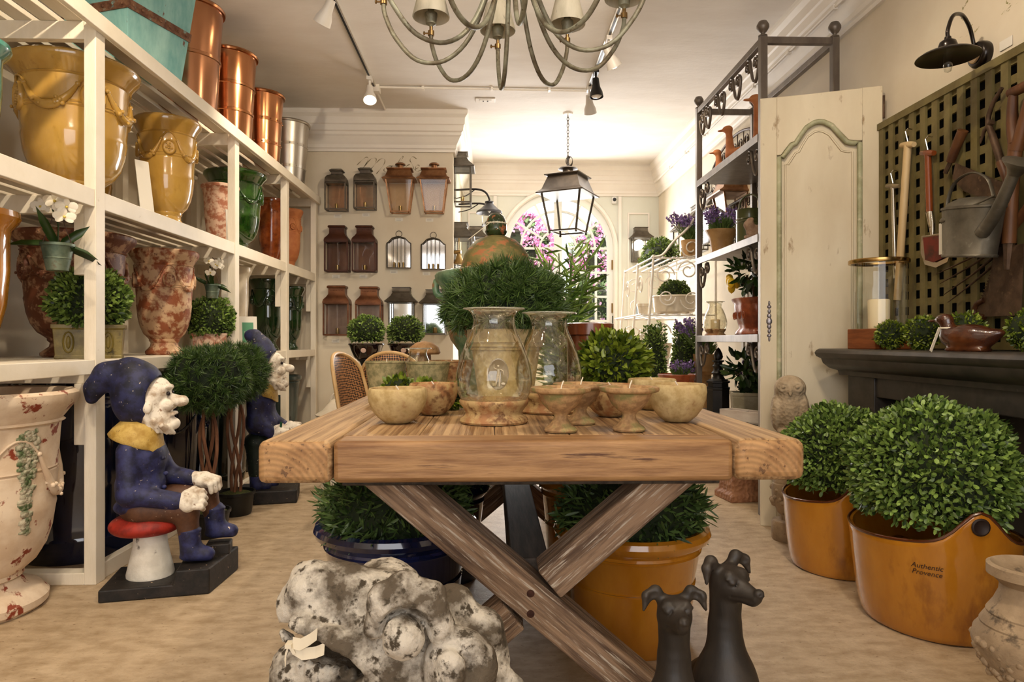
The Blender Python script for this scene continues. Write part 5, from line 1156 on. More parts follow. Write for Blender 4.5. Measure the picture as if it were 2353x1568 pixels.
# D-handled spade right
t, o = tool('old_spade', 'old wooden spade hanging blade down at the right edge of the trellis', 2340, 300, TXX - .02)
X2 = TXX - .03
b = MB(); b.tube(rel(o, [W_(2322, 215, X2), W_(2372, 190, X2)]), .020, 10); b.tube(rel(o, [W_(2328, 215, X2), W_(2326, 280, X2), W_(2334, 330, X2)]), lambda u: .016 + .010 * u, 8, smooth=3); b.tube(rel(o, [W_(2372, 200, X2), W_(2350, 290, X2), W_(2334, 345, X2)]), lambda u: .016 + .01 * u, 8, smooth=3)
b.tube(rel(o, [W_(2334, 330, X2), W_(2325, 420, X2), W_(2318, 560, X2)]), .025, 10); b.obj('handle', oldw, t, 60)
P4 = rel(o, [W_(2285, 570, X2), W_(2352, 560, X2), W_(2345, 725, X2), W_(2262, 728, X2)]); b = MB(); b.add(P4 + [p + th_ for p in P4], [(0, 1, 2, 3), (7, 6, 5, 4)] + [(i, i + 4, (i + 1) % 4 + 4, (i + 1) % 4) for i in range(4)]); b.tube(rel(o, [W_(2318, 545, X2), W_(2314, 620, X2)]), lambda u: .024 - .012 * u, 8); b.obj('blade', oldm, t)
t, o = tool('bow_saw', 'rusty toothed saw hanging diagonally behind the old spade', 2275, 660, TXX)
b = MB(); sp = rel(o, [W_(2300, 575), W_(2318, 585), W_(2270, 720), W_(2238, 735)]); b.add(sp + [p + th_ for p in sp], [(0, 1, 2, 3), (7, 6, 5, 4)] + [(i, i + 4, (i + 1) % 4 + 4, (i + 1) % 4) for i in range(4)])
for k in range(24):
    u = k / 24; p0 = sp[0].lerp(sp[3], u); p1 = sp[0].lerp(sp[3], u + 1 / 24); b.add([p0, p1, (p0 + p1) / 2 + Vector((0, .014, .004))], [(0, 1, 2)])
b.obj('blade', oldm, t); b = MB(); b.tube(rel(o, [W_(2262, 690), W_(2245, 700), W_(2240, 722), W_(2262, 730)]), .012, 8, smooth=3); b.obj('grip', oldw, t, 60)
# fork
t, o = tool('garden_fork', 'old iron garden fork hanging diagonally below the watering can', 2240, 600)
b = MB()
for i, (a, c_) in enumerate((((2285, 560), (2152, 630)), ((2290, 570), (2160, 652)), ((2298, 578), (2168, 678)), ((2305, 588), (2178, 695)))):
    m_ = ((a[0] * .55 + c_[0] * .45), (a[1] * .55 + c_[1] * .45) + 4)
    b.tube(rel(o, [W_(*a), W_(*m_), W_(*c_)]), lambda u: .0075 * (1 - .75 * u), 7, smooth=3)
b.tube(rel(o, [W_(2240, 590), W_(2285, 555), W_(2305, 588)]), .008, 7, smooth=3); b.obj('tines', oldm, t, 60)
b = MB(); b.tube(rel(o, [W_(2290, 565), W_(2345, 500), W_(2420, 400)]), .018, 9); b.obj('handle', oldw, t, 60)
# watering can
o = atX(2232, 520, 1.93); t = thing('watering_can', 'dented old zinc watering can hanging in front of the trellis', 'watering can', o, R(0))
s = o.y / FPX
rot = Matrix.Rotation(R(4), 4, 'X')
b = MB(); b.lathe([(0, -.125), (.125, -.125), (.128, -.118), (.122, -.112), (.140, .065), (.146, .068), (.146, .076), (.140, .078), (.13, .078), (.115, .095), (.07, .112), (.0, .116)], 48, sx=.62, T=Matrix.Rotation(R(7), 4, 'X')); b.obj('body', zinc, t, 45)
b = MB(); hp_ = [(0, .135, .045), (0, .143, .12), (0, .10, .195), (0, .0, .215), (0, -.09, .17), (0, -.125, .09)]; b.tube(hp_, .009, 8, smooth=5, flat=.45); b.ball((-.02, .135, .045), .017, 8); b.obj('bail_handle', zinc, t, 60)
b = MB(); b.tube([(-.03, -.10, -.045), (-.035, -.19, .03), (-.04, -.28, .15)], lambda u: .027 - .007 * u, 14, smooth=4); b.lathe([(0, 0), (.022, 0), (.03, .02), (.055, .045), (.057, .05), (.03, .055), (0, .057)], 24, T=Matrix.Translation((-.04, -.275, .14)) @ Matrix.Rotation(R(35), 4, 'X')); b.obj('spout', zinc, t, 60)
b = MB(); b.tube([(-.075, .05, .035), (-.06, -.10, .065), (-.04, -.18, .085)], .004, 6); b.ball((-.078, .06, .033), (.006, .02, .009), 8); b.obj('stay_rod', zinc, t, 60)
# wall lamp
brz = M('dark_bronze', (.028, .018, .012), rough=.3, metal=.6, coat=.3)
o = atX(2262, 126, XW); t = thing('wall_lamp', 'black swan-neck wall lamp with a flat disc shade above the trellis', 'wall lamp', o)
Ty = Matrix.Rotation(-PI / 2, 4, 'Y')
MB().lathe([(0, 0), (.055, 0), (.057, .01), (.057, .03), (.05, .04), (.043, .042), (0, .04)], 36, T=Ty).obj('wall_plate', brz, t, 40)
MB().lathe([(0, .041), (.034, .041), (.038, .046), (.034, .05), (0, .049)], 32, T=Ty).obj('brass_disc', M('aged_brass', (.36, .24, .13), (.5, .38, .24), 20, .4, metal=.6), t, 40)
end = atX(2178, 85, XW - .24) - o
b = MB(); b.tube([(-.04, -.0, .0), (-.05, -.0, .06), (-.08, end.y * .15, .115), (-.14, end.y * .5, .142), (-.21, end.y * .9, .115), (end.x, end.y, end.z + .03), (end.x, end.y, end.z)], .008, 10, smooth=5); b.obj('arm', brz, t, 60)
b = MB(); b.lathe([(0, .0), (.012, 0), (.014, -.01), (.03, -.02), (.035, -.035), (.035, -.05), (.04, -.055), (.10, -.07), (.118, -.082), (.119, -.085), (.10, -.078), (.03, -.06), (0, -.06)], 44, c=tuple(end)); b.obj('shade', brz, t, 40)
b = MB(); b.lathe([(.014, -.06), (.016, -.08), (.0175, -.12), (.012, -.142), (0, -.148)], 24, c=tuple(end)); b.obj('bulb', GL, t, 60)
o = atX(2312, 100, XW - .003); t = thing('price_tag', 'small white notice card on the right wall beside the swan-neck lamp', 'tag', o); MB().box(-.002, 0, -.035, .035, -.02, .02).obj('card', card, t, bevel=.001)
# faded painted marks on the plaster
pm = M('faded_green_paint', (.30, .27, .13), (.5, .43, .25), 30, .8)
def vine(label, pts, seed):
    rr = random.Random(seed); o = atX(*pts[0], XW - .001); t = thing('painted_vine', label, 'painted mark', o); b = MB()
    for (ax_, ay_), (bx_, by_) in zip(pts, pts[1:]):
        for k in range(3):
            a = atX(ax_ + (bx_ - ax_) * k / 3 + rr.uniform(-3, 3), ay_ + (by_ - ay_) * k / 3, XW - .001) - o; c_ = atX(ax_ + (bx_ - ax_) * (k + .7) / 3, ay_ + (by_ - ay_) * (k + .7) / 3 + rr.uniform(-4, 4), XW - .001) - o
            w = rr.uniform(.003, .008); m_ = (a + c_) / 2
            b.add([a, m_ + Vector((0, w, 0)), c_, m_ - Vector((0, w, 0))], [(0, 1, 2, 3)])
    b.obj('stroke', pm, t)
vine('faded painted vine mark on the wall above the swan-neck lamp', [(2225, 0), (2215, 15), (2207, 35), (2212, 45), (2232, 55), (2228, 80), (2250, 60), (2240, 75), (2200, 88)], 1)
vine('faded painted mark at the top right edge of the wall', [(2310, 0), (2322, 12), (2315, 25), (2300, 32), (2345, 0)], 2)
# ---- things on the mantel
o = Vector((1.905, 3.31, MZ)); t = thing('cylinder_lantern', 'glass cylinder candle lantern with a brass rim and square wooden base on the mantel', 'lantern', o, R(8))
MB().box(-.10, .10, -.10, .10, 0, .10).obj('wooden_base', M('cherry_wood', (.24, .08, .025), (.33, .12, .04), 6, .4, stretch=(1, 1, 8)), t, bevel=.004)
MB().lathe([(.124, .10), (.124, .425)], 48).obj('glass_cylinder', GL, t, 60)
MB().lathe([(.122, .42), (.135, .42), (.137, .425), (.137, .437), (.134, .44), (.121, .44), (.12, .43)], 48).obj('brass_rim', M('brass', (.55, .38, .16), rough=.25, metal=1), t, 40)
MB().lathe([(0, .10), (.048, .10), (.05, .24), (.046, .245), (0, .238)], 32).obj('candle', waxm, t, 40)
sp_ = []
mballs = [(1.84, 3.10, .068, 'leftmost of the boxwood balls on the mantel, before the glass lantern'), (1.85, 2.88, .076, 'second boxwood ball from the left on the mantel'), (1.98, 2.80, .068, 'boxwood ball set back behind the others on the mantel'),
          (1.87, 2.65, .078, 'boxwood ball on the mantel just left of the carved duck'), (1.99, 2.47, .080, 'boxwood ball on the mantel behind the carved duck')]
for x, y, r, lb in mballs:
    t = thing('boxwood_ball', lb, 'boxwood ball', (x, y, MZ), group='boxwood balls on the mantel'); leafball('foliage', t, boxy, (0, 0, r), (r, r, r), 1000, .017, .009, depth=.22, spread=1.1)
def duck(name, label, loc, rz, s, mat, neck=.10, bill=None, cat='ornament', tail=True):
    t = thing(name, label, cat, loc, rz)
    P = [('e', (.0, 0, .055 * s), (.105 * s, .055 * s, .055 * s)), ('e', (-.09 * s, 0, .065 * s), (.045 * s, .03 * s, .02 * s), (0, 15, 0)), ('c', (.075 * s, 0, .07 * s), (.085 * s, 0, (.075 + neck) * s), .032 * s, .02 * s), ('e', (.095 * s, 0, (.085 + neck) * s), (.034 * s, .024 * s, .024 * s)),
         ('e', (.135 * s, 0, (.08 + neck) * s), (.028 * s, .014 * s, .007 * s), {'k': .008 * s}), ('b', (0, 0, .006 * s), (.07 * s, .04 * s, .006 * s), .004)]
    sculpt('body', P, mat, t, h=.0045 * max(s, .8), k=.022 * s); return t
dk = duck('carved_duck', 'glossy dark brown carved wooden duck wearing a white tie on the mantel', (1.80, 2.53, MZ), R(115), .95, M('varnished_duck', (.07, .02, .008), (.15, .055, .02), 14, .22, coat=.7, bump=.4, bsc=40, bdist=.003), .045)
b = MB(); b.tube([(.072 + .03 * math.cos(a), .03 * math.sin(a), .09) for a in [k * PI / 8 for k in range(17)]], .004, 6); b.bar((.09, .03, .09), (.09, .085, .0), .002, .014, (0, 0, 1)); b.obj('ribbon', rb, dk)

# ---- cream antique panel
crp = M('aged_cream_paint', (.62, .53, .38), (.76, .69, .54), 2.6, .6, thr=(.3, .7), c3=(.36, .25, .14), sc3=16, thr3=(.63, .72), bump=.25, bsc=18, bdist=.003, stretch=(1, 1, .35))
grp_ = M('sage_moulding', (.34, .33, .20), (.48, .47, .32), 9, .5, c3=(.62, .55, .4), sc3=20, thr3=(.6, .7))
PW, PH = .615, 2.39
t = thing('antique_panel', 'tall antique cream cupboard door with an arched sage-green moulding leaning on the right wall', 'panel', (1.50, 3.775, 0), math.atan2(-.19, .585))
arc = [(0, 0), (.05, .0), (.10, .028), (.16, .06), (.21, .066), (.26, .10), (.34, .145), (.44, .168), (.5, .172), (.56, .168), (.66, .145), (.76, .095), (.84, .055), (.90, .048), (.95, .045), (1, .045)]
x0, x1, zb, zt_ = .085, .515, .22, 2.06
arcp = [(x0 + (x1 - x0) * u, zt_ + v * 1.05) for u, v in arc]
MB().box(.0, PW, .012, .03, 0, PH).obj('board', crp, t, bevel=.002)
b = MB(); b.box(0, x0, -.012, .012, 0, PH - .012); b.box(x1, PW - .003, -.012, .012, 0, PH); b.box(x0 + .001, x1 - .001, -.012, .012, 0, zb)
b.prism([(x0, PH - .01)] + arcp + [(x1, PH - .002)], .024, T=Matrix.Translation((0, -.012, 0))); b.obj('frame', crp, t, bevel=.003)
b = MB(); loop = [(x0 + .012, zb)] + [(x0 + .012 + (x1 - x0 - .024) * u, zt_ - .012 + v * 1.05) for u, v in arc] + [(x1 - .012, zb), (x0 + .012, zb)]
b.tube([(x, -.006, z) for x, z in loop], .014, 8); b.obj('moulding', grp_, t, 60)
b = MB(); loop = [(x0 + .045, zb + .04)] + [(x0 + .045 + (x1 - x0 - .09) * u, zt_ - .05 + v * 1.0) for u, v in arc] + [(x1 - .045, zb + .04), (x0 + .045, zb + .04)]
b.tube([(x, .012, z) for x, z in loop], .006, 6); b.obj('inner_bead', crp, t, 60)
ir = M('pewter_lock', (.22, .2, .22), (.4, .38, .4), 60, .4, metal=.8)
b = MB()
for k, (z_, w_, h_) in enumerate(((1.14, .016, .022), (1.17, .012, .014), (1.11, .012, .014), (1.195, .009, .014), (1.085, .009, .014), (1.22, .012, .01), (1.06, .012, .010), (1.24, .006, .014), (1.04, .006, .014))): b.ball((.045, -.013, z_), (w_, .005, h_), 10)
b.obj('keyhole_plate', ir, t, 60)
for z_ in (2.28, ): MB().tube([(PW + .004, 0, z_ - .06), (PW + .004, 0, z_ + .06)], .007, 8).obj('hinge_pin', oldm, t, 60)
# ---- amber tubs with boxwood
def tub(label, x, y, rz, rx, ry, H, ball, text):
    t = thing('glazed_tub', label, 'planter', (x, y, 0), rz)
    N = 64; rings = []
    def top(a): # handle ears at both short ends
        e = 0
        for c0 in (0, PI):
            d = abs((a - c0 + PI) % (2 * PI) - PI); e = max(e, math.exp(-(d / .30) ** 2))
        return H * (.90 - .04 * math.cos(2 * a) * -1) + e * .105 - .0
    for f_ in (0, .02, .06, .2, .4, .6, .8, .93, .98, 1.0):
        k = (.80, .84, .86, .90, .935, .96, .985, 1.0, 1.012, 1.0)[(0, .02, .06, .2, .4, .6, .8, .93, .98, 1.0).index(f_)]
        rings.append([(rx * k * math.cos(2 * PI * j / N), ry * k * math.sin(2 * PI * j / N), top(2 * PI * j / N) * f_) for j in range(N)])
    for f_ in (.99, .8, .5):
        k = .95 if f_ > .6 else .90
        rings.append([(rx * k * math.cos(2 * PI * j / N), ry * k * math.sin(2 * PI * j / N), top(2 * PI * j / N) * f_) for j in range(N)])
    b = MB(); b.loft(rings); body = b.obj('tub', amber, t, 60)
    b = MB(); b.tube([(rx * 1.0 * math.cos(2 * PI * j / N), ry * 1.0 * math.sin(2 * PI * j / N), top(2 * PI * j / N)) for j in range(N + 1)], .006, 6); b.obj('rim', M('brown_rim_glaze', (.12, .035, .01), rough=.2, coat=.6), t, 60)
    for e in (1, -1):
        MB().lathe([(0, .0), (.021, .001), (.024, .004), (.028, .003), (.03, 0)], 20, T=Matrix.Translation((e * rx * 1.005, 0, H + .035)) @ Matrix.Rotation(e * PI / 2, 4, 'Y')).obj('handle_hole_disc', M('painted_hole_shade', (.03, .012, .005), rough=.6), t, 50)  # dark disc painted for the shade inside the ear's hole
    leafball('foliage', t, boxl, (0, 0, H + ball * .55), (ball * 1.05, ball, ball * .98), 9500 if text else 7500, .026, .0145, depth=.16, lump=.05, zmin=-.6, spread=1.5)
    if text:
        def bend(a0, z0):
            def f_(co):
                a = a0 + co.x / ((rx + ry) / 2 * .97); z_ = z0 + co.y; k = .955 + (z_ / H - .6) * .07 + .012
                return Vector((rx * k * math.cos(a), ry * k * math.sin(a), z_)) + Vector((math.cos(a), math.sin(a), 0)) * (.003 + co.z)
            return f_
        inkb = M('scratched_ink', (.06, .025, .01), rough=.5)
        A0 = R(-129) - rz
        text_mesh('lettering', 'Authentic', .024, inkb, t, deform=bend(A0, .262), shear=.25); text_mesh('lettering', 'Provence', .024, inkb, t, deform=bend(A0, .240), shear=.25)
    return t
tub('large amber glazed handled tub of boxwood, lettered on its front', 1.635, 2.49, R(-97), .305, .275, .385, .285, True)
tub('amber glazed tub of boxwood behind the lettered one', 1.585, 3.08, R(-95), .255, .235, .37, .245, False)
t = thing('stone_urn', 'carved grey stone urn cut by the lower right corner of the frame', 'urn', (1.43, 1.77, 0))
MB().lathe([(0, 0), (.09, 0), (.095, .03), (.06, .06), (.05, .09), (.07, .11), (.12, .17), (.135, .22), (.13, .25), (.115, .27), (.116, .275), (.10, .30), (.101, .305), (.085, .33), (.072, .36), (.07, .38), (.09, .40), (.10, .405), (.10, .43), (.09, .435), (.07, .42), (0, .40)], 44).obj('body', sst, t, 35)
b = MB(); rr = random.Random(9)
for k in range(90): a = rr.uniform(0, 2 * PI); z_ = rr.uniform(.15, .235); r_ = .108 + (z_ - .15) * .3; b.ball((r_ * math.cos(a), r_ * math.sin(a), z_), rr.uniform(.008, .015), 8)
b.obj('fruit_relief', sst, t, 60)
# ---------------------------------------------------------------- metal rack on the right
rackm = M('grey_metal', (.20, .17, .145), (.26, .225, .19), 12, .4, metal=.55, stretch=(1, 1, .3))
RX0, RX1, RY0, RY1, RZ = 1.60, 2.03, 3.99, 5.24, 2.83
t = thing('display_rack', 'tall grey metal display rack with scroll brackets and ball finials against the right wall', 'rack', (RX0, RY0, 0))
w = .042
for x in (0, RX1 - RX0):
    for y in (0, RY1 - RY0):
        p = MB().box(x - w / 2, x + w / 2, y - w / 2, y + w / 2, 0, RZ).obj('post', rackm, t, bevel=.003)
        MB().lathe([(0, RZ), (.026, RZ), (.026, RZ + .006), (.012, RZ + .014), (.012, RZ + .02), (.024, RZ + .03), (.036, RZ + .052), (.036, RZ + .066), (.024, RZ + .088), (0, RZ + .096)], 24, c=(x, y, 0)).obj('ball_finial', rackm, p, 60)
dx, dy = RX1 - RX0, RY1 - RY0
for (x0, y0), (x1, y1) in (((0, 0), (dx, 0)), ((0, dy), (dx, dy)), ((0, 0), (0, dy)), ((dx, 0), (dx, dy))):
    MB().bar((x0, y0, RZ - .025), (x1, y1, RZ - .025), .035, .04).obj('top_rail', rackm, t, bevel=.003)
RS = [2.26, 1.665, 1.068, .51]
for z_ in RS:
    b = MB(); b.box(-.02, dx + .02, -.02, dy + .02, z_ - .012, z_); o_ = b.obj('shelf', rackm, t)
    b = MB(); b.box(-.024, -.004, .02, dy - .02, z_ - .045, z_ + .002); b.obj('shelf_edge', rackm, t, bevel=.002); MB().box(dx + .004, dx + .024, .02, dy - .02, z_ - .045, z_ + .002).obj('shelf_edge', rackm, t, bevel=.002)
    MB().box(.02, dx - .02, -.02, 0, z_ - .045, z_ + .002).obj('shelf_edge', rackm, t, bevel=.002)
def spiral(cx_, cz, r, a0, turns, sgn, n=22):
    return [(cx_ + r * (1 - .72 * k / n) * math.cos(a0 + sgn * turns * 2 * PI * k / n), cz + r * (1 - .72 * k / n) * math.sin(a0 + sgn * turns * 2 * PI * k / n)) for k in range(n + 1)]
def scroll_pts(s, flip=1):
    """S-scroll in the (u,v) plane: u outward, v down"""
    A = spiral(.045 * s, -.055 * s, .038 * s, PI, 1.2, -1)[::-1]
    B = spiral(.15 * s, -.04 * s, .032 * s, 0, 1.2, -1)
    mid = [(.02 * s, -.11 * s), (.055 * s, -.155 * s), (.095 * s, -.12 * s), (.12 * s, -.05 * s), (.13 * s, -.01 * s), (.165 * s, -.004 * s)]
    return [(u * flip, v) for u, v in A + mid + B]
def scroll(parent, x, y, z_, s, flip, name='scroll'):
    b = MB(); b.tube([(x, y + u, z_ + v) for u, v in scroll_pts(s, flip)], .009 * s, 6, smooth=2, flat=.6); b.obj(name, rackm, parent, 60)
for z_ in RS: scroll(t, 0, dy - .03, z_ - .05, 1.15, -1); scroll(t, 0, .03, z_ - .05, 1.15, 1)
for k in range(4): scroll(t, 0, .05 + k * .30, RZ - .05, 1.15, 1); 
scroll(t, 0, dy - .03, RZ - .05, 1.15, -1)
# ducks on the top shelf
duck('terracotta_duck', 'terracotta duck with a tall neck on the top rack shelf, nearest the cream panel', (1.80, 4.32, 2.26), R(170), 1.15, terra, .20)
duck('terracotta_duck', 'terracotta duck with its neck raised on the top rack shelf, middle of the three', (1.72, 4.66, 2.26), R(150), 1.0, terra, .16)
duck('terracotta_duck', 'smaller terracotta duck on the top rack shelf, farthest from the cream panel', (1.74, 4.98, 2.26), R(165), .85, terra, .11)
# lavender and herb plants
lavm = M('lavender_flower', (.14, .07, .2), (.42, .30, .58), island=True, rough=.7)
lavl = M('lavender_stem', (.08, .14, .03), (.24, .34, .12), island=True, rough=.5)
def lavender(t, c, n, H, spread, lean=(0, 0), seed=0, leafz=.0):
    r0 = np.random.default_rng(seed); st = MB(); Pf = []; Df = []
    for k in range(n):
        a = r0.uniform(0, 2 * PI); rad = spread * math.sqrt(r0.random()); h = H * r0.uniform(.75, 1.1)
        tip = Vector((c[0] + rad * math.cos(a) + lean[0], c[1] + rad * math.sin(a) * .7 + lean[1], c[2] + h)); base = Vector((c[0] + .25 * rad * math.cos(a), c[1] + .25 * rad * math.sin(a), c[2]))
        st.tube([base, (base * .5 + tip * .5) + Vector((.2 * lean[0], 0, .02)), tip], .0018, 4); d = (tip - base).normalized()
        for q_ in range(16): Pf.append(tip - d * .07 * q_ / 16 * 1.2); Df.append(d * .5 + Vector(r0.normal(size=3)) * .6)
    st.obj('flower_stems', lavl, t); V, Fq = leaf_geo(np.array(Pf), np.array(Df), .024, .017); np_mesh('blossom', V, Fq, lavm, t)
    m_ = n * 14; a = r0.uniform(0, 2 * PI, m_); P_ = np.stack([c[0] + spread * .35 * np.cos(a) * r0.random(m_), c[1] + spread * .35 * np.sin(a) * r0.random(m_), c[2] + r0.random(m_) * H * .3], 1); D_ = np.stack([np.cos(a) * .6, np.sin(a) * .6, np.full(m_, .9)], 1) + r0.normal(size=(m_, 3)) * .25
    V, Fq = leaf_geo(P_, D_, .09, .008); np_mesh('foliage', V, Fq, lavl, t)
oval = M('ribbed_ochre_pottery', (.42, .25, .10), (.52, .34, .16), 10, .5, bump=.2)
t = thing('lavender_planter', 'purple lavender in an oval ribbed ochre pot on the second rack shelf', 'potted plant', (1.69, 4.98, 1.665), R(20))
MB().lathe([(0, 0), (.09, 0), (.095, .01), (.09, .03), (.11, .12), (.145, .17), (.148, .18), (.135, .182), (.12, .15), (0, .14)], 60, sx=.85, sy=.7, fn=lambda a, z: 1 + .015 * math.sin(24 * a + z * 30)).obj('pot', oval, t, 60)
lavender(t, (0, 0, .15), 34, .17, .16, seed=1)
grn = M('olive_green_enamel', (.10, .11, .04), rough=.3, coat=.5)
t = thing('green_watering_can', 'olive green enamel watering can on the second rack shelf', 'watering can', (1.72, 4.52, 1.665), R(-60))
MB().lathe([(0, 0), (.085, 0), (.088, .008), (.085, .015), (.085, .15), (.09, .155), (.085, .16), (.085, .17), (.09, .175), (.085, .18), (.085, .235), (.089, .24), (.082, .242), (.08, .1), (0, .1)], 40).obj('body', grn, t, 40)
b = MB(); b.tube([(-.085, 0, .22), (-.07, 0, .31), (0, 0, .345), (.07, 0, .31), (.085, 0, .22)], .006, 8, smooth=4); b.obj('handle', grn, t, 60)
b = MB(); b.tube([(.08, 0, .06), (.14, 0, .17), (.20, 0, .27)], .016, 10); b.obj('spout', grn, t, 60); MB().lathe([(0, 0), (.018, 0), (.045, .035), (.045, .042), (0, .045)], 20, T=Matrix.Translation((.20, 0, .265)) @ Matrix.Rotation(R(35), 4, 'Y')).obj('rose', M('brass_rose', (.6, .42, .16), rough=.3, metal=1), t, 40)
t = thing('stone_lamb', 'rough pinkish stone animal figure lying beside the green watering can', 'ornament', (1.68, 4.27, 1.665), R(20))
sculpt('body', [('e', (0, 0, .05), (.085, .045, .05)), ('e', (-.07, 0, .095), (.035, .03, .032)), ('e', (.06, 0, .06), (.05, .045, .055)), ('c', (-.03, -.02, .02), (-.12, -.03, .012), .018, .012), ('e', (-.06, .0, .13), (.012, .03, .012))], M('pink_rough_stone', (.34, .22, .15), (.46, .33, .24), 20, .9, bump=.8, bsc=50), t, h=.006)
t = thing('ribbed_vase', 'ribbed pale vase with dark purple lavender at the panel end of the second rack shelf', 'potted plant', (1.83, 4.16, 1.665)); MB().lathe([(0, 0), (.05, 0), (.045, .04), (.05, .12), (.085, .20), (.09, .205), (.08, .207), (.05, .14), (0, .13)], 44, fn=lambda a, z: 1 + .03 * math.sin(18 * a)).obj('pot', palep, t, 60); lavender(t, (0, 0, .18), 30, .26, .12, seed=2)
# lemons
lem = M('lemon_skin', (.75, .48, .03), (.8, .58, .06), 30, .4, bump=.2, bsc=60)
leml = M('lemon_leaf', (.02, .045, .012), (.08, .14, .035), island=True, rough=.3)
def lemon_tree(t, c, H, r, nl, lem_at, seed):
    r0 = np.random.default_rng(seed); b = MB(); b.tube([c, (c[0] + .01, c[1], c[2] + H * .5), (c[0] - .02, c[1], c[2] + H)], .009, 7, smooth=3)
    for k in range(6): a = k * 1.1; b.tube([(c[0], c[1], c[2] + H * (.35 + .08 * k)), (c[0] + r * .8 * math.cos(a), c[1] + r * .6 * math.sin(a), c[2] + H * (.6 + .07 * k))], .004, 5)
    b.obj('trunk', M('citrus_bark', (.10, .06, .035), (.16, .1, .06), 30, .8), t, 60)
    d = r0.normal(size=(nl, 3)); d /= np.linalg.norm(d, axis=1, keepdims=True); P_ = np.array([c[0], c[1], c[2] + H * .85]) + d * np.array((r, r * .7, r * .62)) * (r0.random((nl, 1)) ** .4)
    V, Fq = leaf_geo(P_, d + r0.normal(size=d.shape) * .7 + (0, 0, -.3), .085, .036, curl=-.25); np_mesh('foliage', V, Fq, leml, t)
    for p in lem_at: m_ = MB(); m_.lathe([(0, -.042), (.006, -.038), (.018, -.028), (.026, -.01), (.027, .005), (.022, .022), (.010, .032), (0, .034)], 20, c=p); m_.obj('lemon', lem, t, 60)
terrag = M('ornate_terracotta', (.26, .065, .025), (.42, .13, .05), 9, .4, coat=.3, bump=.5, bsc=20, bdist=.006)
t = thing('ornate_planter', 'lemon tree in an ornate red terracotta jardiniere on the third rack shelf', 'potted plant', (1.77, 4.56, 1.068), R(90))
MB().lathe([(0, 0), (.14, 0), (.15, .01), (.14, .03), (.115, .05), (.125, .08), (.15, .15), (.155, .20), (.15, .21), (.17, .235), (.175, .245), (.165, .25), (.15, .24), (.14, .2), (0, .2)], 60, sx=1.15, sy=.8, fn=lambda a, z: 1 + .03 * math.sin(10 * a)).obj('pot', terrag, t, 60)
b = MB()
for e in (1, -1): b.ball((e * .185, 0, .15), (.035, .045, .05), 12); b.ball((e * .20, 0, .21), (.03, .03, .025), 10); b.ball((e * .20, .02, .12), (.018, .02, .02), 8); b.ball((e * .16, 0, .03), (.05, .05, .02), 10)
for k in range(5): u = -.09 + k * .045; b.tube([(u + .018 * math.cos(a) * (1 - a / 14), .128 - abs(u) * .25, .13 + .03 * math.sin(a) * (1 - a / 14)) for a in [j * .5 for j in range(16)]], .004, 5)
b.obj('relief', terrag, t, 60)
lemon_tree(t, (0, 0, .2), .27, .19, 120, [(.14, .12, .38), (.19, .05, .37), (.20, .10, .40), (.10, .12, .33), (.05, .14, .36)], 5)
hurricane('small hurricane lamp with a cream candle on the third rack shelf', 1.655, 5.02, .74, dish=True, z=1.068, candle=True)
smp = M('small_ochre_clay', (.40, .24, .10), (.50, .33, .16), 12, .8)
def spot_(label, x, y, z_, r, h, m=None, group='small clay pots by the rack'):
    t = thing('clay_pot', label, 'pot', (x, y, z_), group=group); MB().lathe([(0, 0), (r * .72, 0), (r * .92, h * .75), (r, h * .76), (r * 1.02, h), (r * .92, h), (r * .85, h * .8), (0, h * .75)], 28).obj('pot', m or smp, t, 40); return t
# bracket shelf on the wall with small pots (seen between rack shelves)
for k, (x, y) in enumerate(((1.94, 5.12), (1.94, 4.98), (1.93, 4.82))): spot_(['small clay pot at the far end at the back of the third rack shelf', 'small clay pot in the middle at the back of the third rack shelf', 'small clay pot at the back of the third rack shelf near the lemon tree'][k], x, y, 1.068, .055, .11)
spot_('small clay pot on the bottom rack shelf behind the black finial', 1.92, 5.1, .51, .06, .12)
# bottom shelf
ironb = M('black_cast_iron', (.018, .015, .013), (.03, .026, .022), 12, .4, metal=.4)
t = thing('lamp_post_finial', 'black cast iron post finial with a swirled flame tip on the bottom rack shelf', 'finial', (1.665, 4.98, .51)); t.scale = (.84, .84, .84)
MB().lathe([(0, 0), (.10, 0), (.10, .19), (.105, .2), (.105, .215), (.09, .22), (.09, .25), (.105, .255), (.105, .27), (.09, .275), (.085, .285), (0, .285)], 8).obj('octagonal_base', ironb, t, 20)
MB().lathe([(0, .28), (.06, .285), (.045, .31), (.05, .33), (.06, .34), (.045, .355), (.04, .38), (.05, .40), (.035, .42), (.035, .43), (.05, .44), (.05, .45), (0, .452)], 32).obj('turned_neck', ironb, t, 50)
MB().lathe([(0, .45), (.03, .455), (.038, .48), (.034, .51), (.018, .545), (0, .565)], 40, fn=lambda a, z: 1 + .08 * math.sin(6 * a + z * 60)).obj('flame_tip', ironb, t, 60)
t = planter_box('lemon_planter', 'lemon bush in a square worn grey planter on the bottom rack shelf', 'potted plant', 1.745, 4.64, .51, R(75), .10, .10, .17, M('worn_grey_planter', (.30, .26, .17), (.42, .38, .28), 9, .7, c3=(.2, .11, .05), sc3=12), (.06, .06, .05), leml, 100, .03)
lemon_tree(t, (0, 0, .17), .19, .165, 110, [(.1, -.1, .30), (.13, -.13, .28), (.12, -.08, .265)], 8)
t = thing('lavender_pot', 'pale purple lavender low behind the black finial on the bottom rack shelf', 'potted plant', (1.87, 4.78, .51)); MB().lathe([(0, 0), (.06, 0), (.08, .13), (.07, .13), (0, .1)], 28).obj('pot', smp, t, 40); lavender(t, (0, 0, .12), 30, .24, .16, seed=4)
t = thing('wooden_tray', 'whitewashed wooden bottle crate with small ornaments on the bottom rack shelf end', 'tray', (1.64, 4.27, .512), R(-62))
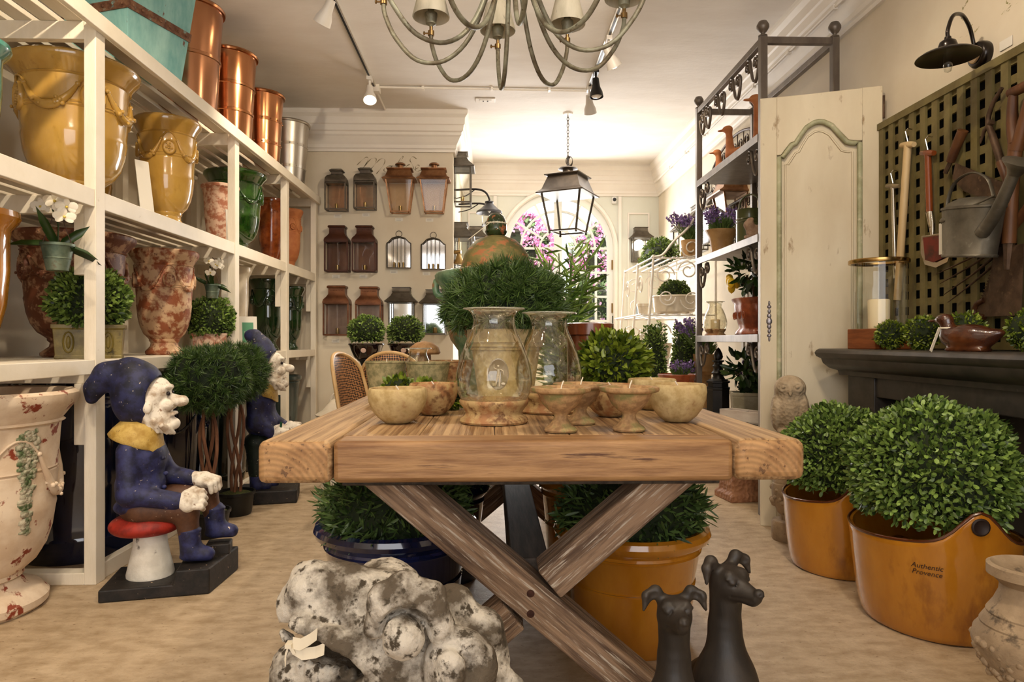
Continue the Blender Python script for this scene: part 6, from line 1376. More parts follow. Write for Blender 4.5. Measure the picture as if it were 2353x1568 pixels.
ww = M('whitewashed_wood', (.55, .47, .40), (.68, .62, .55), 8, .7, c3=(.22, .12, .08), sc3=14, thr3=(.6, .66), stretch=(.3, 1, 1))
b = MB(); b.box(-.21, .21, -.06, .06, 0, .012); b.box(-.21, .21, -.06, -.05, 0, .075); b.box(-.21, .21, .05, .06, 0, .075); b.box(-.21, -.20, -.05, .05, 0, .075); b.box(.20, .21, -.05, .05, 0, .075)
for k in (-.07, .07): b.box(k - .004, k + .004, -.05, .05, .012, .07)
b.obj('crate', ww, t, bevel=.002)
# wall decoration behind the rack
fret = M('dark_fretwork', (.05, .025, .012), (.12, .065, .03), 14, .5, metal=.3)
def fretpanel(label, ya, yb, za, zb, arch, seed):
    o = Vector((XW - .03, (ya + yb) / 2, za)); t = thing('fretwork_panel', label, 'wall panel', o); W2 = abs(yb - ya) / 2; H = zb - za; b = MB()
    top = lambda u: H * (math.sqrt(max(0, 1 - (u / W2) ** 2)) if arch else 1)
    n_ = 20
    if arch: b.tube([(0, W2 * math.cos(PI * k / n_), H * math.sin(PI * k / n_)) for k in range(n_ + 1)], .012, 6); b.tube([(0, -W2, 0), (0, W2, 0)], .012, 6)
    else: b.tube([(0, -W2, 0), (0, W2, 0), (0, W2, H), (0, -W2, H), (0, -W2, 0)], .012, 6)
    b.obj('frame', fret, t, 60); b = MB(); nx = max(3, int(W2 * 2 / .13))
    for i in range(nx + 1):
        u = -W2 + 2 * W2 * i / nx; h = top(u)
        if h > .05: b.tube([(0, u, 0), (0, u, h)], .004, 5)
    for i in range(nx):
        u = -W2 + 2 * W2 * (i + .5) / nx; z_ = .07
        while z_ < top(u) - .04:
            b.tube([(0, u + .05 * math.cos(a) * (1 - a / 16), z_ + .055 * math.sin(a) * (1 - a / 16)) for a in [j * .6 for j in range(20)]], .0045, 5); z_ += .125
    b.obj('scrollwork', fret, t, 60)
fretpanel('arched dark fretwork panel on the right wall behind the upper rack shelf', 5.05, 6.6, 2.36, 2.92 - .12, True, 1)
fretpanel('dark rectangular fretwork panel on the right wall below the arched one', 5.0, 6.3, 1.98, 2.22, False, 2)
fretpanel('long iron balcony grille with oval loops on the right wall', 4.35, 5.9, 1.68, 1.93, False, 3)
t = thing('slatted_screen', 'black and pale striped slatted screen on the right wall behind the rack', 'screen', (XW - .02, 4.9, .55))
b = MB(); 
for k in range(18): b.box(-.02, .01, -.80 + k * .088, -.80 + k * .088 + .045, 0, .98)
b.obj('slats', M('pale_slats', (.55, .50, .42), (.68, .63, .55), 9, .6), t); MB().box(.008, .016, -.82, .8, 0, .98).obj('backing', blackh, t)

# ---------------------------------------------------------------- lantern wall
cop = M('brown_copper', (.16, .07, .035), (.26, .125, .065), 9, .4, metal=.7)
copb = M('bright_aged_copper', (.27, .14, .07), (.42, .24, .13), 9, .35, metal=.8)
chocolate = M('chocolate_metal', (.085, .03, .015), (.12, .045, .022), 9, .45, metal=.3)
pew = M('pewter_metal', (.13, .11, .085), (.20, .175, .14), 9, .45, metal=.6)
silv = M('lantern_mirror', (.75, .76, .78), rough=.06, metal=1)
brassp = M('lamp_holder_brass', (.42, .3, .14), rough=.3, metal=1)
def frame_box(b, w0, w1, d0, d1, z0, z1, r=.006):
    """tapered glazed case: frame bars; back at y=0, front at y=-d"""
    P0 = [(-w0, 0, z0), (w0, 0, z0), (w0, -d0, z0), (-w0, -d0, z0)]; P1 = [(-w1, 0, z1), (w1, 0, z1), (w1, -d1, z1), (-w1, -d1, z1)]
    for a, c_ in zip(P0, P1): b.bar(a, c_, r * 2, r * 2, (0, 1, 0))
    for P in (P0, P1):
        for i in range(4): b.bar(P[i], P[(i + 1) % 4], r * 2, r * 2)
def glaze(w0, w1, d0, d1, z0, z1, t):
    b = MB(); e = .003; b.add([(-w0, -d0 + e, z0), (w0, -d0 + e, z0), (w1, -d1 + e, z1), (-w1, -d1 + e, z1)], [(0, 1, 2, 3)]); b.obj('glass_front', GL, t)
    b = MB(); b.add([(-w0 + e, 0, z0), (-w0 + e, -d0, z0), (-w1 + e, -d1, z1), (-w1 + e, 0, z1)], [(0, 1, 2, 3)]); b.obj('glass_side', GL, t)
    b = MB(); b.add([(w0 - e, 0, z0), (w0 - e, -d0, z0), (w1 - e, -d1, z1), (w1 - e, 0, z1)], [(0, 1, 2, 3)]); b.obj('glass_side', GL, t)
def holder(t, z0, d, m=None): b = MB(); b.lathe([(0, 0), (.014, 0), (.016, .01), (.016, .05), (0, .052)], 16, c=(0, -d / 2, z0)); b.obj('lamp_holder', m or brassp, t, 40)
def lantern(kind, label, o, rz=0, s=1.0, group=None, holder_on=True):
    t = thing('wall_lantern', label, 'lantern', o, rz, group); t.scale = (s, s, s); d = .13
    if kind == 'arch':
        frame_box(f := MB(), .095, .095, d, d, 0, .25); f.obj('frame', pew, t); glaze(.095, .095, d, d, 0, .25, t)
        b = MB(); b.sq([(.10, .068, .25), (.10, .068, .27), (.096, .066, .30), (.080, .058, .325), (.055, .045, .335), (.05, .04, .34), (.05, .04, .37)], wall=True); b.sq([(.062, .05, .37), (.066, .052, .378), (.05, .04, .392), (.048, .04, .394)], wall=True); b.obj('roof', pew, t, 35)
        MB().box(-.09, .09, -.004, 0, .01, .25).obj('back_plate', M('lantern_back', (.30, .2, .13), (.36, .26, .18), 5, .3, metal=.6), t)
    elif kind == 'copper':
        frame_box(f := MB(), .085, .125, .12, .17, 0, .30); f.obj('frame', copb, t); glaze(.085, .125, .12, .17, 0, .30, t)
        b = MB(); b.sq([(.155, .105, .295), (.158, .107, .302), (.130, .09, .325), (.128, .088, .33), (.105, .075, .395), (.122, .082, .40), (.12, .082, .408), (.07, .05, .42), (.03, .03, .425)], wall=True); b.lathe([(0, .41), (.028, .412), (.028, .45), (.05, .453), (.048, .462), (.03, .475), (0, .482)], 20, c=(0, -.07, 0)); b.obj('roof', copb, t, 35)
        MB().add([(-.08, -.002, .01), (.08, -.002, .01), (.118, -.002, .29), (-.118, -.002, .29)], [(0, 1, 2, 3)]).obj('back_plate', M('copper_back', (.42, .27, .15), (.50, .34, .2), 5, .35, metal=.4), t)
        b = MB()
        for x in (-.085, .085): b.ball((x, -.12, -.006), .009, 8)
        b.obj('feet', copb, t)
    elif kind in ('bottle', 'bottlec'):
        m_ = chocolate if kind == 'bottle' else cop
        frame_box(f := MB(), .11, .11, d, d, 0, .285, .007); f.obj('frame', m_, t); glaze(.11, .11, d, d, 0, .285, t)
        b = MB(); b.sq([(.118, .072, .285), (.118, .072, .30), (.112, .07, .32), (.09, .06, .345), (.075, .052, .37), (.074, .052, .41), (.074, .052, .425)], wall=True); b.sq([(.082, .058, .425), (.086, .06, .432), (.082, .058, .445), (.075, .05, .45)], wall=True)
        for k in range(9): b.ball((-.056 + k * .014, -.105, .405), (.004, .003, .007), 6)
        b.obj('roof', m_, t, 35)
        MB().box(-.105, .105, -.004, 0, .01, .28).obj('back_plate', M('brown_back', (.12, .05, .03), (.18, .085, .05), 4, .3, metal=.3) if kind == 'bottle' else M('purplish_back', (.24, .16, .13), (.33, .24, .19), 4, .3, metal=.3), t)
    elif kind == 'bell':
        frame_box(f := MB(), .10, .10, d, d, 0, .28); f.obj('frame', pew, t); glaze(.10, .10, d, d, 0, .28, t)
        b = MB(); b.sq([(.135, .08, .278), (.138, .082, .284), (.115, .072, .305), (.09, .06, .33), (.078, .052, .355), (.075, .05, .36), (.078, .052, .37), (.075, .05, .38), (.075, .05, .40), (.08, .055, .402), (.08, .055, .408)], wall=True); b.obj('roof', pew, t, 35)
        MB().box(-.095, .095, -.004, 0, .01, .275).obj('back_mirror', silv, t)
    elif kind == 'mirror':
        arc_ = [(-.115, 0), (.115, 0), (.115, .24), (.10, .245), (.06, .285), (.0, .30), (-.06, .285), (-.10, .245), (-.115, .24)]
        MB().prism(arc_, .004, T=Matrix.Translation((0, -.006, 0))).obj('mirror_back', silv, t)
        b = MB(); P = [(x, -.055 + .03 * (abs(x) / .115) ** 2, z_) for x, z_ in arc_]; b.tube(P + [P[0]], .005, 6); b.tube([(x, -.006, z_) for x, z_ in arc_] + [(arc_[0][0], -.006, 0)], .005, 6)
        for x, zt in ((-.06, .285), (-.02, .298), (.02, .298), (.06, .285)): b.tube([(x, -.055, 0), (x, -.055, zt)], .003, 5)
        b.tube([(.03 * math.cos(a), -.01, .33 + .03 * math.sin(a)) for a in [k * PI / 8 for k in range(17)]], .003, 5); b.box(-.115, .115, -.055, 0, -.004, 0); b.obj('frame', pew, t, 60)
        for x in (-.045, 0, .045): MB().lathe([(0, 0), (.010, 0), (.010, .05), (0, .052)], 12, c=(x, -.03, .0)).obj('candle_cup', brassp, t, 40)
        holder_on = False
    if holder_on: holder(t, .01, d)
    return t
def wl(px, py): p = atY(px, py, YLW - .001); return p
L1 = 'upper row of lanterns'
lantern('arch', 'grey arch-topped wall lantern, first of the upper row from the left', wl(777, 486))
lantern('arch', 'grey arch-topped wall lantern, second of the upper row from the left', wl(842, 483))
lantern('copper', 'tapered copper wall lantern in the upper row under the faded writing', wl(922, 491))
lantern('copper', 'tapered copper wall lantern, rightmost of the upper row', wl(999, 491))
lantern('bottle', 'chocolate brown bottle-shouldered wall lantern, leftmost of the middle row', wl(779, 625), s=.97)
lantern('bottle', 'chocolate brown bottle-shouldered wall lantern, second from left in the middle row', wl(841, 625), s=.97)
lantern('mirror', 'arched mirror-backed wall sconce with a ring, third in the middle row', wl(917, 616))
lantern('mirror', 'arched mirror-backed wall sconce with a ring at the right of the middle row', wl(996, 619))
lantern('bottlec', 'reddish copper wall lantern, leftmost of the lower row', wl(779, 770), s=1.05)
lantern('bottlec', 'reddish copper wall lantern behind the left bowl of boxwood', wl(852, 772), s=1.05)
lantern('bell', 'grey bell-roofed wall lantern behind the right bowl of boxwood', wl(925, 768), s=1.1)
lantern('bell', 'grey bell-roofed wall lantern half hidden behind the green stone urn', wl(1000, 768), s=1.05)
for k, (px, py, lb) in enumerate(((776, 497, 'first lantern'), (841, 494, 'second lantern'), (917, 505, 'left copper lantern'), (987, 506, 'right copper lantern'), (772, 636, 'left brown lantern'), (835, 636, 'second brown lantern'), (905, 625, 'left mirrored sconce'), (980, 629, 'right mirrored sconce'), (771, 784, 'leftmost lower lantern'))):
    p = wl(px, py); t = thing('price_card', 'tiny white price card on the wall below the ' + lb, 'tag', p, group='price cards below the lanterns')
    MB().box(-.037, .037, -.003, 0, -.016, .016).obj('card', card, t)
    for zz in (.006, -.006): MB().box(-.025, .025 - abs(zz), -.0035, -.003, zz - .0018, zz + .0018).obj('printed_line', M('faint_print', (.45, .42, .38), rough=.6), t)
# faded writing "Maf Se" on the wall
wr = M('faded_writing', (.24, .20, .12), (.46, .39, .27), 40, .8)
o = wl(895, 385); t = thing('wall_writing', 'faded handwritten word painted on the cream wall above the lanterns', 'lettering', o)
def stroke(name, pts, w=.0045):
    b = MB(); P = [wl(x, y) - o for x, y in pts]; P = [p for p in smoothpath([tuple(p) for p in P], 4)]
    for i, (a, c_) in enumerate(zip(P, P[1:])):
        n0 = (c_ - a).cross(Vector((0, 1, 0))).normalized() * w * (.6 + .5 * math.sin(i * .9)); q0 = Vector((0, -.0012, 0)); b.add([a - n0 + q0, c_ - n0 + q0, c_ + n0 + q0, a + n0 + q0], [(0, 1, 2, 3)])
    b.obj(name, wr, t)
stroke('letter_m', [(820, 380), (828, 372), (840, 362), (846, 364), (842, 376), (832, 388), (828, 392), (838, 382), (852, 366), (864, 364), (862, 376), (850, 392), (862, 378), (874, 366), (884, 367), (882, 378), (868, 396), (864, 400)])
stroke('letter_a', [(902, 382), (892, 382), (882, 390), (886, 394), (896, 388), (902, 380), (898, 390), (904, 393)])
stroke('letter_f', [(904, 392), (914, 380), (926, 362), (924, 360), (916, 372), (910, 388), (904, 404), (900, 410)]); stroke('letter_f_bar', [(912, 377), (924, 375)])
stroke('letter_s', [(958, 366), (948, 360), (942, 368), (946, 376), (950, 386), (942, 393), (934, 390), (934, 382), (942, 378)])
stroke('letter_e', [(952, 390), (960, 386), (964, 381), (958, 380), (954, 388), (958, 394), (970, 390)])
# ---- lanterns along the alcove's left wall (seen edge on), arm lamps
def sidelantern(kind, label, y, z_, s=1.0, side='L', dx=0):
    lantern(kind, label, (XA + .001 + dx, y, z_) if side == 'L' else (XW - .001, y, z_), R(90) if side == 'L' else R(-90), s)
sidelantern('bell', 'dark wall lantern seen edge-on at the top of the alcove corner', 6.95, 2.42, 1.25)
sidelantern('bell', 'dark wall lantern seen edge-on below the top one at the alcove corner', 6.98, 1.72, 1.25)
sidelantern('arch', 'grey wall lantern seen edge-on behind the swan-neck lamps', 7.55, 1.85, 1.2)
sidelantern('arch', 'grey wall lantern seen edge-on low on the alcove side wall', 7.5, 1.25, 1.2)
def armlamp(label, y, z_, L=.42):
    t = thing('arm_lamp', label, 'wall lamp', (XA + .001, y, z_))
    b = MB(); b.tube([(0, 0, .12), (L * .6, 0, .13), (L * .88, 0, .10), (L, 0, .03), (L, 0, 0)], .011, 8, smooth=4); b.tube([(0, 0, .03), (L * .3, 0, .06), (L * .55, 0, .12)], .006, 6, smooth=3); b.obj('arm', brz, t, 60)
    MB().lathe([(0, 0), (.045, 0), (.047, -.012), (.04, -.02), (.045, -.03), (.09, -.075), (.135, -.105), (.138, -.125), (.132, -.122), (.08, -.08), (.04, -.04), (0, -.04)], 36, c=(L, 0, 0)).obj('shade', M('slate_enamel', (.09, .085, .085), rough=.45, metal=.4), t, 40)
    MB().lathe([(.072, -.085), (.078, -.14), (.075, -.20), (.05, -.28), (.015, -.33), (0, -.335)], 32, c=(L, 0, 0)).obj('glass_drop', GL, t, 60)
    MB().lathe([(0, -.04), (.012, -.045), (.018, -.1), (0, -.12)], 16, c=(L, 0, 0)).obj('bulb', M('bulb_frost', (.85, .83, .8), rough=.3), t, 50)
armlamp('swan-neck wall lamp with a pointed glass drop on the alcove wall, nearer one', 7.2, 2.50, .35)
armlamp('swan-neck wall lamp with a pointed glass drop on the alcove wall, farther one', 7.75, 2.46, .40)
t = thing('brass_picture_light', 'brass cone spotlight bracket on the alcove corner', 'wall lamp', (XA + .001, 6.85, 1.92))
b = MB(); b.tube([(0, 0, 0), (.07, -.02, .0)], .02, 8); b.tube([(.05, -.02, 0), (.05, -.02, .14)], .008, 8); b.lathe([(0, 0), (.02, -.01), (.03, -.05), (.055, -.10), (.057, -.11), (0, -.09)], 24, c=(.0 + .05, -.03, -.01)); b.obj('fitting', brassp, t, 50)
# right wall lanterns
for k, (y, kd, s) in enumerate(((5.75, 'copper', 1.15), (6.25, 'bell', 1.15), (6.75, 'bell', 1.1), (7.3, 'bell', 1.05))):
    sidelantern(kd, ['large copper-framed wall lantern on the right wall just past the rack', 'wall lantern on the right wall, second beyond the rack post', 'wall lantern on the right wall, third beyond the rack post', 'wall lantern on the right wall nearest the garden door'][k], y, 1.93, s, 'R')
lantern('bell', 'glowing bell-roofed lantern on the white panel right of the garden door', (atY(1470, 600, YB - .02).x, YB - .02, atY(0, 598, YB).z), 0, 1.05)
p = atY(1468, 562, YB - .09); g_ = MB().ball((0, 0, 0), .062, 20).obj('globe_bulb', M('globe_glow', (1, .95, .85), emit=(1, .93, .82), es=3.5), None, 60); g_.location = p; g_['label'] = 'round glowing globe bulb in the lantern right of the garden door'; g_['category'] = 'bulb'
lantern('bell', 'glowing bell-roofed lantern left of the garden door behind the urn lid', (atY(1094, 600, YB - .02).x, YB - .02, atY(0, 598, YB).z), 0, 1.05)
p = atY(1092, 565, YB - .09); g_ = MB().ball((0, 0, 0), .062, 20).obj('globe_bulb', MATS['globe_glow'], None, 60); g_.location = p; g_['label'] = 'round glowing globe bulb in the lantern left of the garden door'; g_['category'] = 'bulb'
# security camera
p = atY(1410, 462, YB - .001); t = thing('security_camera', 'small white security camera with a black lens high right of the arch', 'camera', p)
MB().box(-.03, .03, -.06, 0, -.045, .045).obj('housing', M('camera_white', (.8, .78, .74), rough=.4), t, bevel=.015); MB().lathe([(0, .0), (.022, 0), (.022, .012), (0, .014)], 20, T=Matrix.Translation((0, -.058, .005)) @ Matrix.Rotation(PI / 2, 4, 'X')).obj('lens', blackh, t, 40)
# pendant lantern
dkm = M('bronze_grey_metal', (.10, .08, .062), (.14, .115, .09), 10, .45, metal=.5)
o = atY(1305, 400, 6.6); o.z = 0
t = thing('pendant_lantern', 'big bronze-grey four-sided glass lantern hanging by a chain in front of the door', 'pendant lantern', (o.x, 6.6, 2.09), R(-28))
b = MB(); w0, w1, h = .135, .195, .36
C0 = [(sx * w0, sy * w0, 0) for sx, sy in ((-1, -1), (1, -1), (1, 1), (-1, 1))]; C1 = [(sx * w1, sy * w1, h) for sx, sy in ((-1, -1), (1, -1), (1, 1), (-1, 1))]
for a, c_ in zip(C0, C1): b.bar(a, c_, .016, .016)
for P in (C0, C1):
    for i in range(4): b.bar(P[i], P[(i + 1) % 4], .016, .016)
for a in C0: b.ball((a[0], a[1], -.016), .013, 8)
b.obj('frame', dkm, t)
for i in range(4): MB().add([C0[i], C0[(i + 1) % 4], C1[(i + 1) % 4], C1[i]], [(0, 1, 2, 3)]).obj('glass_pane', GL, t)
b = MB(); b.sq([(.235, .235, h - .01), (.24, .24, h), (.20, .20, h + .03), (.195, .195, h + .035), (.15, .15, h + .16), (.175, .175, h + .17), (.178, .178, h + .178), (.10, .10, h + .2), (.06, .06, h + .205)]); b.obj('roof', dkm, t, 30)
b = MB(); b.lathe([(.0, h + .2), (.055, h + .2), (.05, h + .235), (.095, h + .245), (.09, h + .255), (.03, h + .275), (0, h + .28)], 28); b.obj('cap', dkm, t, 40)
b = MB(); z_ = h + .28; k = 0; ztop = ZC - 2.09
while z_ < ztop - .02:
    T = Matrix.Translation((0, 0, z_ + .018)) @ Matrix.Rotation((k % 2) * PI / 2, 4, 'Z'); b.tube([tuple(T @ Vector((.010 * math.cos(a), 0, .02 * math.sin(a)))) for a in [j * PI / 6 for j in range(13)]], .003, 5); z_ += .031; k += 1
for k in range(5): b.tube([(.02 + .035 * math.cos(a) * (1 - .1 * k), .01 * k - .02, h + .32 + .045 * math.sin(a)) for a in [j * PI / 6 for j in range(13)]], .003, 5)
b.obj('chain', dkm, t, 60); MB().lathe([(0, ztop), (.05, ztop), (.045, ztop - .015), (0, ztop - .02)], 24).obj('ceiling_rose', trimm, t, 40)

# ---------------------------------------------------------------- chairs, bowls and tureen left of the urn
rim = M('rattan_edge', (.55, .36, .16), (.65, .45, .23), 9, .4); blk = M('black_lacquer', (.015, .012, .01), rough=.4)
def weave():
    m = M('woven_cane', (.03, .02, .015), rough=.5); n = m.node_tree.nodes; l = m.node_tree.links
    tc = n.new('ShaderNodeTexCoord'); mp_ = n.new('ShaderNodeMapping'); mp_.inputs['Rotation'].default_value = (0, R(45), 0); l.new(tc.outputs['Object'], mp_.inputs[0])
    ck = n.new('ShaderNodeTexChecker'); ck.inputs['Scale'].default_value = 85; ck.inputs['Color1'].default_value = (.02, .013, .01, 1); ck.inputs['Color2'].default_value = (.42, .2, .08, 1); l.new(mp_.outputs[0], ck.inputs[0]); l.new(ck.outputs[0], n['Principled BSDF'].inputs['Base Color']); return m
wv = weave()
def chair(label, x, y, rz):
    t = thing('bistro_chair', label, 'chair', (x, y, 0), rz, 'woven bistro chairs')
    N = 16; outl = [(.20 * math.cos(PI * k / N) * (1), .80 + .15 * math.sin(PI * k / N)) for k in range(N + 1)]; outl = [(.21, .47), (.215, .65)] + outl + [(-.215, .65), (-.21, .47)]
    f = lambda u, z_: (u, .20 + (z_ - .47) * .18 + .06 * (1 - (u / .22) ** 2), z_)
    b = MB(); nx, nz = 9, 10; g0 = []
    for j in range(nz + 1):
        z_ = .49 + (.945 - .49) * j / nz; hw = .20 if z_ < .8 else .20 * math.sqrt(max(0.0, 1 - ((z_ - .8) / .15) ** 2)) + .001
        g0.append([f(-hw + 2 * hw * i / nx, z_) for i in range(nx + 1)])
    b.loft(g0, caps=False, closed=False); b.obj('woven_back', wv, t, 60, solid=.008)
    b = MB(); b.tube([f(u, z_) for u, z_ in outl], .013, 8, smooth=2); b.obj('back_frame', rim, t, 60)
    MB().lathe([(0, .445), (.20, .445), (.21, .455), (.205, .468), (0, .47)], 32).obj('seat', wv, t, 40)
    for sx in (-1, 1):
        b = MB(); b.tube([(sx * .16, -.14, .45), (sx * .18, -.18, 0)], .013, 8); b.obj('leg', blk, t, 60)
        b = MB(); b.tube([(sx * .19, .19, .50), (sx * .17, .17, .4), (sx * .19, .22, 0)], .013, 8); b.obj('leg', blk, t, 60)
    return t
chair('dark woven bistro chair facing right with its curved back beside the table', -.67, 4.40, R(75))
chair('dark woven bistro chair with only its rounded top showing between the pots', -.72, 5.10, R(182))
brwn = M('dark_brown_glaze', (.018, .007, .005), (.03, .012, .008), 8, .08, coat=1)
for k, (px, py) in enumerate(((842, 820), (932, 820))):
    p = atY(px, 820, 5.6); t = thing('bowl_topiary', ['round boxwood in a dark glazed footed bowl, left of the pair', 'round boxwood in a dark glazed footed bowl, right of the pair'][k], 'potted plant', (p.x, 5.6, .0), group='boxwood bowls on black stands'); t.scale = (1.06, 1.06, 1)
    MB().lathe([(0, .60), (.16, .60), (.16, .625), (.05, .63), (.03, .66), (.025, .8), (.05, .86), (.07, .875), (.07, .885), (0, .885)], 32).lathe([(0, 0), (.15, 0), (.14, .02), (.02, .04), (.02, .6), (0, .6)], 24).obj('stand', blk, t, 40)
    MB().lathe([(0, .885), (.08, .885), (.095, .90), (.115, .95), (.13, .99), (.14, 1.0), (.135, 1.01), (.12, 1.0), (0, .98)], 40).obj('bowl', brwn, t, 40)
    MB().lathe([(0, .001), (.018, .001), (.02, 0)], 20, T=Matrix.Translation((.0, -.127, .955)) @ Matrix.Rotation(R(103), 4, 'X')).obj('round_label', M('round_label', (.62, .46, .38), rough=.5), t)
    leafball('foliage', t, boxl, (0, 0, 1.11), (.145, .145, .135), 1500, .022, .014, depth=.2, zmin=-.7)
p = atY(778, 955, 4.9); t = thing('cream_tureen', 'cream glazed lidded jar with a knotted knob by the shelving end', 'jar', (p.x, 4.9, 0))
MB().lathe([(0, 0), (.13, 0), (.11, .05), (.10, .1), (.14, .25), (.155, .42), (.15, .45), (.125, .47), (.125, .48), (0, .48)], 40).obj('body', cream, t, 50)
MB().lathe([(.0, .48), (.125, .48), (.16, .50), (.165, .51), (.15, .52), (.11, .545), (.08, .58), (.05, .61), (.03, .62), (0, .625)], 40).obj('lid', cream, t, 50)
b = MB()
for k in range(4): a = k * 1.57; b.tube([(.06 * math.cos(a), .06 * math.sin(a), .60), (.035 * math.cos(a), .035 * math.sin(a), .65), (0, 0, .665)], .010, 6, smooth=3)
b.ball((0, 0, .675), .018, 8); b.obj('knob', cream, t, 60)
t = thing('wall_socket', 'small brown wall socket beside the left bistro chair', 'socket', atY(781, 860, YLW - .001)); MB().box(-.03, .03, -.01, 0, -.045, .045).obj('plate', M('socket_bronze', (.14, .1, .07), rough=.4, metal=.5), t, bevel=.003)

# ---------------------------------------------------------------- greenery and wire shelves towards the door
palml = M('bamboo_leaf', (.10, .19, .03), (.42, .58, .16), island=True, rough=.4)
t = thing('bamboo_palm', 'feathery narrow-leaved palm behind the pine dome before the garden door', 'potted plant', (.46, 4.35, 0)); t.scale = (1, 1, 1.06)
MB().lathe([(0, 0), (.13, 0), (.18, .32), (.19, .33), (.18, .34), (0, .3)], 36).obj('pot', smp, t, 40)
Pp, Dp = [], []; b = MB(); r0 = random.Random(6)
for k in range(24):
    a = r0.uniform(0, 2 * PI); H_ = r0.uniform(.8, 1.28); sp = r0.uniform(.05, .22); tip = Vector((sp * math.cos(a), sp * math.sin(a) * .7, .32 + H_)); b.tube([(0.02 * math.cos(a), .02 * math.sin(a), .3), (tip.x * .5, tip.y * .5, .3 + H_ * .6), tip], .004, 5)
    for j in range(24):
        u = .35 + .65 * j / 24; p = Vector((tip.x * u * u, tip.y * u * u, .32 + H_ * u)); an = a + r0.uniform(-2.2, 2.2); Pp.append(p); Dp.append((math.cos(an), math.sin(an), r0.uniform(-.1, .9)))
b.obj('canes', lavl, t, 60); V, Fq = leaf_geo(np.array(Pp), np.array(Dp, float), .17, .015, curl=-.3); np_mesh('foliage', V, Fq, palml, t)
for k, (px, lb) in enumerate(((1503, 'column-shaped boxwood topiary behind the broad-leaf ball, left of the pair'), (1572, 'column-shaped boxwood topiary next to the rack post, right of the pair'))):
    y = 5.85; p = atY(px, 800, y); t = thing('column_topiary', lb, 'topiary', (p.x, y, 0), group='column topiaries')
    MB().lathe([(0, 0), (.10, 0), (.13, .25), (.14, .26), (.13, .3), (0, .28)], 32).obj('pot', smp, t, 40); b = MB(); b.tube([(0, 0, .28), (0, 0, .6)], .02, 8); b.obj('stem', stemm, t)
    leafball('foliage', t, boxl, (0, 0, .80), (.11, .11, .37), 3200, .026, .015, depth=.25, lump=.10, pn=5)
# terracotta basket with lavender
t = thing('basket_planter', 'terracotta latticed basket planter with lavender between the topiary and the rack', 'planter', (1.485, 5.42, 0)); t.scale = (.85, .85, .93); bm = terrag
MB().lathe([(0, 0), (.16, 0), (.15, .03), (.06, .08), (.05, .5), (.12, .6), (.14, .62)], 32).obj('pedestal', sst, t, 50)
b = MB(); b.lathe([(0, .62), (.12, .62), (.15, .68), (.165, .78), (.18, .80), (.185, .82), (.175, .825), (.15, .80), (0, .75)], 48, fn=lambda a, z: 1 + .02 * math.sin(14 * a))
for k in range(22):
    for sg in (1, -1): b.tube([(r_ * math.cos(k * PI / 11 + sg * (z_ - .62) * 2.2), r_ * math.sin(k * PI / 11 + sg * (z_ - .62) * 2.2), z_) for r_, z_ in ((.126, .63), (.155, .69), (.168, .77))], .005, 5)
b.obj('basket', bm, t, 50); lavender(t, (.02, 0, .78), 26, .14, .16, seed=12)
# white wire etagere
ww2 = M('white_wire', (.74, .68, .60), (.80, .75, .68), 9, .5)
EX0, EX1, EY0, EY1 = 1.42, 2.0, 6.05, 7.35
t = thing('wire_etagere', 'white wrought iron tiered plant stand with scrolls near the garden door', 'plant stand', (EX0, EY0, 0)); L_ = EY1 - EY0; D_ = EX1 - EX0
for y in (0, L_ / 2, L_): MB().tube([(-.12, y, 0), (.0, y, 1.45), (.02, y, 1.80)], .011, 6).obj('front_leg', ww2, t, 60)
for y in (0, L_): MB().tube([(D_, y, 0), (D_, y, 2.1)], .011, 6).obj('back_leg', ww2, t, 60)
for z_, x_ in ((1.27, -.08), (.80, -.14), (1.78, .02)):
    b = MB(); nn = 7
    for k in range(nn): x1_ = x_ + (D_ - x_) * k / (nn - 1); b.bar((x1_, 0, z_), (x1_, L_, z_), .03 if z_ < 1.7 else .02, .01)
    b.bar((x_, 0, z_ - .01), (D_, 0, z_ - .01), .012, .012); b.bar((x_, L_, z_ - .01), (D_, L_, z_ - .01), .012, .012); b.obj('wire_shelf', ww2, t)
b = MB(); b.tube([(0, 0, 1.78), (.1, 0, 1.80), (.2, 0, 1.92), (.32, 0, 2.03), (.45, 0, 2.2), (D_, 0, 2.25)], .012, 6, smooth=4); b.obj('side_scroll_rail', ww2, t, 60)
def wsc(yy, cx_, cz, r, a0, sg): b = MB(); b.tube([(u, yy, v) for u, v in spiral(cx_, cz, r, a0, 1.4, sg)], .007, 5); b.obj('scroll', ww2, t, 60)
for yy in (0, L_):
    for (cx_, cz, r, a0, sg) in ((.12, 1.62, .09, 0, 1), (.33, 1.66, .09, PI, -1), (.36, 1.86, .09, PI, 1), (.14, 1.42, .08, 0, -1), (.36, 1.40, .10, PI, 1), (.08, 1.10, .10, 0, 1), (.32, 1.08, .11, PI, -1), (.1, .92, .08, 0, -1)): wsc(yy, cx_, cz, r, a0, sg)
for z_ in (1.55, 1.05):
    for y in (.3, .9): b = MB(); b.tube([(-.03, y + u, z_ + v) for u, v in spiral(0, 0, .10, 0, 1.5, 1)], .006, 5); b.obj('scroll', ww2, t, 60)
t = thing('boxwood_mound', 'loose boxwood mound spilling along the top of the white wire stand', 'greenery', (1.66, 6.78, 1.79)); leafball('foliage', t, boxl, (0, 0, .10), (.14, .46, .16), 3200, .03, .017, depth=.35, lump=.15, zmin=-.6)
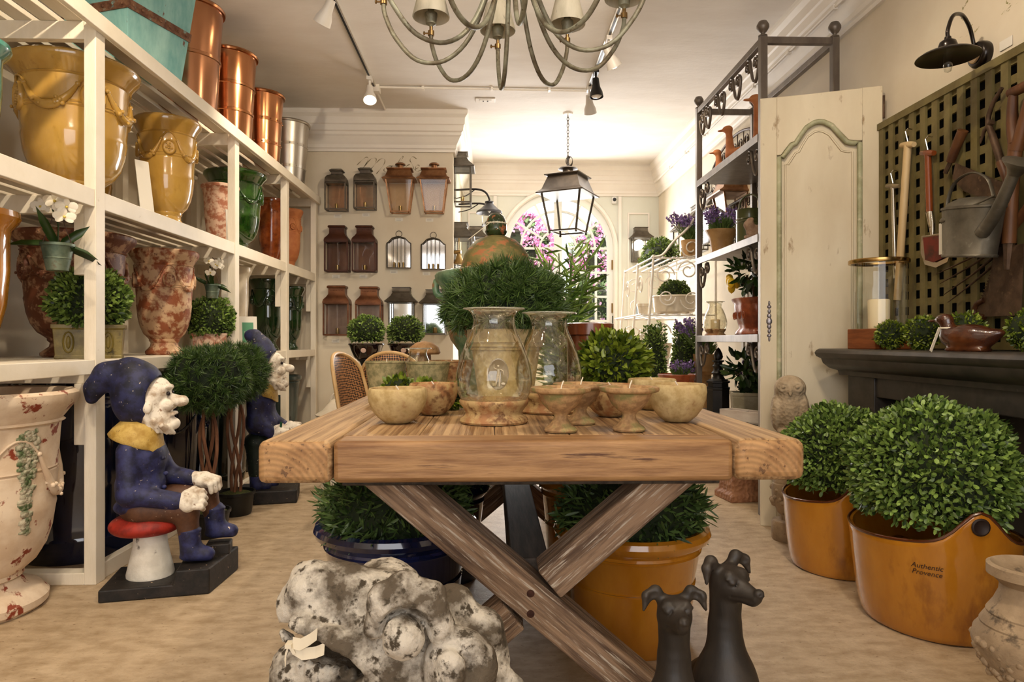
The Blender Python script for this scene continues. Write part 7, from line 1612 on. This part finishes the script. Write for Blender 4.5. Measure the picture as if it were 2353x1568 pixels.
t = thing('oval_planter', 'dark round boxwood in an oval cream planter on the white wire stand', 'potted plant', (1.68, 6.25, 1.28), R(-20)); MB().lathe([(0, 0), (.13, 0), (.16, .02), (.17, .15), (.18, .16), (.17, .17), (0, .15)], 40, sx=1.15, sy=.8).obj('planter', cream, t, 40); leafball('foliage', t, boxd, (0, 0, .18), (.155, .12, .14), 1600, .018, .011, zmin=-.1)
for k, (x, y, z_, r_, h_, m_) in enumerate(((1.52, 7.0, 1.28, .05, .11, 'p'), (1.5, 6.75, 1.28, .06, .12, 'c'), (1.62, 6.5, .81, .10, .2, 'c'), (1.42, 6.35, .81, .07, .12, 't'))):
    spot_(['small pale blue pot on the middle tier of the white wire stand', 'small cream pot on the middle tier of the white wire stand', 'large cream pot on the lower tier of the white wire stand', 'peach clay pot on the lower tier of the white wire stand'][k], x, y, z_, r_, h_, {'p': M('pale_blue_glaze', (.45, .55, .6), rough=.3), 'c': cream, 't': M('peach_clay', (.6, .42, .3), rough=.7)}[m_], None)
t = thing('lavender_bunch', 'tall lavender in a clay pot reaching out beside the far rack post', 'potted plant', (1.78, 5.62, 0)); MB().lathe([(0, 0), (.05, 0), (.04, .05), (.04, .75), (.09, .78), (.11, .92), (.1, .92), (0, .88)], 28).obj('pot', smp, t, 40); lavender(t, (0, 0, .9), 26, .30, .11, lean=(-.16, 0), seed=22)
t = thing('lavender_bunch', 'lavender in a clay pot on the top tier of the white wire stand', 'potted plant', (1.80, 6.13, 1.80)); MB().lathe([(0, 0), (.07, 0), (.09, .14), (.08, .14), (0, .12)], 28).obj('pot', smp, t, 40); lavender(t, (0, 0, .13), 34, .22, .14, lean=(-.10, -.05), seed=23)
t = thing('clay_block', 'reddish woven clay pedestal on the floor behind the right end of the table', 'pedestal', (1.62, 4.42, 0), R(8)); MB().sq([(.12, .12, 0), (.12, .12, .04), (.10, .10, .06), (.10, .10, .3)]).obj('body', M('woven_clay', (.30, .15, .08), (.42, .23, .13), 9, .7, bump=.8, vor=40), t, bevel=.006)
